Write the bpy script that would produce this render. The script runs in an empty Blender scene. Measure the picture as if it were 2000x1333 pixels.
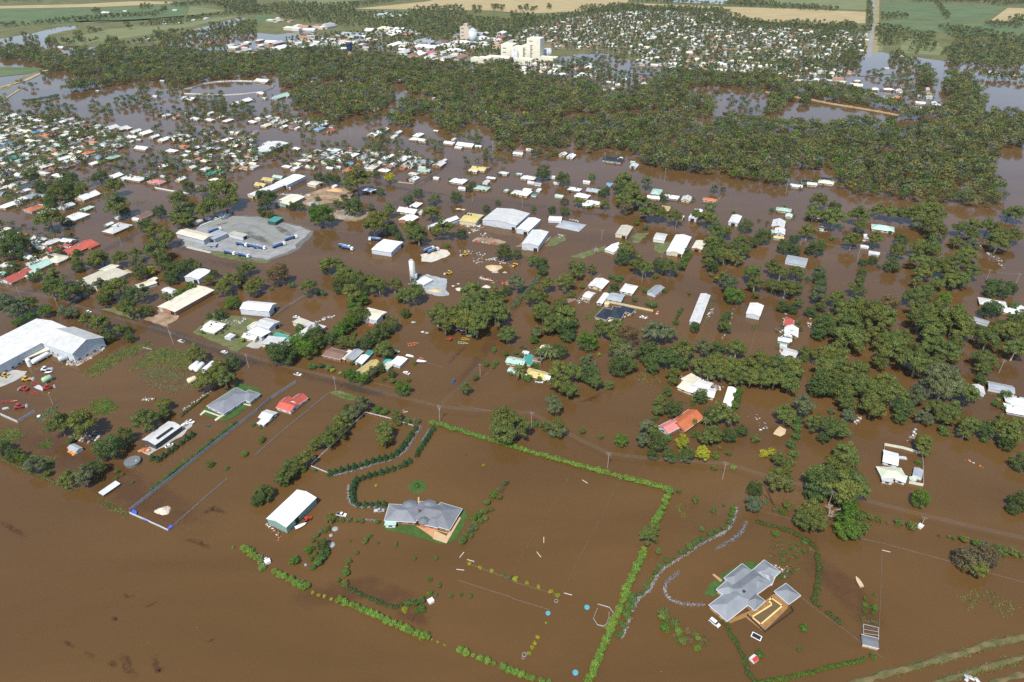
import bpy, math, random
import numpy as np
from mathutils import Vector
SC = bpy.context.scene
COL = SC.collection
R = math.radians
# ---------------------------------------------------------------- camera, sky, sun, exposure
CAM_H = 240.0; FPX = 1345.0; PITCH = R(32.2)
cam = bpy.data.cameras.new('camera'); camo = bpy.data.objects.new('camera', cam); COL.objects.link(camo)
cam.sensor_width = 36.0; cam.lens = FPX / 2000 * 36; cam.clip_start = 1.0; cam.clip_end = 60000
camo.location = (0, 0, CAM_H); camo.rotation_euler = (R(90) - PITCH, 0, 0)
SC.camera = camo
SUN_EL, SUN_AZ = R(56), R(20)
world = bpy.data.worlds.new('World'); SC.world = world; world.use_nodes = True
wn = world.node_tree.nodes; wl = world.node_tree.links
bg = wn['Background']; sky = wn.new('ShaderNodeTexSky'); sky.sky_type = 'NISHITA'; sky.sun_disc = False
sky.sun_elevation = SUN_EL; sky.sun_rotation = math.pi + SUN_AZ; sky.altitude = 150; sky.dust_density = .6
bg.inputs['Strength'].default_value = 0.13; wl.new(sky.outputs['Color'], bg.inputs['Color'])
sl = bpy.data.lights.new('sun', 'SUN'); sl.energy = 4.0; sl.angle = R(0.53); sl.color = (1, .955, .88)
so = bpy.data.objects.new('sun', sl); COL.objects.link(so)
so.rotation_euler = Vector((math.cos(SUN_EL)*math.sin(SUN_AZ), math.cos(SUN_EL)*math.cos(SUN_AZ), -math.sin(SUN_EL))).to_track_quat('-Z', 'Y').to_euler()
vs = SC.view_settings; vs.view_transform = 'Standard'; vs.look = 'None'; vs.exposure = 0.50; vs.gamma = 1.0
SC.cycles.max_bounces = 5; SC.cycles.diffuse_bounces = 2; SC.cycles.glossy_bounces = 2; SC.cycles.transparent_max_bounces = 12
SC.cycles.volume_bounces = 0; SC.cycles.sample_clamp_direct = 1.5; SC.cycles.sample_clamp_indirect = 1.5
SC.cycles.use_denoising = False
# ---------------------------------------------------------------- where things stand: photo survey -> metres on the flood plain
CT, ST = math.cos(PITCH), math.sin(PITCH)
def G(px, py, z=0.0):
    dx, dy = px - 1000.0, py - 666.5
    t = (CAM_H - z) / (FPX*ST + dy*CT)
    return Vector((dx*t, (FPX*CT - dy*ST)*t, z))
REG = {}
for i in range(4):
    REG['A%d' % (i+1)] = (500*i, 0, .25); REG['B%d' % (i+1)] = (500*i, 333, .25)
    REG['C%d' % (i+1)] = (500*i, 600, 500/1821); REG['D%d' % (i+1)] = (500*i, 933, .3)
REG['F'] = (0, 0, 1.0)
def P(r, X, Y):
    a = REG[r]; return a[0] + X*a[2], a[1] + Y*a[2]
def Z(r, X, Y, z=0.0): return G(*P(r, X, Y), z)
def pxm(py): return CT*(py + 180.0)/CAM_H          # photo pixels per metre across, at that row
def line(r, pts, z=0.0): return [Z(r, x, y, z) for x, y in pts]
GA = R(-22.5)                                        # the street grid
GV = GA + R(90)
rng = random.Random(7)
nr = np.random.default_rng(11)
# ---------------------------------------------------------------- materials
MATS = {}
def mat(name, col, rough=.7, var=.12, scale=.4, bump=0, stripe=0, metal=0, spec=.3):
    if name in MATS: return MATS[name]
    m = bpy.data.materials.new(name); m.use_nodes = True; MATS[name] = m
    n, l = m.node_tree.nodes, m.node_tree.links; b = n['Principled BSDF']
    b.inputs['Roughness'].default_value = rough; b.inputs['Metallic'].default_value = metal
    b.inputs['Specular IOR Level'].default_value = spec
    tc = n.new('ShaderNodeTexCoord'); no = n.new('ShaderNodeTexNoise'); no.inputs['Scale'].default_value = scale
    no.inputs['Detail'].default_value = 5; l.new(tc.outputs['Object'], no.inputs['Vector'])
    mr = n.new('ShaderNodeMapRange'); mr.inputs[1].default_value = .25; mr.inputs[2].default_value = .75
    mr.inputs[3].default_value = 1 - var; mr.inputs[4].default_value = 1 + var; l.new(no.outputs['Fac'], mr.inputs[0])
    mx = n.new('ShaderNodeVectorMath'); mx.operation = 'SCALE'; mx.inputs[0].default_value = col[:3]
    l.new(mr.outputs[0], mx.inputs['Scale']); out = mx.outputs[0]
    if stripe:
        w = n.new('ShaderNodeTexWave'); w.inputs['Scale'].default_value = stripe; w.inputs['Distortion'].default_value = .3
        l.new(tc.outputs['Object'], w.inputs['Vector'])
        m2 = n.new('ShaderNodeMapRange'); m2.inputs[3].default_value = .86; m2.inputs[4].default_value = 1.05; l.new(w.outputs['Fac'], m2.inputs[0])
        s2 = n.new('ShaderNodeVectorMath'); s2.operation = 'SCALE'; l.new(out, s2.inputs[0]); l.new(m2.outputs[0], s2.inputs['Scale']); out = s2.outputs[0]
    l.new(out, b.inputs['Base Color'])
    if bump:
        bp = n.new('ShaderNodeBump'); bp.inputs['Strength'].default_value = bump; l.new(no.outputs['Fac'], bp.inputs['Height']); l.new(bp.outputs[0], b.inputs['Normal'])
    return m
RC = {'w': ((.70, .695, .655), 'white'), 'h': ((.55, .57, .42), 'pale lime'), 'v': ((.235, .25, .265), 'slate grey'), 'c': ((.66, .61, .47), 'cream'), 'g': ((.19, .20, .215), 'grey'), 'G': ((.38, .54, .45), 'pale green'),
      't': ((.07, .33, .28), 'teal'), 'r': ((.45, .095, .065), 'red'), 'o': ((.52, .15, .06), 'orange tiled'), 'b': ((.17, .30, .45), 'blue'),
      'p': ((.55, .20, .18), 'pink'), 'd': ((.10, .115, .125), 'charcoal'), 'n': ((.20, .12, .09), 'brown tiled'), 'y': ((.55, .44, .16), 'yellow'),
      'k': ((.025, .03, .042), 'black'), 'l': ((.33, .355, .375), 'light grey')}
def roofmat(c):
    tiled = c in 'onrp'; key = 'roof_' + RC[c][1].replace(' ', '_')
    if key not in MATS:                                  # no two roofs have weathered alike
        m = mat(key, RC[c][0], .45 if not tiled else .8, .16, .25, 0, 2.2 if not tiled else 0); n, l = m.node_tree.nodes, m.node_tree.links; b = n['Principled BSDF']; src = b.inputs['Base Color'].links[0].from_socket
        oi = n.new('ShaderNodeObjectInfo'); mr = n.new('ShaderNodeMapRange'); mr.inputs[3].default_value = .68; mr.inputs[4].default_value = 1.06; l.new(oi.outputs['Random'], mr.inputs[0]); s = n.new('ShaderNodeVectorMath'); s.operation = 'SCALE'; l.new(src, s.inputs[0]); l.new(mr.outputs[0], s.inputs['Scale']); l.new(s.outputs[0], b.inputs['Base Color'])
    return MATS[key]
def roofmat_plain(c):
    tiled = c in 'onrp'
    return mat('roof_' + RC[c][1].replace(' ', '_'), RC[c][0], .45 if not tiled else .8, .16, .25, 0, 2.2 if not tiled else 0)
WALLC = {'w': (.62, .62, .58), 'c': (.56, .48, .34), 'g': (.38, .42, .45), 'b': (.33, .17, .10), 'G': (.20, .30, .25), 'd': (.07, .075, .08), 't': (.55, .42, .25), 'o': (.50, .32, .18), 'l': (.50, .53, .56), 's': (.60, .54, .40)}
def wallmat(c):
    key = 'wall_paint_' + c
    if key not in MATS:                                  # silt line left by the water near the foot of every wall
        m = mat(key, WALLC[c], .8, .10, .6); n, l = m.node_tree.nodes, m.node_tree.links; b = n['Principled BSDF']; src = b.inputs['Base Color'].links[0].from_socket
        tc = n.new('ShaderNodeTexCoord'); sx = n.new('ShaderNodeSeparateXYZ'); l.new(tc.outputs['Object'], sx.inputs[0]); no = n.new('ShaderNodeTexNoise'); no.inputs['Scale'].default_value = 1.2; l.new(tc.outputs['Object'], no.inputs['Vector'])
        ad = n.new('ShaderNodeMath'); ad.operation = 'MULTIPLY_ADD'; ad.inputs[1].default_value = -.5; l.new(no.outputs['Fac'], ad.inputs[0]); l.new(sx.outputs['Z'], ad.inputs[2]); mr = n.new('ShaderNodeMapRange'); mr.inputs[1].default_value = .02; mr.inputs[2].default_value = .30; mr.inputs[3].default_value = .8; mr.inputs[4].default_value = 0; l.new(ad.outputs[0], mr.inputs[0])
        mx = n.new('ShaderNodeMix'); mx.data_type = 'RGBA'; l.new(mr.outputs[0], mx.inputs[0]); l.new(src, mx.inputs[6]); mx.inputs[7].default_value = (.13, .075, .035, 1); l.new(mx.outputs[2], b.inputs['Base Color'])
    return MATS[key]
GLASS = mat('window_glass', (.03, .04, .05), .15, .2, spec=.6)
DARK = mat('dark_opening', (.02, .02, .02), .9)
TRIM = mat('white_trim', (.72, .72, .70), .5, .05)
STEEL = mat('galvanised_steel', (.45, .47, .48), .5, .15)
CONC = mat('concrete', (.40, .38, .33), .9, .2, .5)
TIMBER = mat('weathered_timber', (.20, .16, .12), .9, .2, 1)
BARK = mat('bark', (.22, .18, .14), .9, .3, 1)
PALEBARK = mat('pale_bark', (.42, .37, .31), .9, .3, 1)
TYRE = mat('tyre_rubber', (.02, .02, .02), .9)
def foliage(name, attr=False):
    m = bpy.data.materials.new(name); m.use_nodes = True; n, l = m.node_tree.nodes, m.node_tree.links; b = n['Principled BSDF']
    b.inputs['Roughness'].default_value = .65; b.inputs['Specular IOR Level'].default_value = .12
    if attr: a = n.new('ShaderNodeAttribute'); a.attribute_name = 'tint'; src = a.outputs['Color']
    else: a = n.new('ShaderNodeObjectInfo'); src = a.outputs['Color']
    g = n.new('ShaderNodeNewGeometry')
    mr = n.new('ShaderNodeMapRange'); mr.inputs[3].default_value = .70; mr.inputs[4].default_value = 1.35; l.new(g.outputs['Random Per Island'], mr.inputs[0])
    s = n.new('ShaderNodeVectorMath'); s.operation = 'SCALE'; l.new(src, s.inputs[0]); l.new(mr.outputs[0], s.inputs['Scale'])
    tc = n.new('ShaderNodeTexCoord'); no = n.new('ShaderNodeTexNoise'); no.inputs['Scale'].default_value = .16 if attr else 4.5; no.inputs['Detail'].default_value = 2; l.new(tc.outputs['Object'], no.inputs['Vector'])
    cr = n.new('ShaderNodeValToRGB'); cr.color_ramp.elements[0].position = .36; cr.color_ramp.elements[1].position = .64; cr.color_ramp.elements[0].color = (.66, .76, .80, 1); cr.color_ramp.elements[1].color = (1.0, 1.0, .82, 1); l.new(no.outputs['Fac'], cr.inputs[0])
    ml = n.new('ShaderNodeVectorMath'); ml.operation = 'MULTIPLY'; l.new(s.outputs[0], ml.inputs[0]); l.new(cr.outputs[0], ml.inputs[1]); s = n.new('ShaderNodeVectorMath'); s.operation = 'SCALE'; s.inputs['Scale'].default_value = 1.22; l.new(ml.outputs[0], s.inputs[0])
    l.new(s.outputs[0], b.inputs['Base Color'])
    tr = n.new('ShaderNodeBsdfTranslucent'); l.new(s.outputs[0], tr.inputs['Color'])
    mxs = n.new('ShaderNodeMixShader'); mxs.inputs[0].default_value = .38
    l.new(b.outputs[0], mxs.inputs[1]); l.new(tr.outputs[0], mxs.inputs[2]); l.new(mxs.outputs[0], n['Material Output'].inputs[0])
    return m
LEAF = foliage('leaves'); LEAFA = foliage('massed_leaves', True)
def attrmat(name, rough=.7):
    m = bpy.data.materials.new(name); m.use_nodes = True; n, l = m.node_tree.nodes, m.node_tree.links; b = n['Principled BSDF']
    a = n.new('ShaderNodeAttribute'); a.attribute_name = 'tint'; l.new(a.outputs['Color'], b.inputs['Base Color']); b.inputs['Roughness'].default_value = rough
    return m
PAINTS = attrmat('paint_shades', .6)
# ---------------------------------------------------------------- mesh helpers
class MB:
    def __init__(s): s.v = []; s.f = []
    def add(s, vs, fs):
        o = len(s.v); s.v += [tuple(v) for v in vs]; s.f += [tuple(i+o for i in f) for f in fs]; return s
    def box(s, c, d, a=0.0):
        x, y, z = d[0]/2, d[1]/2, d[2]/2; ca, sa = math.cos(a), math.sin(a); vs = []
        for sx, sy, sz in ((-1,-1,-1),(1,-1,-1),(1,1,-1),(-1,1,-1),(-1,-1,1),(1,-1,1),(1,1,1),(-1,1,1)):
            X, Y = sx*x, sy*y; vs.append((c[0]+X*ca-Y*sa, c[1]+X*sa+Y*ca, c[2]+sz*z))
        return s.add(vs, [(0,3,2,1),(4,5,6,7),(0,1,5,4),(1,2,6,5),(2,3,7,6),(3,0,4,7)])
    def tube(s, a, b, r0, r1=None, n=8, caps=True):
        r1 = r0 if r1 is None else r1; a, b = Vector(a), Vector(b); d = (b-a).normalized()
        u = d.orthogonal().normalized(); w = d.cross(u); vs = []
        for p, r in ((a, r0), (b, r1)):
            for k in range(n):
                t = 2*math.pi*k/n; vs.append(p + u*math.cos(t)*r + w*math.sin(t)*r)
        fs = [(k, (k+1) % n, n+(k+1) % n, n+k) for k in range(n)]
        if caps: fs += [tuple(range(n-1, -1, -1)), tuple(range(n, 2*n))]
        return s.add(vs, fs)
    def lathe(s, prof, c=(0,0,0), n=16, axis=None):
        vs = []; 
        for r, z in prof:
            for k in range(n):
                t = 2*math.pi*k/n; p = (r*math.cos(t), r*math.sin(t), z)
                if axis == 'x': p = (z, r*math.cos(t), r*math.sin(t))
                vs.append((c[0]+p[0], c[1]+p[1], c[2]+p[2]))
        fs = [(j*n+k, j*n+(k+1) % n, (j+1)*n+(k+1) % n, (j+1)*n+k) for j in range(len(prof)-1) for k in range(n)]
        fs += [tuple(range(n-1, -1, -1)), tuple(range((len(prof)-1)*n, len(prof)*n))]
        return s.add(vs, fs)
    def prism(s, poly, z0, z1):
        n = len(poly); vs = [(p[0], p[1], z0) for p in poly] + [(p[0], p[1], z1) for p in poly]
        return s.add(vs, [tuple(range(n-1, -1, -1)), tuple(range(n, 2*n))] + [(k, (k+1) % n, n+(k+1) % n, n+k) for k in range(n)])
    def extr(s, prof, y0, y1):                                   # x-z profile pushed along y
        n = len(prof); vs = [(p[0], y0, p[1]) for p in prof] + [(p[0], y1, p[1]) for p in prof]
        return s.add(vs, [tuple(range(n)), tuple(range(2*n-1, n-1, -1))] + [(k, n+k, n+(k+1) % n, (k+1) % n) for k in range(n)])
    def build(s, name, m, parent=None, smooth=False, loc=None):
        me = bpy.data.meshes.new(name); me.from_pydata(s.v, [], s.f); me.materials.append(m)
        if smooth: me.polygons.foreach_set('use_smooth', [True]*len(me.polygons))
        return link(name, me, parent, loc)
def link(name, me, parent=None, loc=None):
    o = bpy.data.objects.new(name, me); COL.objects.link(o)
    if parent: o.parent = parent
    if loc is not None: o.location = loc
    return o
def thing(name, label, cat, loc=(0, 0, 0), rz=0.0, group=None, sc=None):
    o = bpy.data.objects.new(name, None); COL.objects.link(o); o.location = loc; o.rotation_euler = (0, 0, rz); o.empty_display_size = .5
    if sc: o.scale = (sc, sc, sc) if not isinstance(sc, tuple) else sc
    o['label'] = label; o['category'] = cat
    if group: o['group'] = group
    return o
def tag(o, label, cat, group=None):
    o['label'] = label; o['category'] = cat
    if group: o['group'] = group
    return o
def structure(o): o['kind'] = 'structure'; return o
def stuff(o, label, cat): o['kind'] = 'stuff'; o['label'] = label; o['category'] = cat; return o
def rawmesh(name, v, f, m, tint=None):
    me = bpy.data.meshes.new(name); nv, nf, k = len(v), len(f), f.shape[1]
    me.vertices.add(nv); me.vertices.foreach_set('co', v.astype(np.float32).ravel())
    me.loops.add(nf*k); me.loops.foreach_set('vertex_index', f.astype(np.int32).ravel())
    me.polygons.add(nf); me.polygons.foreach_set('loop_start', np.arange(0, nf*k, k, dtype=np.int32))
    me.update(calc_edges=True); me.materials.append(m)
    if tint is not None:
        a = me.attributes.new('tint', 'FLOAT_COLOR', 'FACE'); c = np.ones((nf, 4), np.float32); c[:, :3] = tint; a.data.foreach_set('color', c.ravel())
    return me
def cards(c, nrm, size, g):
    """leaf clusters: one small bent quad for each centre, facing roughly along nrm"""
    N = len(c); nrm = nrm + g.normal(0, .45, (N, 3)); nrm /= np.linalg.norm(nrm, axis=1)[:, None] + 1e-9
    r = g.normal(0, 1, (N, 3)); u = np.cross(nrm, r); u /= np.linalg.norm(u, axis=1)[:, None] + 1e-9; w = np.cross(nrm, u)
    su = (size*g.uniform(.6, 1.2, N))[:, None]; sw = (size*g.uniform(.4, .9, N))[:, None]
    v = np.stack([c - u*su*.5, c - w*sw*.5 + nrm*su*.08, c + u*su*.5, c + w*sw*.5 - nrm*su*.08], 1).reshape(-1, 3)
    return v, np.arange(N*4).reshape(N, 4)
def clumps_cards(cl, n, size, g, low=.35):
    """cl: rows of x,y,z,rx,rz; leaves on and just under the skin of every clump"""
    cl = np.array(cl); area = cl[:, 3]**2; k = g.choice(len(cl), n, p=area/area.sum()); d = g.normal(0, 1, (n, 3)); d /= np.linalg.norm(d, axis=1)[:, None]
    flip = (d[:, 2] < 0) & (g.random(n) > low); d[flip, 2] *= -1
    rad = g.uniform(.72, 1.06, n)[:, None]; sc = np.stack([cl[k, 3], cl[k, 3], cl[k, 4]], 1)
    return cards(cl[k, :3] + d*sc*rad, d, np.full(n, size)*g.uniform(.7, 1.3, n), g)
# ---------------------------------------------------------------- the setting: ground, flood water, paddocks, roads
def ground_mat(name, a, b, scale=.02, rough=.95, stripes=0):
    m = bpy.data.materials.new(name); m.use_nodes = True; n, l = m.node_tree.nodes, m.node_tree.links; p = n['Principled BSDF']
    p.inputs['Roughness'].default_value = rough; p.inputs['Specular IOR Level'].default_value = .1
    tc = n.new('ShaderNodeTexCoord'); mp = n.new('ShaderNodeMapping'); mp.inputs['Scale'].default_value = (1, stripes or 1, 1); mp.inputs['Rotation'].default_value = (0, 0, -GA)
    no = n.new('ShaderNodeTexNoise'); no.inputs['Scale'].default_value = scale; no.inputs['Detail'].default_value = 8; no.inputs['Roughness'].default_value = .62
    l.new(tc.outputs['Object'], mp.inputs[0]); l.new(mp.outputs[0], no.inputs['Vector'])
    cr = n.new('ShaderNodeValToRGB'); cr.color_ramp.elements[0].position = .33; cr.color_ramp.elements[1].position = .66
    cr.color_ramp.elements[0].color = (*a, 1); cr.color_ramp.elements[1].color = (*b, 1)
    l.new(no.outputs['Fac'], cr.inputs[0]); l.new(cr.outputs[0], p.inputs['Base Color']); return m
def sheet(name, pts, z, m, mound=0):
    """a flat piece of ground; its corners are photo-survey points"""
    vs = [(p.x, p.y, z) for p in pts]; b = MB(); b.add(vs, [tuple(range(len(vs)))])
    o = b.build(name, m); nz = o.data.polygons[0].normal.z
    if nz < 0: o.data.flip_normals()
    return structure(o)
def wobble(pts, amp, seg=6.0):
    """closed outline with the ragged edge a flood leaves"""
    out = []; n = len(pts)
    for i in range(n):
        a, b = pts[i], pts[(i+1) % n]; k = max(1, min(60, int((b-a).length/seg)))
        for j in range(k):
            p = a.lerp(b, j/k); out.append(Vector((p.x + rng.gauss(0, amp), p.y + rng.gauss(0, amp), 0)))
    return out
# muddy water
wm = bpy.data.materials.new('muddy_flood_water'); wm.use_nodes = True
n, l = wm.node_tree.nodes, wm.node_tree.links; p = n['Principled BSDF']
p.inputs['Roughness'].default_value = .06; p.inputs['IOR'].default_value = 1.33; p.inputs['Specular IOR Level'].default_value = .5
tc = n.new('ShaderNodeTexCoord'); mp = n.new('ShaderNodeMapping'); mp.inputs['Scale'].default_value = (.006, .016, 1); mp.inputs['Rotation'].default_value = (0, 0, R(20))
no = n.new('ShaderNodeTexNoise'); no.inputs['Scale'].default_value = 1; no.inputs['Detail'].default_value = 7; no.inputs['Roughness'].default_value = .55; no.inputs['Distortion'].default_value = .6
l.new(tc.outputs['Object'], mp.inputs[0]); l.new(mp.outputs[0], no.inputs['Vector'])
cr = n.new('ShaderNodeValToRGB'); cr.color_ramp.elements[0].position = .3; cr.color_ramp.elements[1].position = .72
cr.color_ramp.elements[0].color = (.084, .0445, .0142, 1); cr.color_ramp.elements[1].color = (.120, .0640, .0205, 1)
l.new(no.outputs['Fac'], cr.inputs[0]); l.new(cr.outputs[0], p.inputs['Base Color'])
rp = n.new('ShaderNodeTexNoise'); rp.inputs['Scale'].default_value = .9; rp.inputs['Detail'].default_value = 3; l.new(tc.outputs['Object'], rp.inputs['Vector'])
bp = n.new('ShaderNodeBump'); bp.inputs['Strength'].default_value = .05; bp.inputs['Distance'].default_value = .3; l.new(rp.outputs['Fac'], bp.inputs['Height']); l.new(bp.outputs[0], p.inputs['Normal'])
GRASS = ground_mat('pasture', (.085, .10, .035), (.15, .14, .06), .03)
b = MB(); b.add([(-9000, -600, -1.2), (9000, -600, -1.2), (9000, 16000, -1.2), (-9000, 16000, -1.2)], [(0, 1, 2, 3)]); structure(b.build('ground', ground_mat('flood_plain_soil', (.10, .08, .05), (.16, .13, .08))))
b = MB(); b.add([(-5000, -500, 0), (5000, -500, 0), (5000, 3000, 0), (-5000, 3000, 0)], [(0, 1, 2, 3)]); structure(b.build('flood_water', wm))
F = lambda pts: line('F', pts)
land = F([(-700, 68), (0, 76), (60, 66), (110, 54), (150, 50), (150, 56), (95, 68), (85, 78), (110, 90), (190, 92), (255, 97), (330, 80), (395, 62), (470, 34), (480, 40), (440, 58), (540, 68), (600, 60),
          (640, 76), (700, 62), (760, 80), (790, 96), (830, 112), (900, 124), (960, 130), (1040, 128), (1080, 112), (1130, 108), (1170, 100), (1230, 118), (1300, 132), (1340, 140), (1380, 118), (1440, 120), (1500, 130),
          (1560, 118), (1600, 122), (1640, 110), (1690, 100), (1694, 112), (1706, 112), (1712, 98), (1745, 108), (1790, 112), (1830, 118), (1880, 120), (1960, 128), (2000, 126), (2700, 140)])
far = [Vector((6000, 3200, 0)), Vector((-6000, 3200, 0))]
sheet('pasture', wobble(land, 1.5, 12)[:-60] + far, .15, GRASS)
b = MB(); b.add([(-9000, 2990, .10), (9000, 2990, .10), (9000, 16000, .10), (-9000, 16000, .10)], [(0, 1, 2, 3)]); structure(b.build('farmland', ground_mat('far_paddocks', (.10, .12, .05), (.24, .21, .11), .004)))
GREEN = ground_mat('irrigated_pasture', (.075, .115, .045), (.12, .155, .07), .012, stripes=3)
PALE = ground_mat('dry_green_pasture', (.12, .15, .06), (.19, .19, .09), .012, stripes=3)
TAN = ground_mat('dry_stubble', (.30, .235, .11), (.40, .32, .17), .015, stripes=4)
for pts, m in (([(-80, 20), (200, 16), (370, 8), (365, 22), (360, 34), (210, 42), (120, 46), (-80, 54)], GREEN), ([(-80, 14), (150, 9), (260, 3), (355, 4), (330, 8), (200, 14), (-80, 19)], TAN),
               ([(370, 12), (440, 22), (400, 28), (280, 38), (170, 46), (140, 42), (365, 36)], PALE), ([(100, 84), (210, 58), (340, 46), (445, 27), (465, 34), (400, 46), (330, 62), (250, 74), (150, 90)], PALE),
               ([(500, 30), (530, 30), (560, 36), (500, 46)], GREEN), ([(560, -2), (700, -4), (690, 6), (600, 12), (560, 8)], PALE), ([(690, 18), (830, 4), (870, -4), (1225, -6), (1228, 5), (1140, 23), (1030, 27), (960, 21), (820, 19)], TAN),
               ([(685, 20), (815, 20), (800, 25), (745, 29)], GREEN), ([(1222, 6), (1420, 14), (1560, 18), (1692, 24), (1690, 46), (1600, 48), (1490, 42), (1405, 34), (1430, 18), (1300, 15)], TAN),
               ([(1500, -4), (1692, -4), (1692, 20), (1560, 15), (1500, 8)], PALE), ([(1722, 4), (1822, 6), (1852, 39), (1722, 38)], GREEN), ([(1838, 8), (1966, 14), (1922, 42), (1858, 40)], GREEN),
               ([(1968, 16), (2120, 20), (2100, 36), (1932, 43)], TAN), ([(1724, 42), (1860, 43), (2100, 60), (2100, 76), (1900, 68), (1780, 64), (1724, 50)], GREEN), ([(1690, 60), (1725, 52), (1724, 100), (1708, 104)], PALE), ([(1760, 75), (1830, 80), (1850, 110), (1760, 104)], PALE), ([(-60, 130), (70, 133), (88, 135), (55, 145), (-60, 156)], GREEN)):
    sheet('paddock', line('F', pts), .30 if pts[0][1] < 100 else .34, m)
POOLM = wm
for pts in ([(1110, 108), (1180, 104), (1240, 122), (1330, 142), (1290, 150), (1215, 142), (1170, 124)], [(575, 52), (625, 50), (640, 58), (580, 62)], [(380, 58), (420, 48), (470, 33), (478, 38), (440, 52), (400, 62)], [(1338, 122), (1400, 112), (1440, 124), (1360, 134)],
            [(1650, 128), (1692, 104), (1712, 104), (1745, 130), (1740, 146), (1680, 150)], [(880, 88), (930, 82), (935, 100), (890, 104)], [(720, 84), (750, 84), (752, 98), (728, 98)]):
    sheet('flood_pool', wobble(line('F', pts), 1.0, 14), .5, POOLM)
sheet('lake', line('F', [(1285, -3), (1432, -3), (1412, 9), (1300, 4)]), .42, wm)
TOWN = ground_mat('town_ground', (.10, .10, .05), (.22, .18, .11), .03)
sheet('town_ground', line('F', [(1000, 60), (1120, 32), (1220, 18), (1400, 24), (1500, 52), (1690, 62), (1690, 96), (1600, 116), (1440, 112), (1330, 122), (1240, 110), (1170, 98), (1080, 98), (1010, 90)]), .38, TOWN)
sheet('town_ground', line('F', [(560, 80), (640, 70), (720, 78), (800, 62), (880, 76), (900, 96), (1080, 118), (1040, 126), (920, 122), (820, 108), (700, 98), (580, 96)]), .46, TOWN)
SUBURB = ground_mat('wet_lawn_and_dirt', (.07, .085, .03), (.20, .15, .09), .06)
sheet('suburb_lawns', wobble(line('F', [(-200, 232), (30, 236), (120, 238), (190, 238), (236, 258), (240, 276), (205, 292), (190, 300), (180, 312), (120, 316), (100, 330), (40, 334), (-200, 345)]), 1, 8), .10, SUBURB)
ROADM = mat('asphalt', (.23, .23, .225), .9, .12, .05)
def strip(name, pts, w, z, m):
    vs, fs = [], []
    for i, q in enumerate(pts):
        d = (pts[min(i+1, len(pts)-1)] - pts[max(i-1, 0)]).normalized(); nrm = Vector((-d.y, d.x, 0)); ww = w[i] if isinstance(w, (list, tuple)) else w
        vs += [(q.x - nrm.x*ww/2, q.y - nrm.y*ww/2, z), (q.x + nrm.x*ww/2, q.y + nrm.y*ww/2, z)]
    fs = [(2*i, 2*i+1, 2*i+3, 2*i+2) for i in range(len(pts)-1)]
    o = MB().add(vs, fs).build(name, m); 
    if o.data.polygons[0].normal.z < 0: o.data.flip_normals()
    return structure(o)
strip('highway', line('F', [(1706.5, -8), (1705, 20), (1702, 70), (1697, 113)]), 8, .55, ROADM)
strip('highway_verge', line('F', [(1709, -8), (1707, 20), (1704, 70), (1700, 110)]), 26, .47, ground_mat('dry_verge', (.20, .17, .08), (.30, .25, .13), .03))
for pts, w in (([(0, 172), (50, 158), (95, 136)], 7), ([(40, 175), (0, 200)], 3)):
    strip('levee_track', line('F', pts), w, .5, TAN)
def bank(name, pts, w, hgt, m, amp=.25):
    """raised earth bank with a rough crest"""
    P2 = []
    for i in range(len(pts)-1):
        k = max(1, int((pts[i+1]-pts[i]).length/2.5))
        P2 += [pts[i].lerp(pts[i+1], j/k) for j in range(k)]
    P2.append(pts[-1]); vs = []; prof = [(-.5, -.4), (-.33, .45), (-.12, .95), (.12, 1), (.3, .5), (.5, -.4)]; N = len(prof)
    for i, q in enumerate(P2):
        d = (P2[min(i+1, len(P2)-1)] - P2[max(i-1, 0)]).normalized(); nn = Vector((-d.y, d.x, 0)); ww = w*rng.uniform(.8, 1.2); hh = hgt*rng.uniform(.75, 1.25)
        for a, zz in prof: vs.append((q.x + nn.x*a*ww + rng.gauss(0, amp), q.y + nn.y*a*ww + rng.gauss(0, amp), zz*hh))
    fs = [(i*N+j, i*N+j+1, (i+1)*N+j+1, (i+1)*N+j) for i in range(len(P2)-1) for j in range(N-1)]
    o = MB().add(vs, fs).build(name, m)
    if sum(p.normal.z for p in o.data.polygons) < 0: o.data.flip_normals()
    return structure(o)
BANKM = ground_mat('grassy_bank', (.06, .075, .026), (.17, .125, .062), .25)
CLAYM = ground_mat('clay_bank', (.26, .17, .09), (.34, .25, .14), .1)
bank('levee_bank', line('D4', [(520, 1345), (640, 1315), (740, 1285), (830, 1260), (1000, 1215), (1170, 1165), (1300, 1130), (1420, 1090), (1540, 1060), (1690, 1035), (2100, 930), (2700, 800)]), 3.2, .6, BANKM)
bank('levee_bank', line('D4', [(1070, 1345), (1180, 1310), (1300, 1270), (1420, 1235), (1560, 1195), (1700, 1165), (2100, 1060), (2700, 920)]), 2.4, .5, BANKM)
bank('levee_bank', line('D4', [(1450, 1345), (1560, 1310), (1700, 1275), (2100, 1170), (2700, 1030)]), 2.2, .5, BANKM)
bank('levee_bank', line('A4', [(-30, 720), (90, 740), (200, 760), (355, 785), (500, 815), (660, 840), (840, 870), (1030, 905)]), 6, 1.3, CLAYM)
bank('levee_bank', line('A4', [(1310, 950), (1400, 965), (1490, 980)]), 7, 1.2, CLAYM)
bank('levee_bank', line('A1', [(390, 540), (240, 580), (120, 640), (60, 690), (-80, 700)]), 7, 1.0, ground_mat('dry_bank', (.16, .14, .06), (.28, .23, .12), .05))
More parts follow.
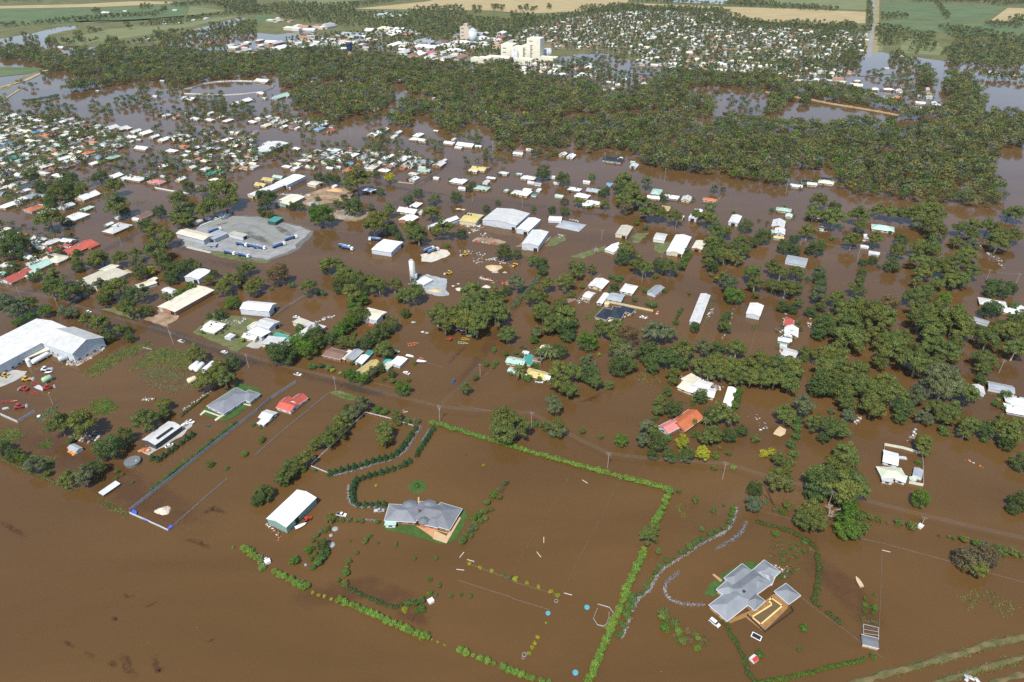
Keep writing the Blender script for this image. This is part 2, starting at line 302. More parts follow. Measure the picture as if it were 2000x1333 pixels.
# gravel yards and dry islands
GRAVEL = ground_mat('blue_metal_gravel', (.20, .205, .20), (.30, .295, .28), .12); SAND = ground_mat('sand_heap', (.42, .30, .16), (.55, .43, .28), .15)
DIRT = ground_mat('bare_dirt', (.16, .10, .06), (.36, .26, .17), .12); SLATE = ground_mat('crushed_rock', (.22, .25, .26), (.36, .38, .37), .2); PALEG = ground_mat('pale_rubble', (.42, .38, .30), (.58, .54, .46), .3)
LAWN = ground_mat('mown_lawn', (.035, .075, .015), (.065, .115, .03), .3); VERGE = ground_mat('verge_grass', (.07, .10, .03), (.16, .15, .07), .2)
YARDM = ground_mat('concrete_apron', (.30, .29, .26), (.42, .40, .36), .1)
sheet('wet_gravel', wobble(line('F', [(349, 480), (380, 490), (440, 499), (500, 509), (525, 513), (546, 504), (562, 498), (581, 490), (590, 478), (608, 464), (613, 451), (582, 439), (552, 434), (505, 423), (430, 420), (396, 436), (370, 456)]), .9, 4), .09, ground_mat('wet_gravel', (.10, .098, .09), (.15, .145, .13), .15))
sheet('gravel_yard', wobble(line('F', [(352, 478), (380, 486), (440, 494), (500, 504), (523, 508), (540, 500), (556, 494), (575, 486), (582, 474), (600, 462), (606, 452), (580, 441), (552, 436), (505, 425), (430, 422), (398, 438), (372, 458)]), .7, 4), .16, GRAVEL)
sheet('gravel_yard', wobble(line('B1', [(1600, 420), (1800, 370), (2010, 365), (2230, 420), (2330, 460), (2280, 520), (2050, 590), (1800, 540), (1640, 470)]), .5, 5), .22, ground_mat('dusty_gravel', (.17, .18, .165), (.25, .25, .225), .08))
sheet('verge_grass', wobble(line('B1', [(1640, 635), (1760, 650), (1990, 700), (2100, 705), (2110, 725), (1980, 722), (1760, 690), (1650, 660)]), .5, 4), .12, VERGE)
sheet('concrete_footpath', line('B1', [(1470, 595), (1655, 640), (1640, 652), (1450, 608)]), .26, CONC)
for pts, m in ((('B2', [(380, 190), (560, 130), (700, 140), (760, 180), (720, 240), (560, 260), (430, 290), (360, 260)]), DIRT), (('B2', [(570, 320), (640, 300), (800, 300), (880, 310), (860, 370), (780, 400), (650, 385), (580, 370)]), DIRT), (('B2', [(620, 370), (800, 372), (880, 320), (900, 340), (830, 390), (720, 402), (620, 385)]), VERGE),
               (('B2', [(1290, 660), (1440, 620), (1490, 625), (1525, 660), (1450, 690), (1360, 722), (1295, 712)]), PALEG), (('B2', [(1250, 850), (1330, 812), (1490, 850), (1485, 920), (1500, 980), (1420, 985), (1330, 960), (1300, 900), (1180, 890)]), SLATE),
               (('B2', [(1740, 520), (1900, 540), (1960, 560), (1900, 590), (1720, 560), (1690, 545)]), DIRT), (('C1', [(-120, 470), (80, 450), (190, 455), (180, 490), (80, 540), (0, 575), (-120, 620)]), YARDM), (('C1', [(340, 270), (560, 375), (735, 290), (745, 300), (560, 420), (480, 400), (330, 330)]), YARDM),
               (('C1', [(480, 400), (570, 375), (740, 290), (720, 320), (600, 395), (500, 425)]), DIRT), (('C1', [(1690, 250), (1730, 215), (1830, 200), (1900, 250), (1830, 300), (1740, 280)]), YARDM), (('C1', [(1060, 1055), (1010, 1030), (980, 1025), (1090, 985), (1240, 880), (1330, 800), (1372, 815), (1365, 850), (1290, 920), (1180, 990)]), YARDM),
               (('C4', [(50, 870), (90, 850), (125, 870), (120, 905), (80, 920), (45, 905)]), SAND), (('B3', [(70, 575), (90, 560), (200, 600), (290, 520), (310, 520), (210, 620), (130, 600), (30, 600)]), DIRT), (('B3', [(310, 530), (410, 500), (420, 545), (340, 590), (250, 600)]), VERGE),
               (('B3', [(660, 1160), (730, 1190), (840, 1160), (970, 1110), (960, 1085), (880, 1150), (760, 1170)]), PALEG), (('B3', [(1120, 560), (1170, 550), (1240, 570), (1200, 640), (1160, 660), (1110, 620)]), VERGE), (('B3', [(690, 600), (730, 590), (740, 640), (800, 650), (760, 660), (690, 630)]), VERGE),
               (('B3', [(930, 520), (980, 490), (1070, 490), (1040, 520), (980, 570), (950, 570)]), VERGE), (('B1', [(780, 1090), (900, 1070), (920, 1100), (1100, 1130), (1060, 1170), (870, 1110)]), VERGE), (('B1', [(1120, 1170), (1280, 1060), (1400, 1140), (1380, 1170), (1290, 1220), (1230, 1200)]), DIRT),
               (('B1', [(1510, 1270), (1700, 1090), (1800, 1130), (2100, 1180), (2060, 1290), (1850, 1420), (1640, 1330)]), VERGE), (('B1', [(1800, 1150), (1900, 1200), (1960, 1240), (1920, 1290), (1820, 1230)]), DIRT), (('C2', [(520, 610), (590, 595), (720, 640), (690, 665), (600, 650)]), VERGE), (('C2', [(40, 245), (140, 150), (250, 190), (160, 300)]), VERGE), (('B3', [(440, 680), (560, 640), (700, 600), (720, 620), (560, 690)]), VERGE)):
    sheet('dry_yard' if m is not VERGE else 'verge_grass', wobble(line(*pts), .35, 2.5), .13 + rng.random()*.02, m)
sheet('lawn', line('C1', [(1415, 750), (1460, 720), (1700, 540), (1840, 580), (1860, 640), (1690, 770), (1600, 815), (1540, 800)]), .18, LAWN)
sheet('garden_path', line('C1', [(1420, 768), (1455, 735), (1570, 775), (1700, 680), (1790, 700), (1780, 708), (1705, 690), (1590, 775), (1535, 815), (1525, 805), (1555, 782), (1462, 748), (1430, 775)]), .27, mat('pale_paving', (.52, .46, .35), .9, .1))
sheet('lawn', line('D2', [(815, 310), (870, 320), (1000, 310), (1150, 345), (1345, 205), (1368, 225), (1375, 260), (1345, 330), (1310, 400), (1250, 432), (1200, 435), (1100, 405), (960, 365), (850, 345)]), .18, LAWN)
sheet('lawn', wobble(line('D3', [(1235, 770), (1260, 735), (1330, 660), (1420, 600), (1520, 550), (1600, 560), (1670, 555), (1690, 600), (1500, 700), (1300, 780)]), .3, 2), .14, LAWN)
# sediment plumes and road crowns just under the surface
def veil(name, col, dens=.5, sc=.05):
    m = bpy.data.materials.new(name); m.use_nodes = True; n, l = m.node_tree.nodes, m.node_tree.links; p = n['Principled BSDF']; p.inputs['Base Color'].default_value = (*col, 1); p.inputs['Roughness'].default_value = .12; p.inputs['IOR'].default_value = 1.33
    tc = n.new('ShaderNodeTexCoord'); no = n.new('ShaderNodeTexNoise'); no.inputs['Scale'].default_value = sc; no.inputs['Detail'].default_value = 6; no.inputs['Roughness'].default_value = .6; l.new(tc.outputs['Object'], no.inputs['Vector'])
    g = n.new('ShaderNodeTexCoord'); sx = n.new('ShaderNodeSeparateXYZ'); l.new(g.outputs['UV'], sx.inputs[0])
    w = n.new('ShaderNodeMath'); w.operation = 'PINGPONG'; w.inputs[1].default_value = .5; l.new(sx.outputs['Y'], w.inputs[0])
    w2 = n.new('ShaderNodeMath'); w2.operation = 'PINGPONG'; w2.inputs[1].default_value = .5; l.new(sx.outputs['X'], w2.inputs[0])
    w3 = n.new('ShaderNodeMath'); w3.operation = 'MULTIPLY'; w3.use_clamp = True; l.new(w.outputs[0], w3.inputs[0]); l.new(w2.outputs[0], w3.inputs[1])
    mr = n.new('ShaderNodeMapRange'); mr.inputs[1].default_value = 0; mr.inputs[2].default_value = .12; l.new(w3.outputs[0], mr.inputs[0])
    nm = n.new('ShaderNodeMapRange'); nm.inputs[1].default_value = .35; nm.inputs[2].default_value = .62; l.new(no.outputs['Fac'], nm.inputs[0])
    f = n.new('ShaderNodeMath'); f.operation = 'MULTIPLY'; l.new(mr.outputs[0], f.inputs[0]); l.new(nm.outputs[0], f.inputs[1])
    f2 = n.new('ShaderNodeMath'); f2.operation = 'MULTIPLY'; f2.inputs[1].default_value = dens; l.new(f.outputs[0], f2.inputs[0]); l.new(f2.outputs[0], p.inputs['Alpha']); return m
def veilstrip(name, pts, w, z, m):
    o = strip(name, pts, w, z, m); me = o.data; uv = me.uv_layers.new(name='UVMap'); n = len(pts)
    for lp in me.loops: i = lp.vertex_index; uv.data[lp.index].uv = ((i//2)/(n-1), i % 2)
    return o
ROADV = veil('road_under_shallow_water', (.072, .058, .045), .5, .04); MUDV = veil('churned_mud', (.105, .052, .026), .6, .08); SILT = veil('silt_bloom', (.21, .125, .058), .5, .012); ALGAE = veil('floating_scum', (.06, .031, .014), .5, .5)
def dense(pts, n=14):
    tot = []; 
    for i in range(len(pts)-1): tot += [pts[i].lerp(pts[i+1], j/n) for j in range(n)]
    return tot + [pts[-1]]
zz = .012
TRACK = veil('tyre_tracks', (.30, .29, .265), .55, .3); PUDDLE = veil('yard_puddles', (.12, .095, .07), .8, .12)
for r, pts, w, m in (('B1', [(1760, 560), (1900, 540), (2060, 520), (2250, 470)], 3, TRACK), ('B1', [(1700, 620), (1900, 620), (2100, 640), (2300, 560)], 3, TRACK), ('B1', [(1820, 400), (2000, 440), (2200, 560)], 4, TRACK), ('B1', [(2100, 400), (2250, 440), (2330, 500)], 5, TRACK), ('B1', [(1900, 470), (2000, 520), (2150, 600)], 9, PUDDLE), ('B1', [(2150, 430), (2280, 520)], 8, PUDDLE), ('B1', [(1650, 440), (1780, 410)], 5, PUDDLE)):
    zz += .004; veilstrip('yard_markings', dense(line(r, pts)), w, .23 + zz, m)
zz = .012
SHALLOW = veil('grass_under_shallow_water', (.11, .125, .035), .75, .12)
for r, pts, w, m in (('C1', [(900, 450), (1040, 390), (1180, 340), (1350, 330), (1420, 350)], 16, SHALLOW), ('C1', [(1000, 470), (1150, 480), (1300, 500)], 14, SHALLOW), ('C1', [(600, 480), (760, 390), (960, 310)], 9, SHALLOW), ('C1', [(640, 720), (740, 715), (840, 700)], 9, SHALLOW), ('C1', [(0, 920), (90, 910), (180, 920)], 9, SHALLOW), ('C1', [(850, 320), (960, 280), (1090, 250)], 6, SHALLOW), ('C1', [(200, 1060), (300, 1080), (420, 1110)], 8, SHALLOW), ('F', [(0, 584), (60, 570), (110, 556), (150, 530)], 12, ROADV), ('F', [(180, 502), (215, 484), (255, 464), (290, 444)], 10, ROADV), ('F', [(380, 508), (430, 516), (480, 522), (520, 530)], 11, ROADV), ('F', [(440, 440), (400, 470), (330, 500)], 9, ROADV),
                     ('F', [(700, 345), (760, 365), (830, 376), (930, 388)], 9, ROADV), ('F', [(930, 388), (1100, 410), (1250, 432)], 9, ROADV), ('F', [(740, 420), (790, 385), (850, 340), (890, 310)], 9, ROADV), ('F', [(200, 600), (330, 650), (450, 695), (560, 725)], 10, ROADV), ('F', [(560, 725), (700, 760), (830, 790)], 8, ROADV),
                     ('F', [(880, 770), (930, 710), (980, 640), (1010, 590)], 9, MUDV), ('F', [(400, 640), (430, 615), (470, 590)], 9, MUDV), ('C3', [(470, 680), (560, 660), (660, 600)], 3.5, ALGAE), ('C2', [(1350, 420), (1440, 330), (1500, 265)], 3, ALGAE), ('F', [(0, 830), (150, 900), (300, 980), (420, 1050)], 22, MUDV),
                     ('F', [(1350, 1020), (1500, 960), (1700, 1010)], 22, SILT), ('F', [(1000, 720), (1120, 740), (1230, 770)], 26, SILT), ('F', [(620, 470), (760, 520), (900, 540)], 22, SILT), ('F', [(560, 1170), (720, 1150), (860, 1200)], 14, MUDV), ('F', [(1560, 1080), (1650, 1150), (1720, 1240)], 16, MUDV),
                     ('D1', [(775, 1150), (820, 1190), (830, 1240), (890, 1320)], 3.8, ALGAE), ('D1', [(1000, 1150), (1010, 1210), (1030, 1260), (1080, 1230)], 3.0, ALGAE), ('D1', [(690, 1220), (730, 1205), (760, 1240)], 2.5, ALGAE), ('D1', [(545, 1135), (590, 1160), (615, 1180)], 2, ALGAE), ('D1', [(405, 1065), (440, 1080), (490, 1115)], 1.8, ALGAE), ('D1', [(720, 905), (750, 925), (765, 915)], 2.2, ALGAE),
                     ('D1', [(1345, 1075), (1375, 1060), (1405, 1042)], 1.6, ALGAE), ('D1', [(0, 280), (70, 330), (180, 390)], 3, ALGAE), ('D1', [(1300, 250), (1390, 200), (1480, 240)], 4, ALGAE), ('D1', [(930, 850), (990, 830), (1030, 800)], 1.4, ALGAE), ('D1', [(800, 750), (830, 780), (880, 770)], 1.6, ALGAE), ('D1', [(1190, 400), (1290, 420), (1370, 465)], 3, ALGAE),
                     ('D2', [(900, 880), (1040, 900), (1130, 960)], 7, MUDV)):
    zz += .004; veilstrip('shallows', dense(line(r, pts)), w, zz, m)
# ---------------------------------------------------------------- trees and shrubs
TINT = {'g': (.150, .168, .047), 'd': (.092, .124, .039), 'b': (.105, .175, .030), 'y': (.36, .34, .035), 's': (.15, .165, .085), 'c': (.062, .112, .042), 'n': (.17, .125, .065), 'L': (.20, .29, .055), 'p': (.12, .135, .05)}
TWORD = {'g': 'olive', 'd': 'dark green', 'b': 'bright green', 'y': 'yellow', 's': 'grey-green', 'c': 'deep green', 'n': 'brownish', 'L': 'lime green', 'p': 'olive'}
def mesh_from(name, v, f, m=LEAF): return rawmesh(name, v, f, m)
def gum_mesh(seed):                                # crown of uneven clumps on spreading limbs, unit height 1
    g = np.random.default_rng(seed); cl = []; n = int(g.integers(17, 26))
    for k in range(n):
        a = k*2.4 + g.normal(0, .4); r = .36*math.sqrt((k+.5)/n)*g.uniform(.7, 1.25); z = .84 - .95*r + g.normal(0, .06)
        q = g.uniform(.085, .165); z += g.normal(0, .05); cl.append((r*math.cos(a), r*math.sin(a), z, q, q*g.uniform(.6, .9)))
    for k in range(int(g.integers(9, 14))):
        a = g.uniform(0, 6.3); r = g.uniform(.22, .42); q = g.uniform(.07, .13); cl.append((r*math.cos(a), r*math.sin(a), g.uniform(.42, .66), q, q*.7))
    v, f = clumps_cards(cl, 4600, .050, g, .45)
    tops = [c for c in cl[:n]]; b = MB(); b.tube((0, 0, -.12), (.01, .01, .34), .032, .022, 7)
    for c in tops[::4]:
        b.tube((.01, .01, .30), (c[0]*.8, c[1]*.8, c[2]-.02), .014, .005, 5)
    t = bpy.data.meshes.new('trunk'); t.from_pydata(b.v, [], b.f); t.materials.append(PALEBARK if seed % 2 else BARK)
    return mesh_from('crown', v, f), t
def dense_mesh(seed):                              # broad leafy tree, rounded but lumpy
    g = np.random.default_rng(seed); cl = [(0, 0, .52, .28, .32)]
    for k in range(28):
        a = k*2.4; h = g.uniform(.22, .86); r = .40*math.sqrt(max(.05, 1-((h-.45)/.55)**2))*g.uniform(.72, .98); q = g.uniform(.085, .155); cl.append((r*math.cos(a), r*math.sin(a), h, q, q*.85))
    v, f = clumps_cards(cl, 3600, .052, g, .5); b = MB(); b.tube((0, 0, -.15), (0, 0, .4), .04, .025, 7)
    t = bpy.data.meshes.new('trunk'); t.from_pydata(b.v, [], b.f); t.materials.append(BARK)
    return mesh_from('crown', v, f), t
def shrub_mesh(seed, cone=False):
    g = np.random.default_rng(seed); cl = []
    if cone:
        for k in range(12):
            h = k/12; r = .30*(1-h)**.7; a = k*2.4; cl.append((r*.5*math.cos(a), r*.5*math.sin(a), .08+.84*h, max(.09, r*.85), .14))
    else:
        for k in range(11):
            a = k*2.4; h = g.uniform(.25, .78); r = .28*g.uniform(.5, 1); q = g.uniform(.18, .30); cl.append((r*math.cos(a), r*math.sin(a), h, q, q*.9))
    v, f = clumps_cards(cl, 1000 if not cone else 800, .10, g, .5); return mesh_from('shrub', v, f)
GUM = [gum_mesh(100+i) for i in range(9)]; DEN = [dense_mesh(200+i) for i in range(6)]
SHR = [shrub_mesh(300+i) for i in range(6)]; CON = [shrub_mesh(400+i, True) for i in range(4)]
def palm_parts():
    g = random.Random(5); b = MB(); b.tube((0, 0, -.2), (0, 0, .62), .035, .03, 7); tr = bpy.data.meshes.new('trunk'); tr.from_pydata(b.v, [], b.f); tr.materials.append(BARK)
    vs, fs = [], []
    for k in range(38):
        a = k*2.4; el = g.uniform(-.1, 1.25); L = g.uniform(.42, .55); pts = []
        for j in range(7):
            t = j/6; rr = L*t*math.cos(el*(1-.5*t)); zz = .62 + L*t*math.sin(el) - .34*t*t*L*2; wd = .05*math.sin(math.pi*min(1, t*.9+.12)); pts.append((rr, zz, wd))
        o = len(vs)
        for rr, zz, wd in pts:
            for s in (-1, 0, 1): vs.append((rr*math.cos(a) - s*wd*math.sin(a), rr*math.sin(a) + s*wd*math.cos(a), zz - abs(s)*wd*.6))
        fs += [(o+3*j+s, o+3*j+s+1, o+3*j+4+s, o+3*j+3+s) for j in range(6) for s in (0, 1)]
    return rawmesh('frond', np.array(vs), np.array(fs), LEAF), tr
PALM = palm_parts()
def bare_mesh(seed):
    g = random.Random(seed); b = MB()
    def br(p, d, L, r, k):
        q = (p[0]+d[0]*L, p[1]+d[1]*L, p[2]+d[2]*L); b.tube(p, q, r, r*.6, 5, False)
        if k:
            for _ in range(3 if k > 1 else 4):
                e = Vector((d[0]+g.gauss(0, .55), d[1]+g.gauss(0, .55), d[2]*.8+.15+g.gauss(0, .25))).normalized(); br(q, e, L*g.uniform(.55, .8), r*.6, k-1)
    br((0, 0, -.1), (0, 0, 1), .38, .028, 4); me = bpy.data.meshes.new('bare_limbs'); me.from_pydata(b.v, [], b.f); me.materials.append(PALEBARK); return me
PLANTS = []                                        # (object, kind word, category, colour word, size, x, y)
def shade(c, amp=.16):
    t = TINT[c]; k = rng.uniform(1-amp, 1+amp); h = rng.uniform(-.10, .10); return (t[0]*k*(1+h), t[1]*k, t[2]*k*(1-h), 1)
def plant(r, X, Y, D, c='g', kind=None, hk=None):
    """crown centred on survey point X,Y with visual width D (both in the survey sheet r)"""
    sc = REG[r][2]; px, py = P(r, X, Y); d = D*sc/pxm(py)
    if kind is None: kind = 'gum' if c in 'gs' and d > 6 else ('dense' if d > 5.5 else 'shrub')
    if c in 'c': kind = 'conifer'
    if c in 'p': kind = 'palm'
    rat = hk or {'gum': 1.16, 'dense': .95, 'shrub': .85, 'conifer': 1.35, 'palm': 1.0}[kind]
    h = d*rat*1.05; q = G(px, py, h*(.55 if kind in ('gum', 'palm') else .45)); loc = (q.x, q.y, -.25); rz = rng.uniform(0, 6.28)
    d *= {'gum': 1.13, 'dense': 1.1, 'shrub': 1.22, 'conifer': 1.08, 'palm': 1.1}[kind]
    k = {'gum': d/.86, 'dense': d/.94, 'shrub': d/1.02, 'conifer': d/.62, 'palm': d/.95}[kind]
    s = (k*rng.uniform(.94, 1.06), k*rng.uniform(.94, 1.06), h*(1.08 if kind != 'shrub' else 1.0))
    col = shade(c)
    if c == 'd' and kind == 'shrub': col = (col[0]*1.15, col[1]*1.35, col[2]*1.2, 1)
    if kind in ('gum', 'dense'):
        nm = 'gum_tree' if kind == 'gum' else 'leafy_tree'; cm, tm = rng.choice(GUM if kind == 'gum' else DEN)
        o = thing(nm, '', 'tree', loc, rz, None, s); a = link('crown', cm, o); a.color = col; link('trunk', tm, o); cat, kw = 'tree', ('gum tree' if kind == 'gum' else 'leafy tree')
    elif kind == 'palm':
        o = thing('palm_tree', '', 'palm', loc, rz, None, (k, k, h*1.1)); a = link('fronds', PALM[0], o); a.color = col; link('trunk', PALM[1], o); cat, kw = 'palm', 'palm tree'
    else:
        nm = {'shrub': 'garden_shrub', 'conifer': 'cone_shrub'}[kind] if c not in 'Ly' else {'L': 'hedge_shrub', 'y': 'yellow_sapling'}[c]; o = link(nm, rng.choice(SHR if kind == 'shrub' else CON), None, loc); o.rotation_euler = (0, 0, rz); o.scale = s; o.color = col
        cat, kw = ('shrub', 'shrub') if kind == 'shrub' else ('cone shrub', 'cone shaped shrub')
        if c == 'L': cat, kw = 'hedge shrub', 'leafy shrub'
        if c == 'y' and d < 3.5: cat, kw = 'sapling', 'sapling'
        tag(o, '', cat)
    PLANTS.append((o, kw, cat, TWORD[c], d, loc[0], loc[1])); return o
def plants(r, txt):
    for e in txt.split():
        c = e[0]; a = e[1:].split(','); plant(r, float(a[0]), float(a[1]), float(a[2]), c, hk=float(a[3]) if len(a) > 3 else None)
def hedge(name, r, pts, w, h, c, label, n=None, card=.42):
    """one clipped or wild row of foliage along a line, real width and height in metres"""
    L = line(r, pts, h*.5); seg = [(L[i], L[i+1]) for i in range(len(L)-1)]; tot = sum((b-a).length for a, b in seg); cl = []; org = L[0]; ds = w*.42; acc = 0
    for a, b in seg:
        k = max(1, int((b-a).length/ds))
        for j in range(k):
            p = a.lerp(b, j/k); q = w*.5*rng.uniform(.7, 1.15)
            cl.append((p.x-org.x+rng.gauss(0, w*.10), p.y-org.y+rng.gauss(0, w*.10), h*rng.uniform(.42, .62), q, h*.46*rng.uniform(.75, 1.1)))
    N = n or int(min(26000, tot*(w+2*h)*1.25/(card*card*.36))); v, f = clumps_cards(cl, N, card, nr, .4)
    o = link(name, rawmesh(name, v, f, LEAF), None, (org.x, org.y, -.15)); o.color = shade(c, .05); tag(o, label, 'hedge'); return o
def massed(name, label, pts, sizes, cols, ncard, cat='woodland', lobes=8, ht=1.0):
    """many far trees that read as one mass: one object"""
    V, Fc, T = [], [], []; off = 0
    for (x, y), d, c in zip(pts, sizes, cols):
        g = nr; cl = []; h = d*g.uniform(.85, 1.15)*ht
        for k in range(lobes):
            a = k*2.4 + g.uniform(0, 1); r = .30*d*math.sqrt((k+.3)/lobes); q = d*g.uniform(.10, .22); cl.append((x+r*math.cos(a), y+r*math.sin(a), h*(.76-.55*r/d)+g.normal(0, .05)*d, q, q*.8))
        cl.append((x, y, h*.42, d*.30, h*.25))
        n = ncard if not callable(ncard) else ncard(x, y); v, f = clumps_cards(cl, n, d*(1.55/math.sqrt(n)), g, .35); V.append(v); Fc.append(f+off); off += len(v)
        t = np.array(TINT[c])*g.uniform(.68, 1.28)*np.array((g.uniform(.95, 1.22), .96, g.uniform(.95, 1.35))); T.append(np.tile(t, (n, 1)))
    o = link(name, rawmesh(name, np.concatenate(V), np.concatenate(Fc), LEAFA, np.concatenate(T))); stuff(o, label, cat); return o
def inside(x, y, poly):
    r = False; n = len(poly); j = n-1
    for i in range(n):
        xi, yi, xj, yj = poly[i][0], poly[i][1], poly[j][0], poly[j][1]
        if (yi > y) != (yj > y) and x < (xj-xi)*(y-yi)/(yj-yi)+xi: r = not r
        j = i
    return r
def scatter(poly, area_each, gap=None):
    """random points in a ground polygon, about area_each square metres per point"""
    xs = [p.x for p in poly]; ys = [p.y for p in poly]; pp = [(p.x, p.y) for p in poly]; W, H = max(xs)-min(xs), max(ys)-min(ys); out = []; md = math.sqrt(area_each)*.62; grid = {}
    for _ in range(int(W*H/area_each*2.2)):
        x, y = min(xs)+rng.random()*W, min(ys)+rng.random()*H
        if not inside(x, y, pp): continue
        k = (int(x/md), int(y/md))
        if any((q[0]-x)**2+(q[1]-y)**2 < md*md for a in (-1, 0, 1) for b in (-1, 0, 1) for q in grid.get((k[0]+a, k[1]+b), ())): continue
        grid.setdefault(k, []).append((x, y)); out.append((x, y))
    return out
def weeds(name, r, pts, n, c, label, size=.9, up=.25):
    """loose ground cover poking out of the water"""
    poly = line(r, pts); xs = [p.x for p in poly]; ys = [p.y for p in poly]; pp = [(p.x, p.y) for p in poly]; C = []
    while len(C) < n:
        x, y = rng.uniform(min(xs), max(xs)), rng.uniform(min(ys), max(ys))
        if inside(x, y, pp):
            for _ in range(rng.randint(1, 6)): C.append((x+rng.gauss(0, .8), y+rng.gauss(0, .8), rng.uniform(.03, up)))
    C = np.array(C); nn = np.tile((0, 0, 1.0), (len(C), 1)); v, f = cards(C, nn, np.full(len(C), size), nr)
    T = np.array(TINT[c])*nr.uniform(.7, 1.3, (len(C), 1)); o = link(name, rawmesh(name, v, f, LEAFA, T)); stuff(o, label, 'weeds'); return o
# ---------------------------------------------------------------- buildings
def rect3(r, p0, p1, p2, z):
    a, b, c = Z(r, *p0, z), Z(r, *p1, z), Z(r, *p2, z); u, w = b-a, c-a; u.z = w.z = 0
    if u.length >= w.length: e = u.normalized(); f = w - e*w.dot(e); L1, L2 = u.length, f.length; f.normalize()
    else: f = w.normalized(); e = u - f*u.dot(f); L1, L2 = e.length, w.length; e.normalize()
    ctr = a + e*L1/2 + f*L2/2; ctr.z = 0
    return ctr, e, f, L1, L2
def gable_roof(L, W, eave, rise, ov, th=.14):
    x, y = L/2+ov, W/2+ov; k = rise/(W/2); ze = eave - ov*k; b = MB()
    b.add([(-x,-y,ze),(x,-y,ze),(x,0,eave+rise),(-x,0,eave+rise),(-x,y,ze),(x,y,ze), (-x,-y,ze-th),(x,-y,ze-th),(x,0,eave+rise-th),(-x,0,eave+rise-th),(-x,y,ze-th),(x,y,ze-th)],
          [(0,1,2,3),(3,2,5,4),(7,6,9,8),(8,9,10,11),(1,0,6,7),(4,5,11,10),(0,3,9,6),(3,4,10,9),(2,1,7,8),(5,2,8,11)]); return b
def hip_roof(L, W, eave, rise, ov, th=.14):
    x, y = L/2+ov, W/2+ov; k = rise/(W/2); ze = eave - ov*k; i = min(x-.3, y*.95); b = MB()
    b.add([(-x,-y,ze),(x,-y,ze),(x,y,ze),(-x,y,ze),(-x+i,0,eave+rise),(x-i,0,eave+rise),(-x,-y,ze-th),(x,-y,ze-th),(x,y,ze-th),(-x,y,ze-th)],
          [(0,1,5,4),(1,2,5),(2,3,4,5),(3,0,4),(0,6,7,1),(1,7,8,2),(2,8,9,3),(3,9,6,0),(6,9,8,7)]); return b
def skillion_roof(L, W, eave, rise, ov, th=.14):
    x, y = L/2+ov, W/2+ov; b = MB(); b.add([(-x,-y,eave),(x,-y,eave),(x,y,eave+rise),(-x,y,eave+rise),(-x,-y,eave-th),(x,-y,eave-th),(x,y,eave+rise-th),(-x,y,eave+rise-th)],
          [(0,1,2,3),(7,6,5,4),(0,4,5,1),(1,5,6,2),(2,6,7,3),(3,7,4,0)]); return b
def walls(L, W, eave, rise, kind, z0=-.9):
    x, y = L/2, W/2; b = MB(); e = eave - .02
    if kind == 'gable':
        b.add([(-x,-y,z0),(x,-y,z0),(x,y,z0),(-x,y,z0),(-x,-y,e),(x,-y,e),(x,y,e),(-x,y,e),(-x,0,e+rise-.05),(x,0,e+rise-.05)], [(0,1,5,4),(2,3,7,6),(1,2,6,9,5),(3,0,4,8,7)])
    elif kind == 'skillion':
        b.add([(-x,-y,z0),(x,-y,z0),(x,y,z0),(-x,y,z0),(-x,-y,e),(x,-y,e),(x,y,e+rise),(-x,y,e+rise)], [(0,1,5,4),(2,3,7,6),(1,2,6,5),(3,0,4,7)])
    else: b.add([(-x,-y,z0),(x,-y,z0),(x,y,z0),(-x,y,z0),(-x,-y,e),(x,-y,e),(x,y,e),(-x,y,e)], [(0,1,5,4),(1,2,6,5),(2,3,7,6),(3,0,4,7),(4,5,6,7)])
    return b
def put(o, t, c, ang):
    o.parent = t; o.location = (c.x - t.location.x, c.y - t.location.y, 0); o.rotation_euler = (0, 0, ang); return o
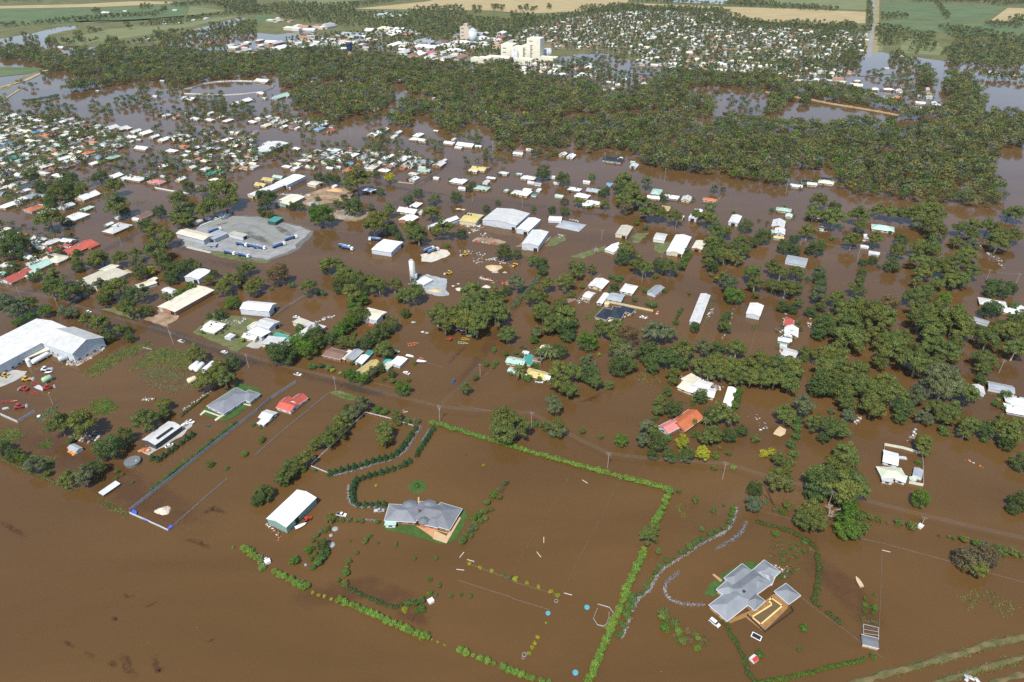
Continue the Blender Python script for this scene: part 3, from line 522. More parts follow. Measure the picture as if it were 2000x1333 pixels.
def wing(t, ctr, ang, L, W, eave, rise, kind, rc, wc, ov=.5, det=2, doors=None, open_side=None, z0=-.9):
    """one rectangular wing with its own walls, roof, windows; the ridge runs along ang"""
    tz = t.rotation_euler[2]; ang -= tz
    if tz: raise ValueError
    put(walls(L, W, eave, rise, kind, z0).build('wall', wallmat(wc)), t, ctr, ang)
    rb = {'gable': gable_roof, 'hip': hip_roof, 'skillion': skillion_roof}[kind](L, W, eave, rise, ov); put(rb.build('roof', roofmat(rc)), t, ctr, ang)
    if det < 1: return
    if kind != 'skillion':
        i = 0 if kind == 'gable' else min(L/2-.3, (W/2+ov)*.95)
        if L/2-i > .8:
            put(MB().box((0, 0, eave+rise+.03), (2*(L/2+ov-i) if i == 0 else 2*(L/2-i)+ov, .42, .10)).build('ridge_cap', mat('ridge_' + RC[rc][1].replace(' ', '_'), tuple(c*.82 for c in RC[rc][0]), .5)), t, ctr, ang)
    k = rise/(W/2) if kind != 'skillion' else 0; ze = eave - ov*k; g = MB()
    for s in (-1, 1):
        if kind == 'skillion' and s == 1: continue
        g.box((0, s*(W/2+ov+.07), ze-.08), (L+2*ov, .13, .14))
    if kind == 'hip':
        for s in (-1, 1): g.box((s*(L/2+ov+.07), 0, ze-.08), (.13, W+2*ov, .14))
    put(g.build('gutter', TRIM if wc != 'd' else STEEL), t, ctr, ang)
    if det < 2: return
    for nx, ny, ln, dp in ((1, 0, W, L/2), (-1, 0, W, L/2), (0, 1, L, W/2), (0, -1, L, W/2)):
        wx, wy = nx*math.cos(ang)-ny*math.sin(ang), nx*math.sin(ang)+ny*math.cos(ang)
        if wx*(-ctr.x)+wy*(-ctr.y) < .12*math.hypot(ctr.x, ctr.y): continue
        if eave < 1.5: continue
        m = max(1, int(ln/4.2))
        for j in range(m):
            o = -ln/2 + ln*(j+.5)/m; hgt = .95; zc = min(eave-.75, 1.35)
            if doors:
                hgt = min(eave-.5, doors)+.6; zc = hgt/2-.6
                if (j % 2 or abs(nx) != 1) and m > 1 and doors < 50: continue
            wd = 1.7 if not doors else min(3.4, ln/m*.7)
            c = (nx*(dp+.03)+abs(ny)*o, ny*(dp+.03)+abs(nx)*o, zc); d = (.06 if nx else wd, .06 if ny else wd, hgt)
            nm, mm = ('window', GLASS) if not doors else ('roller_door', STEEL if j else DARK)
            put(MB().box(c, d).build(nm, mm), t, ctr, ang)
def shed(name, label, r, p0, p1, p2, eave, rise=1.2, axis=1, rc='w', wc='l', kind='gable', ov=.25, det=2, doors=3.0, cat='shed', z0=-.9):
    ctr, e, f, L1, L2 = rect3(r, p0, p1, p2, eave); t = thing(name, label, cat, ctr)
    d = e if axis == 1 else f; L, W = (L1, L2) if axis == 1 else (L2, L1); wing(t, ctr, math.atan2(d.y, d.x), L, W, eave, rise, kind, rc, wc, ov, det, doors, z0=z0); return t
def multi(name, label, cat, wings):
    """a building of several wings: each r,p0,p1,p2,eave,rise,axis,roof,wall,kind"""
    t = None
    for (r, p0, p1, p2, eave, rise, axis, rc, wc, kind, doors) in wings:
        ctr, e, f, L1, L2 = rect3(r, p0, p1, p2, eave)
        if t is None: t = thing(name, label, cat, ctr)
        d = e if axis == 1 else f; L, W = (L1, L2) if axis == 1 else (L2, L1); wing(t, ctr, math.atan2(d.y, d.x), L, W, eave, rise, kind, rc, wc, .45, 2, doors)
    return t
HOUSES = []
def house(r, X, Y, L, ax, rc, kind, W=None):
    py = P(r, X, Y)[1]; W = W or max(4.0, min(13, L*rng.uniform(.52, .68))); eave = rng.uniform(1.9, 2.6); rise = W*.5*rng.uniform(.34, .46) if kind != 'skillion' else .6
    if L < 7: eave *= .85; rise *= .6
    q = Z(r, X, Y, eave+rise*.45); q.z = 0; ang = {'v': GV, 'u': GA}[ax] + rng.gauss(0, .03)
    big = pxm(py)*L > 15; cat = 'house' if L > 8.5 else 'shed'
    t = thing('house' if L > 8.5 else 'garden_shed', '', cat, q); wc = rng.choice('wccbslw') if L > 8.5 else rng.choice('wlG')
    wing(t, q, ang, L, W, eave, rise, kind, rc, wc, .5 if L > 8.5 else .2, 2 if big and L > 8.5 else (1 if big else 0))
    if L > 9.5 and pxm(py)*L > 12:                   # flues, vents and skylights
        for k in range(rng.randint(1, 3)):
            o = put(MB().box((rng.uniform(-.3, .3)*L, rng.choice((-1, 1))*W*rng.uniform(.05, .2), eave+rise*.85), (rng.uniform(.5, 1.3), rng.uniform(.5, .9), rng.uniform(.5, 1.1))).build('roof_vent', rng.choice((STEEL, DARK, TRIM, BARK)), t), t, q, ang)
    if L > 14 and rng.random() < .75:                # a lower lean-to or carport against one side
        s = rng.choice((-1, 1)); l2 = L*rng.uniform(.35, .6); off = Vector((math.cos(ang)*(L-l2)/2*rng.choice((-1, 1)) - math.sin(ang)*s*(W/2+2.0), math.sin(ang)*(L-l2)/2 + math.cos(ang)*s*(W/2+2.0), 0))
        wing(t, q+off, ang + (math.pi if s > 0 else 0), l2, 3.6, eave-.35, .35, 'skillion', rng.choice([rc, 'w', 'l']), wc, .2, 0)
    kw = {'gable': 'gabled', 'hip': 'hip roofed', 'skillion': 'flat roofed'}[kind]
    HOUSES.append((t, 'house' if cat == 'house' else 'little shed', RC[rc][1], kw, L, q.x, q.y))
def houses(r, txt):
    """colour X,Y,length + axis (v away from us, u across) + roof h hip, g gable, s skillion"""
    for e in txt.split():
        c = e[0]; a = e[1:].split(','); tail = a[2]; k = {'h': 'hip', 'g': 'gable', 's': 'skillion'}[tail[-1]]
        house(r, float(a[0]), float(a[1]), float(tail[:-2]), tail[-2], c, k)
# ---------------------------------------------------------------- vehicles, plant, tanks, fences, poles
def paint(n, c): return mat('paint_' + n, c, .35, .06, .5, spec=.5)
WHITEP, REDP, BLUEP, YELP, ORGP, BLKP, GRNP = paint('white', (.72, .72, .70)), paint('red', (.42, .04, .03)), paint('blue', (.05, .11, .24)), paint('yellow', (.60, .36, .03)), paint('orange', (.60, .15, .03)), paint('dark', (.03, .035, .045)), paint('pale_green', (.32, .45, .26))
def wheels(t, xs, w, r, z, tw=.25):
    for x in xs:
        for s in (-1, 1): MB().tube((x, s*(w/2-tw), z), (x, s*w/2, z), r, r, 12).build('wheel', TYRE, t)
def heading(r, a, b): A, B = Z(r, *a), Z(r, *b); return math.atan2(B.y-A.y, B.x-A.x)
def car(r, X, Y, ang, m, label, body='sedan', sink=.35):
    q = Z(r, X, Y, .6); q.z = -sink; t = thing('parked_car', label, 'car' if body != 'ute' else 'ute', q, ang)
    prof = {'sedan': [(-2.2, .35), (2.2, .35), (2.25, .75), (1.2, .95), (-1.7, 1.0), (-2.25, .85)], 'wagon': [(-2.2, .35), (2.2, .35), (2.25, .8), (1.25, 1.05), (-2.2, 1.1), (-2.3, .8)], 'ute': [(-2.5, .4), (2.3, .4), (2.35, .85), (1.2, 1.05), (-2.5, 1.0)]}[body]
    MB().extr(prof, -.86, .86).build('body', m, t)
    cab = {'sedan': [(1.2, .95), (.5, 1.42), (-1.0, 1.42), (-1.7, 1.0)], 'wagon': [(1.2, 1.05), (.6, 1.68), (-2.0, 1.68), (-2.2, 1.1)], 'ute': [(1.1, 1.05), (.5, 1.6), (-.5, 1.6), (-.7, 1.0)]}[body]
    MB().extr(cab, -.76, .76).build('window', GLASS, t); a, b = cab[1][0], cab[2][0]; MB().box(((a+b)/2, 0, cab[1][1]+.025), (a-b, 1.48, .06)).build('roof', m, t)
    if body == 'ute': MB().box((-1.6, 0, 1.03), (1.6, 1.5, .05)).build('tray', STEEL if m is not WHITEP else DARK, t)
    wheels(t, (-1.4, 1.4), 1.78, .33, .33); return t
def tanker(r, X, Y, ang, label, cabm=None, tankm=None, semi=True):
    q = Z(r, X, Y, 1.4); q.z = 0; t = thing('tanker_truck', label, 'tanker truck', q, ang); L = 8.5 if semi else 6
    MB().lathe([(.0, -L/2), (.8, -L/2), (1.15, -L/2+.35), (1.15, L/2-.35), (.8, L/2), (0, L/2)], (-1.2, 0, 2.2), 14, 'x').build('tank', tankm or BLUEP, t, True)
    MB().box((-1.2, 0, 3.36), (L-1, .6, .1)).build('walkway', STEEL, t); MB().box((-.3, 0, .95), (L+3, 1.0, .25)).build('chassis', BLKP, t)
    MB().extr([(L/2-.9, .7), (L/2+1.4, .7), (L/2+1.4, 1.8), (L/2+1.1, 2.9), (L/2-.9, 2.95)], -1.15, 1.15).build('cab', cabm or WHITEP, t); MB().box((L/2+1.28, 0, 2.25), (.08, 2.0, .8)).build('windscreen', GLASS, t)
    wheels(t, (-L/2-.3, -L/2+.9, L/2-1.6, L/2+.5), 2.4, .5, .5, .4); return t
def tractor(r, X, Y, ang, m, label):
    q = Z(r, X, Y, .9); q.z = -.35; t = thing('farm_tractor', label, 'tractor', q, ang)
    MB().extr([(.2, .8), (2.0, .8), (2.05, 1.4), (.2, 1.6)], -.42, .42).build('bonnet', m, t); MB().extr([(-1.1, .9), (.25, .9), (.15, 2.0), (-1.0, 2.0)], -.75, .75).build('cab', GLASS, t); MB().box((-.45, 0, 2.06), (1.5, 1.7, .14)).build('roof', m, t)
    for s in (-1, 1): MB().tube((-.8, s*.75, .8), (-.8, s*1.2, .8), .8, .8, 14).build('rear_wheel', TYRE, t); MB().tube((1.5, s*.7, .45), (1.5, s*1.0, .45), .45, .45, 12).build('front_wheel', TYRE, t); MB().box((-.8, s*1.0, 1.68), (1.2, .55, .1)).build('mudguard', m, t)
    return t
def loader(r, X, Y, ang, m, label, name='wheel_loader'):
    q = Z(r, X, Y, 1.2); q.z = -.3; t = thing(name, label, 'digger', q, ang); MB().extr([(-2.6, .8), (.4, .8), (.4, 1.7), (-2.5, 1.9)], -.9, .9).build('body', m, t); MB().box((-.4, 0, 2.4), (1.4, 1.5, 1.3)).build('cab', GLASS, t); MB().box((-.4, 0, 3.1), (1.6, 1.6, .12)).build('roof', m, t)
    b = MB(); [b.tube((.2, s*.5, 1.6), (3.0, s*.5, 1.2), .16, .14, 6) for s in (-1, 1)]; b.build('boom', m, t); MB().extr([(2.9, .6), (3.9, .5), (3.3, 1.5), (2.9, 1.5)], -1.2, 1.2).build('bucket', STEEL, t); wheels(t, (-1.8, 1.3), 2.3, .7, .65, .5); return t
def implement(r, X, Y, ang, m, label, L=4.5, W=3.0, name='farm_implement', cat='machine'):
    """tined farm implement: frame, drawbar, tines"""
    q = Z(r, X, Y, .4); q.z = 0; t = thing(name, label, cat, q, ang); b = MB()
    for s in (-1, 0, 1): b.box((s*L*.33, 0, .55), (.22, W, .2))
    for s in (-1, 1): b.box((0, s*W*.42, .62), (L*.8, .2, .2))
    b.build('frame', m, t); b = MB(); [b.tube((L*.38, s*W*.35, .6), (L*.85, 0, .5), .10, .10, 6) for s in (-1, 1)]; b.build('drawbar', m, t); b = MB()
    for i in range(4):
        for s in (-1, 0, 1): b.tube((s*L*.33, -W*.42+i*W*.28, .55), (s*L*.33-.2, -W*.42+i*W*.28, -.2), .09, .05, 5)
    b.build('tine', STEEL, t)['kind'] = 'stuff'; return t
def htank(r, a, b, rad, m, label, legs=True, name='storage_tank'):
    A, B = Z(r, *a, rad+.6), Z(r, *b, rad+.6); d = B-A; L = d.length; t = thing(name, label, 'tank', ((A.x+B.x)/2, (A.y+B.y)/2, 0), math.atan2(d.y, d.x))
    MB().lathe([(0, -L/2), (rad*.75, -L/2), (rad, -L/2+rad*.35), (rad, L/2-rad*.35), (rad*.75, L/2), (0, L/2)], (0, 0, rad+.6), 18, 'x').build('shell', m, t, True)
    for s in (-1, 1): MB().box((s*L*.3, 0, .35), (.4, rad*1.6, 1.6)).build('cradle', CONC, t)
    MB().tube((0, 0, 2*rad+.5), (0, 0, 2*rad+.85), .35, .35, 10).build('hatch', STEEL, t); return t
def rtank(r, X, Y, rad, h, m, label, rise=.35, name='water_tank', z=0):
    q = Z(r, X, Y, h); t = thing(name, label, 'water tank', (q.x, q.y, z)); MB().lathe([(rad, -.8), (rad, h)], (0, 0, 0), 26).build('shell', m, t); MB().lathe([(rad*1.03, h), (rad*1.03, h+.08), (.3, h+rise), (.05, h+rise)], (0, 0, .004), 26).build('lid', m, t); MB().tube((rad*.55, 0, h+rise*.4), (rad*.55, 0, h+rise*.4+.3), .3, .3, 10).build('hatch', TRIM, t); return t
def pole(r, X, Y, h, label, lamp=False, stays=0, ang=None, trans=False):
    q = Z(r, X, Y); t = thing('power_pole' if not lamp else 'lamp_post', label, 'power pole' if not lamp else 'lamp post', (q.x, q.y, 0), GA+R(90) if ang is None else ang)
    MB().tube((0, 0, -1), (0, 0, h), .17, .11, 8).build('post', mat('grey_pole', (.34, .31, .27), .9, .2, 2), t)
    if lamp: MB().box((.5, 0, h-.05), (1.2, .3, .16)).build('lamp_head', STEEL, t); return t
    for z in ((h-.35, h-1.5) if h > 9 else (h-.35,)):
        x = MB().box((0, 0, z), (.12, 2.2, .14)).build('crossarm', TIMBER, t)
        b = MB(); [b.tube((0, k*.5, z+.07), (0, k*.5, z+.26), .05, .04, 6) for k in (-2, -1, 1, 2)]; b.build('insulator', TRIM, x)
    if trans: MB().tube((.35, 0, h-3.2), (.35, 0, h-2.1), .32, .32, 10).build('transformer', STEEL, t)
    return t
def wires(pts, label, sag=.9, rad=.028):
    """pts: world points of the insulators; three conductors"""
    b = MB()
    for off in (-.9, 0, .9):
        for i in range(len(pts)-1):
            A, B = Vector(pts[i]), Vector(pts[i+1]); d = (B-A).normalized(); nn = Vector((-d.y, d.x, 0))*off; prev = None
            for j in range(13):
                s = j/12; q = A.lerp(B, s) + nn; q.z -= sag*4*s*(1-s)
                if prev is not None: b.tube(prev, q, rad, rad, 4, False)
                prev = q.copy()
    return tag(b.build('power_line', mat('wire_aluminium', (.22, .22, .22), .5)), label, 'power line')
def fence(r, pts, h, label, style='panel', m=None, sp=2.4, name='fence', cat='fence', world=False, th=.07):
    L = dense(line(r, pts), 1); t = thing(name, label, cat, (L[0].x, L[0].y, 0)); o = L[0]; b = MB(); pb = MB()
    for i in range(len(L)-1):
        a, c = L[i]-o, L[i+1]-o; d = c-a; ln = d.length; ang = math.atan2(d.y, d.x); k = max(1, round(ln/sp))
        for j in range(k+1): q = a.lerp(c, j/k); pb.box((q.x, q.y, h/2-.3), (.12, .12, h+.75), ang)
        mid = (a+c)/2
        if style == 'panel':
            for j in range(k): q = a.lerp(c, (j+.5)/k); b.box((q.x, q.y, h/2-.35+rng.uniform(-.05, .05)), (ln/k*.95, th, h+.7), ang)
        elif style == 'rail':
            for z in (h*.55, h*.95): b.box((mid.x, mid.y, z), (ln, .08, .16), ang)
        else:
            for z in (h*.4, h*.7, h*.97): b.box((mid.x, mid.y, z), (ln, .022, .022), ang)
    m = m or (STEEL if style != 'wire' else mat('rusty_wire', (.26, .22, .18), .8)); b.build({'panel': 'panel', 'rail': 'rail'}.get(style, 'wire_strand'), m, t); pb.build('post', m if style != 'wire' else TIMBER, t)['kind'] = 'stuff'; return t
def heap(r, X, Y, w, d, h, m, label, name='gravel_heap', ang=0.0, sharp=1.0):
    q = Z(r, X, Y, h*.4); b = MB(); N, M = 20, 6; vs = [(0, 0, h)]
    for j in range(1, M+1):
        f = j/M
        for k in range(N):
            a = 2*math.pi*k/N; rr = f*(1+.16*math.sin(3*a+X)+rng.gauss(0, .04)); vs.append((w/2*rr*math.cos(a), d/2*rr*math.sin(a), h*(1-f**sharp)+rng.gauss(0, .04)*h - (.35 if j == M else 0)))
    fs = [(0, 1+k, 1+(k+1) % N) for k in range(N)] + [(1+(j-1)*N+k, 1+j*N+k, 1+j*N+(k+1) % N, 1+(j-1)*N+(k+1) % N) for j in range(1, M) for k in range(N)]
    o = b.add(vs, fs).build(name, m, None, False, (q.x, q.y, 0)); o.rotation_euler = (0, 0, ang); return tag(o, label, 'heap')
def debris(r, pts, n, label, pal, sz=(.4, 1.6), name='yard_junk', hmax=.6, spread=1.0):
    """loose junk nobody could count: boards, drums, sheets, one object"""
    L = line(r, pts); o = L[0]; V, Fs, T = [], [], []
    for _ in range(n):
        i = rng.randrange(len(L)-1) if len(L) > 1 else 0; q = (L[i].lerp(L[i+1], rng.random()) if len(L) > 1 else L[0]) - o; b = MB(); a, c, h = rng.uniform(*sz), rng.uniform(sz[0]*.5, sz[1]*.6), rng.uniform(.1, hmax)
        b.box((q.x+rng.gauss(0, spread), q.y+rng.gauss(0, spread), h*.5), (a, c, h), rng.uniform(0, 3.1)); k = len(V); V += b.v; Fs += [tuple(x+k for x in f) for f in b.f]; T += [rng.choice(pal)]*6
    me = rawmesh(name, np.array(V), np.array(Fs), PAINTS, np.array(T)); ob = link(name, me, None, o); return stuff(ob, label, 'junk')
JUNK = [(.5, .5, .48), (.36, .36, .36), (.22, .18, .14), (.30, .12, .07), (.42, .38, .29), (.12, .12, .13), (.2, .2, .21), (.16, .12, .09), (.3, .22, .15), (.55, .55, .52)]
def boat(r, X, Y, ang, m, label, L=4.5, name='boat', cat='boat'):
    q = Z(r, X, Y, .4); t = thing(name, label, cat, (q.x, q.y, 0), ang); w = L*.2; b = MB(); st = [(-L/2, w, .75), (-L*.1, w*1.05, .8), (L*.25, w*.75, .85), (L/2, .05, 1.0)]; vs = []
    for x, ww, z in st: vs += [(x, -ww, z), (x, -ww*.55, -.2), (x, ww*.55, -.2), (x, ww, z)]
    fs = [(4*i+j, 4*i+j+1, 4*i+5+j, 4*i+4+j) for i in range(3) for j in range(3)] + [(0, 3, 2, 1), (12, 13, 14, 15)]; b.add(vs, fs).build('hull', m, t)
    MB().add([(x, s*ww*.9, z-.06) for x, ww, z in st for s in (-1, 1)], [(2*i, 2*i+2, 2*i+3, 2*i+1) for i in range(3)]).build('deck', STEEL if m is WHITEP else (m if "punt" in label else WHITEP), t); return t
# ---------------------------------------------------------------- named buildings, near to far
def W_(r, p0, p1, p2, e=2.3, rise=1.4, ax=1, rc='g', wc='b', k='hip', d=None): return (r, p0, p1, p2, e, rise, ax, rc, wc, k, d)
# large grey-roofed homestead on its lawn
h = multi('homestead', 'long grey roofed brick homestead on a green lawn island with round bays', 'house', [
    W_('D2', (1035, 285), (842, 275), (1060, 185), 2.6, 2.0), W_('D2', (1250, 305), (1020, 265), (1290, 195), 2.6, 2.2), W_('D2', (1255, 335), (1110, 310), (1335, 205), 2.5, 2.0, 2), W_('D2', (1180, 320), (1100, 308), (1215, 250), 2.5, 1.2),
    W_('D2', (905, 308), (842, 308), (905, 268), 2.2, .2, 1, 'G', 'w', 'skillion')])
def bay(r, X, Y, rad, e, rise):
    q = Z(r, X, Y, e+.4); o = MB().lathe([(rad, e-.1), (rad, e), (rad*.35, e+rise*.75), (.1, e+rise)], (0, 0, 0), 8).build('bay_roof', roofmat('g'), h); o.location = (q.x-h.location.x, q.y-h.location.y, 0)
    o = MB().lathe([(rad*.82, -.9), (rad*.82, e-.05)], (0, 0, 0), 8).build('bay_wall', wallmat('b'), h); o.location = (q.x-h.location.x, q.y-h.location.y, 0)
bay('D2', 1000, 180, 4.0, 2.7, 1.9); bay('D2', 1125, 178, 4.0, 2.7, 1.9); bay('D2', 1092, 275, 2.6, 3.0, 1.4)
def part_poly(t, name, r, pts, z0, z1, m):
    L = line(r, pts, z1); o = MB().prism([(p.x-t.location.x, p.y-t.location.y) for p in L], z0, z1).build(name, m, t); return o
PAVE = mat('terracotta_paving', (.46, .23, .12), .9, .12); BRICKP = mat('sandstone_paving', (.50, .33, .19), .9, .12)
part_poly(h, 'terrace', 'D2', [(1040, 312), (1155, 392), (1170, 345), (1245, 365), (1255, 360), (1110, 325)], .1, .32, PAVE)
part_poly(h, 'path', 'D2', [(1155, 400), (1240, 428), (1335, 262), (1322, 255), (1240, 380), (1165, 345), (1150, 395)], .1, .36, BRICKP)
part_poly(h, 'entry_steps', 'D2', [(1052, 165), (1062, 166), (1064, 128), (1054, 128)], -.2, .6, BRICKP)
o = MB().tube((0, 0, 4.2), (0, 0, 5.6), .45, .45, 8).build('chimney', mat('chimney_brick', (.20, .09, .06), .9), h); q = Z('D2', 1062, 215, 4.8); o.location = (q.x-h.location.x, q.y-h.location.y, 0)
sheet('garden_bed', line('D2', [(1172, 400), (1235, 412), (1255, 372), (1185, 352)]), .345, mat('garden_soil', (.06, .075, .02), .95, .3, 1))
# second homestead with pool
h2 = multi('homestead', 'sprawling light grey roofed house beside a flooded swimming pool', 'house', [
    W_('D3', (1400, 925), (1285, 835), (1560, 800), 2.6, 2.0, 2, 'v', 'o'), W_('D3', (1500, 820), (1380, 740), (1690, 680), 2.7, 2.3, 2, 'v', 'o'), W_('D3', (1650, 690), (1530, 640), (1740, 610), 2.7, 2.0, 2, 'v', 'o'), W_('D3', (1580, 855), (1540, 800), (1640, 800), 2.6, 1.6, 1, 'v', 'o'), W_('D4', (20, 690), (-90, 640), (60, 655), 2.5, 1.8, 1, 'v', 'o'),
    W_('D3', (1450, 700), (1372, 668), (1560, 610), 2.6, 1.7, 2, 'v', 'o'), W_('D3', (1420, 790), (1325, 742), (1480, 735), 2.55, 1.6, 1, 'v', 'o'), W_('D3', (1590, 740), (1530, 710), (1660, 690), 2.75, 2.0, 1, 'v', 'o')])
part_poly(h2, 'pool_deck', 'D3', [(1400, 930), (1590, 850), (1700, 760), (1800, 770), (1795, 850), (1640, 1005), (1520, 910), (1420, 950)], -.3, .06, mat('wet_deck', (.27, .15, .055), .5, .2))
part_poly(h2, 'garden_path', 'D3', [(1305, 632), (1315, 626), (1370, 668), (1358, 680)], -.2, .22, PAVE)
q = Z('D3', 1505, 735, 4.6); o = MB().box((0, 0, 4.5), (1.2, 2, .12), .6).build('skylight', GLASS, h2); o.location = (q.x-h2.location.x, q.y-h2.location.y, 0)
EDGE = mat('pool_coping', (.72, .52, .20), .7, .1)
t = thing('swimming_pool', 'flooded pool edged in pale yellow coping beside the sprawling house', 'pool', Z('D3', 1640, 880))
L = line('D3', [(1562, 908), (1620, 955), (1760, 835), (1690, 785), (1670, 800), (1695, 825)], .2)
for i in range(len(L)):
    a, c = L[i]-t.location, L[(i+1) % len(L)]-t.location; d = c-a; m_ = (a+c)/2; MB().box((m_.x, m_.y, .12), (d.length+.5, .55, .16), math.atan2(d.y, d.x)).build('coping', EDGE, t)
MB().prism([(p.x-t.location.x, p.y-t.location.y) for p in L], .02, .09).build('pool_water', mat('dull_pool_water', (.13, .085, .035), .1, .1, spec=.5), t)
fence('D3', [(1530, 900), (1645, 1010), (1830, 875), (1815, 850)], 1.2, 'black pool fence around the flooded swimming pool', 'panel', BLKP, 2.2, 'pool_fence', th=.03)
shed('pool_pavilion', 'square hip roofed pavilion at the pool corner', 'D4', (135, 815), (45, 745), (205, 765), 2.4, 1.9, 1, 'v', 'o', 'hip', .4, 1, None, 'pavilion')
# green machinery barn
b1 = shed('machinery_barn', 'big green walled barn with white gabled roof and open bay', 'D2', (195, 320), (67, 272), (388, 130), 4.6, 1.3, 2, 'w', 'G', 'gable', .3, 1, None, 'barn')
ctr, e, f, L1, L2 = rect3('D2', (195, 320), (67, 272), (388, 130), 4.6)
for k_, m_ in ((-.17, DARK), (.12, wallmat('G')), (.34, wallmat('G'))):
    c = ctr + e*0; o = MB().box((0, 0, 1.6), (L1*.2 if k_ < 0 else L1*.18, .12, 4.2)).build('bay_door', m_, b1); d = (e if L1 > L2 else f); side = -(f if L1 > L2 else e); 
    s_ = 1 if side.dot(Vector((1, -.2, 0))) > 0 else -1; o.location = tuple(d*(k_*max(L1, L2)) + side*s_*(min(L1, L2)/2+.05)); o.rotation_euler = (0, 0, math.atan2(d.y, d.x))
# brown field strip along the left
h = multi('house', 'grey hip roofed house with wide verandas on a lawn beside the flooded road', 'house', [W_('C1', (1590, 755), (1458, 712), (1790, 625), 2.5, 2.4, 2, 'g', 'l'), W_('C1', (1775, 668), (1700, 640), (1835, 615), 2.5, 1.8, 1, 'g', 'l')])
s1 = shed('machinery_shed', 'dark walled shed with white roof and rooftop solar strip on a concrete apron', 'C1', (1102, 978), (1018, 940), (1285, 848), 3.6, 1.0, 2, 'w', 'd', 'gable', .3, 1, None)
ctr, e, f, L1, L2 = rect3('C1', (1102, 978), (1018, 940), (1285, 848), 3.6); d = e if L1 > L2 else f; o = MB().box((0, 0, 0), (max(L1, L2)*.62, 1.7, .08)).build('solar_panel', DARK, s1); fl = f if L1 > L2 else e; fl = -fl if fl.x < 0 else fl
o.location = tuple(fl*min(L1, L2)*.27 + Vector((0, 0, 4.2))); o.rotation_euler = (math.atan2(1.0, min(L1, L2)/2)*-1 if fl.dot(Vector((-d.y, d.x, 0))) > 0 else math.atan2(1.0, min(L1, L2)/2), 0, math.atan2(d.y, d.x))
shed('stock_shelter', 'long narrow white roofed stock shelter standing in open water', 'D1', (672, 115), (652, 95), (780, 40), 1.3, .35, 2, 'w', 'd', 'skillion', .2, 0, None, 'shelter')
shed('pump_shed', 'tiny grey shed beside a rusty orange skip under the gum trees', 'C1', (540, 1030), (478, 1000), (565, 990), 2.0, .6, 1, 'l', 'l', 'gable', .1, 0, None)
multi('house', 'red roofed white cottage beside the long paling fence', 'house', [W_('C2', (245, 742), (148, 712), (295, 690), 2.4, 1.6, 1, 'r', 'w', 'gable'), W_('C2', (300, 690), (245, 660), (365, 645), 2.5, 1.5, 2, 'r', 'w', 'gable'), W_('C2', (210, 690), (172, 675), (255, 655), 2.5, 1.3, 2, 'r', 'w', 'gable')])
multi('shed', 'white roofed open shed standing in front of the red cottage', 'shed', [W_('C2', (95, 800), (22, 780), (155, 755), 2.3, .9, 1, 'w', 'l', 'gable'), W_('C2', (55, 840), (20, 820), (95, 805), 1.7, .3, 1, 'w', 'l', 'skillion')])
multi('factory', 'huge cream roofed factory with a long open loading bay', 'factory', [W_('C1', (484, 150), (-260, 545), (292, 68), 7.2, 2.0, 1, 'w', 'l', 'gable'), W_('C1', (515, 330), (300, 250), (714, 210), 7.2, 4.2, 1, 'w', 'l', 'gable'), W_('C1', (350, 305), (140, 385), (335, 270), 2.6, .3, 1, 'c', 's', 'skillion')])
for a, b, lab in (((225, 395), (345, 330), 'longest white cylinder tank lying beside the factory'), ((415, 375), (482, 352), 'short blue grey tank lying near the factory gable'), ((1355, 440), (1410, 395), 'leftmost white tank of three lying on the grass'), ((1388, 450), (1445, 402), 'middle white tank of three lying on the grass'), ((1440, 462), (1520, 395), 'largest white tank of three lying on the grass, beside the trees'), ((1335, 530), (1395, 505), 'cream tank lying apart beside the gum trees'), ((300, 525), (365, 495), 'pale green tank lying among yard machines')):
    htank('C1', a, b, 1.55 if 'long' in lab else 1.7, GRNP if 'green' in lab else (STEEL if 'blue' in lab else (mat('cream_paint', (.64, .56, .36), .5) if 'cream' in lab else WHITEP)), lab)
rtank('C1', 195, 375, 1.3, 4.5, WHITEP, 'upright white silo beside the long factory tank', 1.0, 'silo')
rtank('C1', 940, 1095, 3.8, 1.5, mat('dark_tank', (.14, .15, .155), .6), 'wide dark grey round water tank standing in the flood', .3)
fence('C1', [(5, 770), (128, 825), (250, 750)], 1.8, 'grey panel fence corner near the yard machines')
rtank('C1', 275, 775, .9, .6, TRIM, 'white round trough beside the grey fence corner', .1, 'trough')
# middle blocks
shed('warehouse', 'pale square warehouse above the dense hedge trees', 'C2', (857, 95), (724, 62), (935, 38), 4.0, 1.0, 1, 'c', 'l')
shed('warehouse', 'two storey grey warehouse at the left of the walled yards', 'C2', (92, 152), (-5, 122), (175, 108), 4.4, 1.0, 1, 'w', 'l')
shed('office_block', 'white flat roofed block in front of the two storey warehouse', 'C2', (38, 215), (-60, 180), (92, 172), 3.2, .4, 1, 'w', 'l', 'skillion')
multi('motel', 'white roofed L shaped motel with a teal awning and courtyard', 'motel', [W_('C2', (325, 130), (262, 108), (368, 98), 3.0, .4, 1, 'c', 's', 'skillion'), W_('C2', (458, 165), (335, 128), (490, 138), 2.8, .4, 1, 'w', 's', 'skillion'), W_('C2', (200, 292), (162, 280), (410, 152), 2.6, .35, 2, 'w', 's', 'skillion'), W_('C2', (160, 275), (40, 262), (225, 222), 2.8, .4, 1, 'w', 's', 'skillion'), W_('C2', (235, 228), (125, 200), (252, 212), 2.5, .2, 1, 't', 's', 'skillion')])
multi('house', 'brown roofed low house with tan carport in the flooded yard', 'house', [W_('C2', (600, 372), (476, 342), (655, 320), 2.3, 1.1, 1, 'n', 'b', 'gable'), W_('C2', (630, 372), (602, 365), (690, 315), 2.2, .3, 2, 't' if 0 else 'c', 'b', 'skillion')])
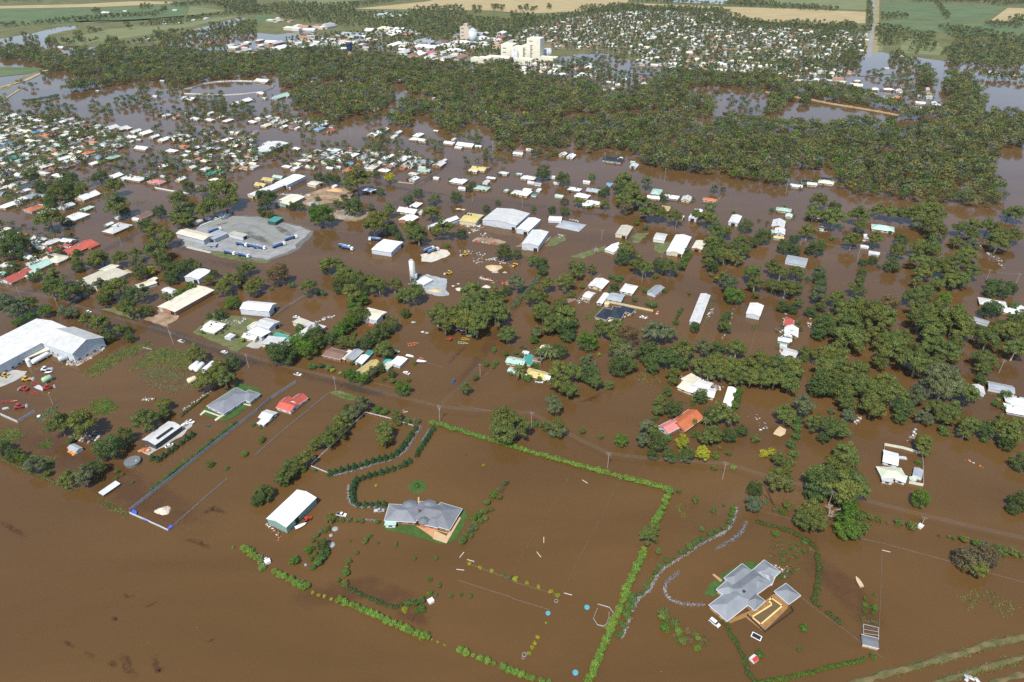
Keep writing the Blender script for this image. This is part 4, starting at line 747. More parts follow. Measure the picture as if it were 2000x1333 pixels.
shed('shed', 'white shed between the brown house and the teal awning', 'C2', (688, 380), (625, 365), (762, 315), 2.3, .9, 2, 'l', 'b', 'gable', .2, 1)
multi('shed', 'narrow white shed with a teal awning behind the yellow house', 'shed', [W_('C2', (750, 402), (712, 385), (800, 350), 2.2, .8, 2, 'w', 'l', 'gable'), W_('C2', (800, 352), (772, 342), (832, 315), 2.0, .3, 2, 't', 'l', 'skillion')])
shed('house', 'yellow roofed white cottage behind the clipped hedge', 'C2', (785, 480), (713, 458), (890, 402), 2.3, 1.7, 2, 'y', 'w', 'gable', .4, 1, None, 'house')
multi('shed', 'cream and teal roofed lean-to shed beside the white carport', 'shed', [W_('C2', (935, 440), (905, 425), (980, 400), 2.0, .4, 2, 'c', 'l', 'skillion'), W_('C2', (930, 408), (905, 395), (965, 378), 2.0, .3, 2, 't', 'l', 'skillion')])
shed('carport', 'white roofed carport facing the flooded paddock with parked machines', 'C2', (1022, 418), (965, 388), (1075, 368), 2.3, .5, 2, 'w', 'l', 'gable', .3, 0)
multi('house', 'bright orange and pink roofed brick house among garden trees', 'house', [W_('C3', (1108, 895), (1045, 848), (1195, 850), 2.3, 1.8, 2, 'p', 'l', 'gable'), W_('C3', (1228, 878), (1150, 805), (1358, 785), 2.4, 2.3, 2, 'o', 'b', 'gable')])
multi('old_shed', 'sprawling old cream and white shed with patched sagging roof', 'shed', [W_('C3', (1432, 642), (1255, 598), (1480, 595), 2.6, .9, 1, 'w', 'c', 'gable'), W_('C3', (1255, 600), (1178, 570), (1335, 525), 2.4, .6, 1, 'c', 'c', 'gable'), W_('C3', (1395, 590), (1300, 560), (1425, 545), 2.8, .6, 1, 'w', 'c', 'gable'), W_('C3', (1260, 545), (1195, 520), (1330, 505), 2.4, .4, 1, 'c', 'c', 'skillion')])
shed('poultry_shed', 'narrow rust stained white shed beside the tall hedge', 'C3', (1558, 706), (1500, 690), (1596, 580), 2.4, .5, 2, 'w', 'l', 'gable', .2, 0)
shed('packing_shed', 'long bright white shed standing alone in the flooded lots', 'B3', (1465, 1195), (1393, 1172), (1548, 975), 3.2, .8, 2, 'w', 'l', 'gable', .2, 1)
multi('house', 'black roofed house with cream trim on a pale gravel island', 'house', [W_('B3', (735, 1165), (655, 1140), (800, 1095), 2.4, 1.7, 2, 'k', 'c'), W_('B3', (850, 1160), (760, 1130), (890, 1080), 2.5, 2.0, 2, 'k', 'c'), W_('B3', (930, 1115), (830, 1085), (965, 1085), 2.4, 1.5, 1, 'k', 'c')])
fence('B3', [(720, 1030), (860, 1055), (1100, 1105)], 1.6, 'long cream wall behind the black roofed house', 'panel', mat('cream_wall', (.58, .48, .28), .8), name='boundary_wall', cat='wall')
shed('shed', 'blue walled white roofed shed standing at the far right lot', 'B3', (1935, 1140), (1832, 1118), (1965, 1055), 3.4, 1.0, 2, 'w', 'l', 'gable', .2, 1)
shed('shed', 'small pale shed beyond the cream wall with a dark doorway', 'B3', (1120, 970), (1065, 945), (1190, 915), 2.8, 1.0, 2, 'l', 'l', 'gable', .2, 1)
multi('house', 'white roofed cottage beyond the cream wall with patched hip roof', 'house', [W_('B3', (940, 960), (852, 935), (980, 905), 2.4, 1.8, 1, 'w', 'w')])
multi('house', 'white L shaped house nearest the big island of gum trees', 'house', [W_('B3', (700, 925), (600, 900), (755, 865), 2.4, 1.2, 2, 'w', 'c', 'gable'), W_('B3', (655, 910), (605, 895), (690, 880), 2.3, 1.0, 1, 'w', 'c', 'gable')])
shed('shed', 'white shed at the end of the diagonal wall near the cottages', 'B3', (610, 1000), (548, 985), (655, 960), 2.3, .9, 1, 'w', 'c', 'gable', .2, 0)
multi('shed', 'low white and pink sheds joined beside the cream water tank', 'shed', [W_('B3', (700, 1040), (668, 1030), (755, 965), 2.2, .4, 2, 'w', 'l', 'gable'), W_('B3', (850, 1025), (740, 1010), (880, 975), 2.2, .6, 1, 'l', 'l', 'gable')])
rtank('B3', 740, 1040, 1.8, 2.0, mat('cream_tank', (.60, .50, .30), .7), 'cream round water tank at the end of the long wall', .3)
shed('house', 'brown roofed house half hidden by gum trees near the cottages', 'B3', (375, 1055), (312, 1045), (500, 1010), 2.3, 1.3, 2, 'n', 'b', 'gable', .4, 0, None, 'house')
# sheds across the middle distance
for a in (('white warehouse with a hipped front beside the wrecked flat roof', 'B3', (128, 475), (38, 455), (222, 385), 4.2, 1.0, 2, 'w', 'l'), ('tall cream warehouse on a dry pad with weeds', 'B3', (205, 590), (88, 560), (283, 480), 5.5, 1.0, 2, 'w', 'l'), ('tan roofed shed with an open front beside the weedy bank', 'B3', (895, 512), (810, 498), (942, 440), 3.2, .9, 2, 'c', 'c'),
          ('white house-like shed behind the big shade tree', 'B3', (795, 640), (728, 615), (900, 585), 2.6, 1.2, 1, 'w', 'w'), ('small white shed with a lean-to beside the weedy pad', 'B3', (1190, 550), (1105, 535), (1215, 500), 2.8, 1.0, 1, 'w', 'w'), ('long white two part hall beside the garden wall', 'B3', (1330, 655), (1208, 635), (1400, 520), 3.2, 1.2, 2, 'w', 'c'), ('small cream shed right of the long white hall', 'B3', (1480, 620), (1408, 605), (1515, 560), 2.8, .9, 2, 'c', 'b'),
          ('white shed with dark reflection standing in open water', 'B3', (1765, 415), (1695, 400), (1795, 358), 3.4, .9, 2, 'w', 'l'), ('white gabled shed behind a pair of gum trees', 'B3', (1440, 380), (1388, 360), (1490, 310), 3.4, 1.1, 2, 'w', 'l'), ('long grey roofed shed in open water below the trees', 'B4', (295, 745), (135, 715), (308, 690), 2.2, .7, 1, 'l', 'l'), ('grey roofed long shed near the right edge among trees', 'B4', (1720, 1200), (1600, 1165), (1748, 1185), 2.4, .6, 1, 'l', 'l'),
          ('lowest white shed on the strip of junk', 'C4', (190, 365), (97, 330), (220, 318), 2.8, .8, 1, 'w', 'l'), ('white shed with an orange gutter on the junk strip', 'C4', (170, 215), (122, 200), (195, 152), 2.6, .8, 2, 'w', 'l'), ('long blue grey shed beside the right edge houses', 'C4', (1755, 612), (1572, 575), (1760, 568), 2.6, 1.1, 1, 'l', 'l'),
          ('round topped white shed facing the truck yard', 'B1', (1550, 850), (1452, 825), (1650, 785), 4.2, 1.0, 2, 'w', 'l'), ('very long cream shed with a green edge beside the muddy road', 'B1', (1365, 1105), (1262, 1050), (1672, 935), 3.4, .6, 2, 'c', 'b'), ('small white cube shed beside the very long cream shed', 'B1', (1352, 965), (1262, 935), (1390, 938), 3.0, .5, 1, 'w', 'l'), ('cream skillion shed behind the railway trees', 'B1', (1088, 922), (1025, 905), (1225, 878), 2.6, .8, 2, 'c', 'l'),
          ('broad white warehouse beside the muddy crossroads yard', 'B2', (100, 1100), (-125, 1080), (222, 1045), 5.0, 1.8, 1, 'w', 'l'), ('twin roofed white warehouse with two dark doors', 'B2', (2030, 430), (1770, 385), (2100, 330), 5.2, 1.6, 2, 'w', 'l'), ('pale blue warehouse at the left of the yellow shed', 'B2', (1380, 450), (1352, 430), (1585, 375), 3.8, 1.6, 2, 'w', 'l'), ('yellow walled shed with rooftop solar panels', 'B2', (1715, 410), (1612, 372), (1780, 350), 3.8, .8, 1, 'y', 'c'),
          ('square white warehouse standing in the flooded truck yard', 'B2', (1055, 640), (930, 595), (1148, 560), 4.4, .7, 1, 'w', 'l'), ('white round roofed shed with brick front', 'B2', (1200, 405), (1108, 388), (1270, 365), 3.0, 1.4, 2, 'w', 'b'), ('green walled shed at the sand merchant yard', 'B2', (255, 270), (160, 240), (382, 205), 3.6, .9, 2, 'c', 'G'), ('long white workshop behind the sand yard with open bays', 'B2', (240, 115), (168, 90), (385, 45), 4.2, .6, 2, 'w', 'l'),
          ('low white workshop wing at the sand yard entrance', 'B2', (0, 205), (-70, 190), (235, 110), 3.2, .5, 2, 'w', 'c'), ('small white roofed carport beside the round bush', 'B2', (900, 170), (832, 155), (930, 148), 2.4, .3, 1, 'w', 'd'), ('cream shed at the top of the sand yard', 'B2', (465, 120), (400, 105), (508, 92), 3.0, .9, 1, 'c', 'c')):
    lab, r, p0, p1, p2, e, ri, ax, rc, wc = a; t = shed('warehouse' if 'warehouse' in lab else 'shed', lab, r, p0, p1, p2, e, ri, ax, rc, wc)
    if 'solar' in lab:
        q = Z('B2', 1660, 345, e+.7)
        for k in (-2.4, 0, 2.4): o = MB().box((0, 0, 0), (1.5, 3.2, .1)).build('solar_panel', DARK, t); o.location = (q.x-t.location.x+k, q.y-t.location.y-k*.4, e+.75)
shed('fuel_canopy', 'green and white canopy at the edge of the gravel truck depot', 'B2', (150, 405), (85, 398), (208, 370), 3.6, .2, 2, 't', 'd', 'skillion', .4, 0, None, 'canopy')
multi('depot_office', 'blue grey depot building on the gravel truck yard', 'depot', [W_('B1', (1590, 545), (1376, 490), (1665, 508), 4.8, 1.0, 1, 'c', 'g', 'gable', 3.0), W_('B1', (1672, 535), (1590, 520), (1775, 490), 4.2, .5, 2, 'l', 'g', 'skillion', 3.0), W_('B1', (1680, 590), (1620, 590), (1690, 565), 2.2, .2, 2, 'l', 'g', 'skillion')])
shed('depot_shed', 'small cream box building on the gravel truck depot', 'B1', (1895, 522), (1785, 497), (1925, 500), 3.6, .3, 1, 'c', 'l', 'skillion')
multi('industrial_hall', 'wide grey cream low pitched hall among trees', 'hall', [W_('B1', (752, 912), (592, 868), (1000, 800), 3.8, .9, 2, 'c', 's', 'gable'), W_('B1', (830, 790), (780, 775), (925, 745), 4.2, .6, 2, 'c', 's', 'gable'), W_('B1', (980, 815), (940, 795), (1002, 785), 3.0, .3, 1, 'y', 's', 'skillion')])
multi('sunken_pavilion', 'flat tent-like grey roof sitting at water level', 'shed', [W_('B3', (520, 475), (345, 440), (570, 425), .5, 1.8, 1, 'l', 'l', 'hip')])
shed('glasshouse', 'white shed with pale blue skylight strips beside the sunken roof', 'B3', (385, 395), (285, 390), (400, 362), 2.6, .8, 1, 'w', 'l', 'gable', .2, 0)
multi('house', 'pale green roofed house inside a white walled compound', 'house', [W_('C4', (980, 1215), (815, 1205), (985, 1150), 2.4, 1.3, 1, 'h', 'w'), W_('C4', (920, 1122), (822, 1100), (922, 1045), 2.6, 1.2, 1, 'w', 'w', 'gable'), W_('C4', (972, 1250), (905, 1240), (985, 1205), 1.9, .3, 1, 'w', 'w', 'skillion'), W_('C4', (885, 1248), (815, 1235), (890, 1225), 1.9, .3, 1, 'w', 'w', 'skillion')])
shed('garden_shed', 'small grey shed inside the white walled compound', 'C4', (1095, 1215), (1030, 1198), (1105, 1160), 2.2, .5, 2, 'l', 'w', 'gable', .1, 0)
fence('C4', [(815, 1215), (825, 985), (960, 1010), (1095, 1050), (1100, 1275), (1000, 1255)], 1.6, 'white wall enclosing the pale green roofed house', 'panel', mat('compound_wall', (.62, .60, .48), .8), name='compound_wall', cat='wall')
rtank('C4', 1030, 1222, 1.7, 1.2, mat('tank_rim', (.42, .50, .40), .6), 'round pale green tank inside the white walled compound', .1)
boat('C4', 945, 1075, R(170), WHITEP, 'white boat parked inside the walled compound', 5.5)
t = shed('kennel_shed', 'grey roofed shed with open timber pen at the paddock corner', 'D4', (720, 1110), (618, 1085), (722, 1050), 1.8, .5, 1, 'g', 't', 'gable', .15, 1, None)
pen = thing('animal_pen', 'bare timber pen frame joined behind the grey roofed paddock shed', 'pen', Z('D4', 670, 1000, 1.6)); b = MB(); Lp = line('D4', [(622, 1040), (720, 1050), (720, 978), (622, 955)], 1.7)
for i in range(4):
    a, c = Lp[i]-pen.location, Lp[(i+1) % 4]-pen.location; d = c-a; m_ = (a+c)/2; b.box((m_.x, m_.y, 1.7), (d.length, .12, .14), math.atan2(d.y, d.x)); b.box((a.x, a.y, .6), (.16, .16, 2.4)); 
for k in (.3, .6): a, c = Lp[0].lerp(Lp[3], k)-pen.location, Lp[1].lerp(Lp[2], k)-pen.location; d = c-a; m_ = (a+c)/2; b.box((m_.x, m_.y, 1.75), (d.length, .10, .10), math.atan2(d.y, d.x))
pen.location.z = 0; b.build('frame', STEEL, pen)
rail = fence('D4', [(610, 975), (722, 1000), (722, 955), (612, 940)], 1.2, 'low rails around the paddock pen behind the shed', 'wire')
# smaller houses through the middle blocks
houses('B3', '''w130,50,14uh w150,90,7ug w310,45,8ug c585,85,7ug b760,105,8vh w490,140,12uh l640,150,13ug G372,195,8ug w550,190,13uh w640,245,14uh w590,265,9ug w35,165,10vh w105,170,13vh c120,145,8uh t175,190,5ug
 G1130,160,14vh w1110,205,12ug w1245,200,14uh w1365,215,12vg y1200,290,11vh o1545,222,11uh w1325,360,5vg w350,95,6ug w210,150,6vg w60,25,6ug l205,100,7ug''')
houses('B2', '''w1580,75,15uh w1615,135,8ug G1765,130,14uh w1235,60,10vg w1935,15,9uh w1840,55,9ug w1800,85,8vg w1955,155,5vg w1250,262,11vh w1190,305,18ug w1290,320,7vg w610,120,6vg y100,65,13ug G175,45,11ug y40,105,12ug c1230,20,9uh r890,22,8ug g690,325,6vg w1410,55,6ug''')
houses('B4', '''G125,300,12uh w165,350,8vg w85,410,17vg w95,470,12vg G75,475,10ug y85,520,8ug G900,440,17uh w222,115,11ug w770,510,6vg w755,590,6ug w830,640,8ug k315,85,12uh c345,100,9ug c455,85,14uh k450,62,9uh w1760,1025,16uh w1880,1085,12uh w1990,1085,9vg r165,1185,9vg w185,1250,12vg w125,1320,7ug''')
houses('C3', '''G30,378,11ug t115,370,9vg n180,368,6ug y180,470,13uh w235,490,7ug w95,325,4vg G10,445,6ug c225,300,9vg''')
houses('C4', '''w1500,580,8vg w1790,660,13uh w1800,725,14uh r155,112,6vg w135,228,6ug w110,270,4ug''')
houses('B1', '''w115,105,20vh d200,110,20vg l265,185,18vg w190,210,12vg w150,238,9ug w70,260,15vh o270,285,15vh w330,275,8ug c360,310,12vh w680,190,19vg w515,270,12vg G680,290,10vh w585,355,20vh w920,362,6ug n1120,345,16vh c1065,375,7ug
 w915,442,20vh w850,415,7vg w1060,55,20uh w980,50,12vg w890,38,14vg p1220,80,17uh w1410,62,10vg w1690,68,13uh n1570,125,11ug t1630,22,11vg t1720,10,10ug g1160,22,12vg w1280,42,6ug c25,458,10vh w15,515,9vg o125,508,13vh w110,525,9ug G40,558,9vg w280,530,14uh w400,550,13vh r405,605,12vg r525,580,6ug r610,592,24vg c425,675,19uh
 w225,668,9uh w250,712,8vg G275,745,21vg r130,815,20vg G25,800,6ug w530,542,10ug c320,600,9ug l265,578,7vg c1540,395,8vg w1740,350,8ug w1620,370,6ug c60,640,6vg w1190,850,6vg w1670,1200,12uh c1650,1230,11uh w1790,1290,5vg w1960,1290,10ug''')
for t_, lab in (('C1', 0),):
    pass
houses('C1', '''w1510,140,11uh w1640,205,5vg c1800,125,7vg''')
# left suburb, far side
houses('A1', '''w25,885,14vg w75,902,15vg w30,935,11vh w105,905,8vg c230,925,10uh w305,933,13uh w375,935,9vh w170,962,10vh w220,968,9uh c95,1003,17vh w20,988,9ug w285,987,11vh w380,982,11vh w430,1003,9vh b280,1022,15vh o400,1040,20vh c625,955,12vh w590,972,9vg n670,968,16vh w575,996,10vh n700,1022,8ug
 b65,1122,18vh w20,1100,9vg w330,1142,9vh G385,1157,14vh o430,1172,10ug c480,1185,18vh c590,1187,13vh o690,1187,12vh t112,1225,14vh G175,1242,13vh c290,1280,17vh c352,1292,14vg w250,1212,10vg w495,1232,14vg g520,1292,13vh w740,1268,11vh b785,1215,14vh G882,1222,14vh w560,1075,9uh w690,1018,9vg l130,1050,8vg c230,1060,10ug w310,1100,7ug l215,1160,10vh w440,1255,9vg l620,1260,9ug w150,1290,9ug o660,1130,8vg w70,1195,10vg
 w862,992,17vg w945,1000,18vg w1055,1022,14vg w1130,1032,16vg w1040,1065,13ug w1205,1062,12vg w1280,1082,17vg w1115,1150,17ug w1090,1090,6ug w1025,1103,5vg d1075,1085,5ug
 o1235,892,8vh w1300,896,10vh o1378,905,10vh w1440,882,6ug w1525,922,12uh w1640,880,9vg w1635,932,12uh w1780,936,13vh w1970,946,11uh c1720,910,10vg w1400,1032,9ug o1438,1140,12uh w1472,1182,8ug w1342,1172,12uh w1525,1152,9vg w1620,1160,13vh w1772,1085,13vh w1838,1098,9vg w1930,1102,13vg w1978,1130,8ug l1690,1160,9vg w1838,1186,12vh w1843,1216,10uh w1640,1206,7ug w1290,1286,12vh w1612,1310,11vh n1590,1080,12vg
 w1480,766,21ug w1880,792,36vg w1270,630,8ug w765,708,6ug w1215,750,8ug w1500,405,12vg w480,367,14ug g600,640,12vg l780,630,16ug w830,97,26ug w980,86,12ug G1370,77,14ug w1290,185,10ug w1410,178,11ug w1512,155,12ug w1610,140,14vg w1150,300,16ug n1630,330,16ug r1900,365,11ug w1950,385,10ug w1850,430,9ug w1780,405,9ug''')
houses('A2', '''w55,626,24ug G190,745,30vg w40,725,11ug w65,765,6ug w140,945,12vg w210,945,12vg w290,955,9vg w340,950,8vg c80,972,13vh w215,985,9vg n290,975,15vh w392,965,10vg w320,996,8vg w530,946,10vh w525,970,11vg g430,992,9vh b492,1000,14vh r585,1016,9vg w925,1040,17vg c1000,1008,11vg w1110,1030,10vg w1078,1062,8vg w1268,1048,14vh w1250,1082,14uh w1305,1092,10ug w1408,1020,6ug w1515,1112,13ug w1545,1085,6vg w1640,1125,21ug w1740,1140,8ug
 w80,1115,10vg w310,1155,10uh w605,1165,15uh w690,1188,14uh w758,1205,13vh l850,1216,17vh w600,1226,15vg w662,1246,11ug w882,1252,13vh w1015,1226,13vh w1052,1215,8vg w1150,1232,18vg w375,1248,13uh w240,1296,9uh b740,1272,9ug o785,1288,7vg o728,1320,13vh c910,1300,15vh c540,1262,8ug w1210,1266,25vg l1325,1258,16uh w1430,1276,14vg w1000,1326,11uh G1320,1326,13ug c1300,1305,8ug w430,1300,11ug y1745,1312,16ug c1700,1330,9ug w1470,1250,7vg w640,1300,8ug w580,1310,8ug
 w415,570,9vg w440,636,7vg w655,636,8vg w760,570,5vg w870,570,7vg w830,580,6vg w945,652,11ug n965,615,9vh w1130,615,6vg w1485,620,10vg w1440,660,12vg n1425,715,8uh b1425,768,15vg y1055,712,7vg y930,846,12ug w1815,866,16ug w1010,590,5vg l1750,880,6vg''')
houses('A3', '''w140,1165,8ug w50,1195,11ug n60,1175,9ug w400,1200,10vg w462,1215,12vg k790,1240,20ug w850,1236,7vg w955,1290,11vg G945,1262,5ug w1225,742,7ug w1310,740,6ug w1362,830,9ug w715,700,9ug w795,690,7ug w770,640,12ug w830,655,8ug w878,612,14vg r1005,620,11vg w1040,650,16vg r990,682,7ug r395,635,13ug w325,622,9vg w585,660,9ug w540,590,12ug c600,580,9vg w370,580,9vg w490,600,9ug''')
houses('A4', '''G945,755,13uh o1018,757,12uh w840,692,14vh w945,695,14uh w1028,705,14vg n1065,670,14vg w1190,852,16vg l1285,848,18vg w1190,800,12ug w1185,745,8vg y1262,732,11vg G1260,755,12vg c700,630,11uh w690,660,18ug c590,637,11uh w480,625,9uh w365,580,13vg w440,612,9uh w1110,520,9vg w1755,562,17vg w1930,590,11vg w1050,440,9vg w1610,840,7vg w1640,856,6ug w910,790,6vg w235,672,8vg w1250,690,8vg w1300,800,10vg w1330,820,10vg w840,735,7vg w1050,725,8vg w520,590,12vg w260,545,8vg w930,530,7ug w1000,212,12ug n1020,235,9ug w565,680,6vg''')
# hall with saw-tooth roof, big pale green wall
shed('factory_hall', 'large white roofed hall with grey green walls beside the suburb', 'A2', (80, 1195), (-10, 1165), (255, 1118), 4.0, 1.0, 2, 'w', 'G', 'gable', .3, 0)
# mill, silos, water tower
def block(name, lab, cat, boxes, m, roofm=None):
    r, X, Y = boxes[0][:3]; q = Z(r, X, Y); t = thing(name, lab, cat, (q.x, q.y, 0), GA)
    for i, (r, X, Y, w, d, h) in enumerate(boxes):
        p = Z(r, X, Y); dx, dy = p.x-q.x, p.y-q.y; ca, sa = math.cos(-GA), math.sin(-GA); x, y = dx*ca-dy*sa, dx*sa+dy*ca
        MB().box((x, y+d/2, h/2), (w, d, h)).build('tower' if h > 18 else 'hall', m, t); b = MB()
        for s in (-1, 1): b.box((x+s*(w/2-.2), y+d/2, h+.4), (.4, d, .8)); b.box((x, y+d/2+s*(d/2-.2), h+.4), (w-.8, .4, .8))
        b.build('parapet', m, t)
        if h > 18:
            for k in range(int(h//7)): MB().box((x-w*.2, y-.05, 6+7*k), (w*.3, .1, 1.2)).build('window', GLASS, t)
    return t
MILLM = mat('mill_render', (.66, .62, .50), .8, .08, .1)
block('flour_mill', 'tall cream flour mill blocks rising above the town trees', 'mill', [('A3', 165, 480, 26, 22, 38), ('A3', 110, 482, 16, 20, 27), ('A3', 40, 485, 22, 22, 24), ('A2', 1960, 470, 24, 22, 26), ('A3', -30, 500, 90, 18, 9), ('A3', 275, 490, 32, 16, 8), ('A2', 1780, 512, 26, 14, 12), ('A2', 1720, 500, 22, 14, 9)], MILLM)
def silo_group(r, X, Y, n, rad, h, sp, lab, m, nm='grain_silo'):
    for i in range(n):
        q = Z(r, X+i*sp, Y-i*sp*.05); t = thing(nm, lab[i] if isinstance(lab, list) else lab, 'silo', (q.x, q.y, 0)); MB().lathe([(rad, -.5), (rad, h)], n=20).build('barrel', m, t, True); MB().lathe([(rad*1.04, h), (rad*.2, h+rad*.5), (.1, h+rad*.5)], n=20).build('cone_roof', STEEL, t)
        if isinstance(lab, str): t['group'] = 'silos in a row beside the mill'
silo_group('A3', 232, 455, 5, 4, 15, 15, 'grey steel silo in the row right of the cream mill', STEEL)
silo_group('A3', 12, 488, 2, 4, 19, 17, 'grey steel silo standing before the left mill hall', STEEL)
silo_group('A2', 1695, 335, 1, 9, 24, 1, ['pale blue round silo beside the tan elevator tower'], mat('pale_silo', (.50, .54, .56), .6))
block('elevator_tower', 'tan square elevator tower beside the round silo', 'tower', [('A2', 1630, 335, 20, 16, 30), ('A2', 1640, 335, 8, 8, 36)], mat('elevator_render', (.50, .42, .32), .8, .08, .1))
t = thing('water_tower', 'dark blue water tower on a brick shaft above the trees', 'water tower', Z('A2', 742, 470)); MB().lathe([(4.4, -1), (4.0, 17)], n=12).build('shaft', mat('tower_brick', (.42, .25, .15), .9, .1), t); MB().lathe([(5.2, 17), (5.4, 18), (5.4, 29), (5.0, 30), (.2, 30.5)], n=16).build('tank', mat('navy_steel', (.02, .03, .08), .5), t)
t = thing('silo_tower', 'white cement silo tower standing over the flooded batching yard', 'silo', Z('B2', 1225, 865)); MB().lathe([(.6, 2.2), (1.9, 5), (1.9, 16.5), (1.6, 17), (.2, 17.2)], n=18).build('barrel', WHITEP, t, True)
b = MB(); [b.tube((sx*1.5, sy*1.5, -.5), (sx*1.5, sy*1.5, 6), .18, .18, 6) for sx in (-1, 1) for sy in (-1, 1)]; b.build('support_leg', STEEL, t); MB().box((1.9, .5, 4.2), (3.2, 3, 2.6)).build('hopper', STEEL, t); MB().tube((2.2, 0, 0), (2.2, 0, 16), .15, .15, 6).build('filler_pipe', TRIM, t); MB().box((0, 0, 17.4), (2.2, 2.2, .7)).build('filter_cap', STEEL, t)
shed('conveyor_bin', 'white batching bin beside the cement silo tower', 'B2', (1310, 895), (1255, 870), (1380, 855), 2.0, .4, 2, 'w', 'l', 'skillion', .1, 0)
# far town: hundreds of roofs too small to part, kept as one mass
def roof_mass(name, label, specs):
    V, Fs, T = [], [], []; cols = [RC['w'][0]]*8 + [RC['c'][0]]*4 + [(.48, .47, .44)]*4 + [RC['l'][0]]*3 + [(.38, .20, .13)]*2 + [(.42, .50, .45)]*2 + [(.33, .12, .10)] + [RC['g'][0]]*2 + [RC['n'][0]]*2
    for x, y, L, W, ang, h in specs:
        b = gable_roof(L, W, h, W*.2, .4) if rng.random() < .4 else hip_roof(L, W, h, W*.2, .4); c = rng.choice(cols); sh = rng.uniform(.7, 1.05); wb = walls(L, W, h, W*.2, 'hip', 0); wc = WALLC[rng.choice('wccbs')]
        for bb, cc in ((b, c), (wb, wc)):
            k = len(V); ca, sa = math.cos(ang), math.sin(ang); V += [(x+p[0]*ca-p[1]*sa, y+p[0]*sa+p[1]*ca, p[2]) for p in bb.v]
            for f in bb.f:
                Fs.append([i+k for i in f]); T.append([q*sh for q in cc])
    me = bpy.data.meshes.new(name); me.from_pydata(V, [], Fs); me.materials.append(PAINTS); a = me.attributes.new('tint', 'FLOAT_COLOR', 'FACE'); c = np.ones((len(Fs), 4), np.float32); c[:, :3] = T; a.data.foreach_set('color', c.ravel())
    o = link(name, me); stuff(o, label, 'houses'); return o
sp = []
for poly, area in ((line('F', [(1010, 66), (1130, 36), (1220, 22), (1390, 26), (1440, 50), (1580, 60), (1692, 66), (1690, 100), (1640, 112), (1560, 122), (1450, 116), (1350, 108), (1240, 108), (1170, 96), (1090, 96), (1075, 82), (1020, 82)]), 760), (line('F', [(1240, 112), (1350, 112), (1480, 126), (1560, 138), (1540, 155), (1420, 145), (1330, 140), (1250, 130)]), 620), (line('F', [(1500, 128), (1600, 128), (1660, 140), (1640, 160), (1560, 165), (1500, 150)]), 700), (line('F', [(1000, 128), (1080, 120), (1150, 130), (1190, 145), (1150, 155), (1020, 152)]), 620)):
    for x, y in scatter(poly, area): sp.append((x, y, rng.uniform(11, 19), rng.uniform(8, 12), GA+rng.choice((0, 1))*math.pi/2+rng.gauss(0, .04), rng.uniform(2.6, 3.2)))
for poly, area in ((line('F', [(560, 58), (640, 50), (650, 60), (580, 64)]), 700), (line('F', [(520, 88), (600, 76), (700, 70), (740, 84), (720, 102), (640, 104), (540, 98)]), 700), (line('F', [(760, 92), (830, 80), (890, 84), (905, 104), (900, 118), (830, 114), (770, 104)]), 750), (line('F', [(780, 108), (880, 116), (870, 124), (790, 122)]), 800), (line('F', [(880, 72), (990, 66), (1010, 80), (990, 94), (930, 100), (890, 84)]), 900), (line('F', [(700, 62), (800, 58), (820, 72), (720, 78)]), 1000), (line('F', [(745, 28), (790, 30), (785, 38), (742, 38)]), 500)):
    for x, y in scatter(poly, area): big = rng.random() < .45; sp.append((x, y, rng.uniform(20, 42) if big else rng.uniform(12, 20), rng.uniform(13, 22) if big else rng.uniform(9, 13), GA+rng.choice((0, 1))*math.pi/2+rng.gauss(0, .04), rng.uniform(3, 6)))
for poly in (line('A1', [(1800, 360), (2000, 330), (2000, 430), (1820, 430)]), line('A2', [(0, 320), (260, 330), (250, 400), (0, 420)]), line('A2', [(100, 150), (260, 150), (280, 180), (120, 185)]), line('A2', [(450, 300), (700, 290), (700, 360), (450, 380)])):
    for x, y in scatter(poly, 800): sp.append((x, y, rng.uniform(12, 20), rng.uniform(9, 13), GA+rng.choice((0, 1))*math.pi/2+rng.gauss(0, .04), 3))
for poly, n_ in ((line('F', [(0, 222), (60, 226), (120, 236), (180, 242), (240, 262), (250, 290), (215, 310), (150, 330), (60, 345), (0, 345)]), 85), (line('A1', [(1290, 1090), (1500, 1040), (2000, 1040), (2000, 1330), (1500, 1330), (1280, 1330), (1400, 1220)]), 42), (line('A2', [(0, 920), (300, 930), (600, 980), (600, 1020), (300, 1000), (0, 970)]), 16), (line('A2', [(260, 1270), (560, 1150), (900, 1190), (1200, 1200), (1400, 1300), (1200, 1330), (300, 1330)]), 30), (line('B1', [(0, -10), (420, -10), (500, 60), (460, 180), (0, 200)]), 22), (line('B1', [(0, 480), (300, 500), (420, 600), (300, 720), (0, 780)]), 14)):
    c_ = 0
    for x, y in scatter(poly, 120):
        if c_ >= n_: break
        if min((x-q[5])**2*.7 + (y-q[6])**2*.7 for q in HOUSES) > 95: sp.append((x, y, rng.uniform(6, 14), rng.uniform(5, 8), GA+rng.choice((0, 1))*math.pi/2+rng.gauss(0, .04), rng.uniform(1.8, 2.4))); c_ += 1
roof_mass('far_town_houses', 'far town of small white and terracotta roofs among trees', sp)
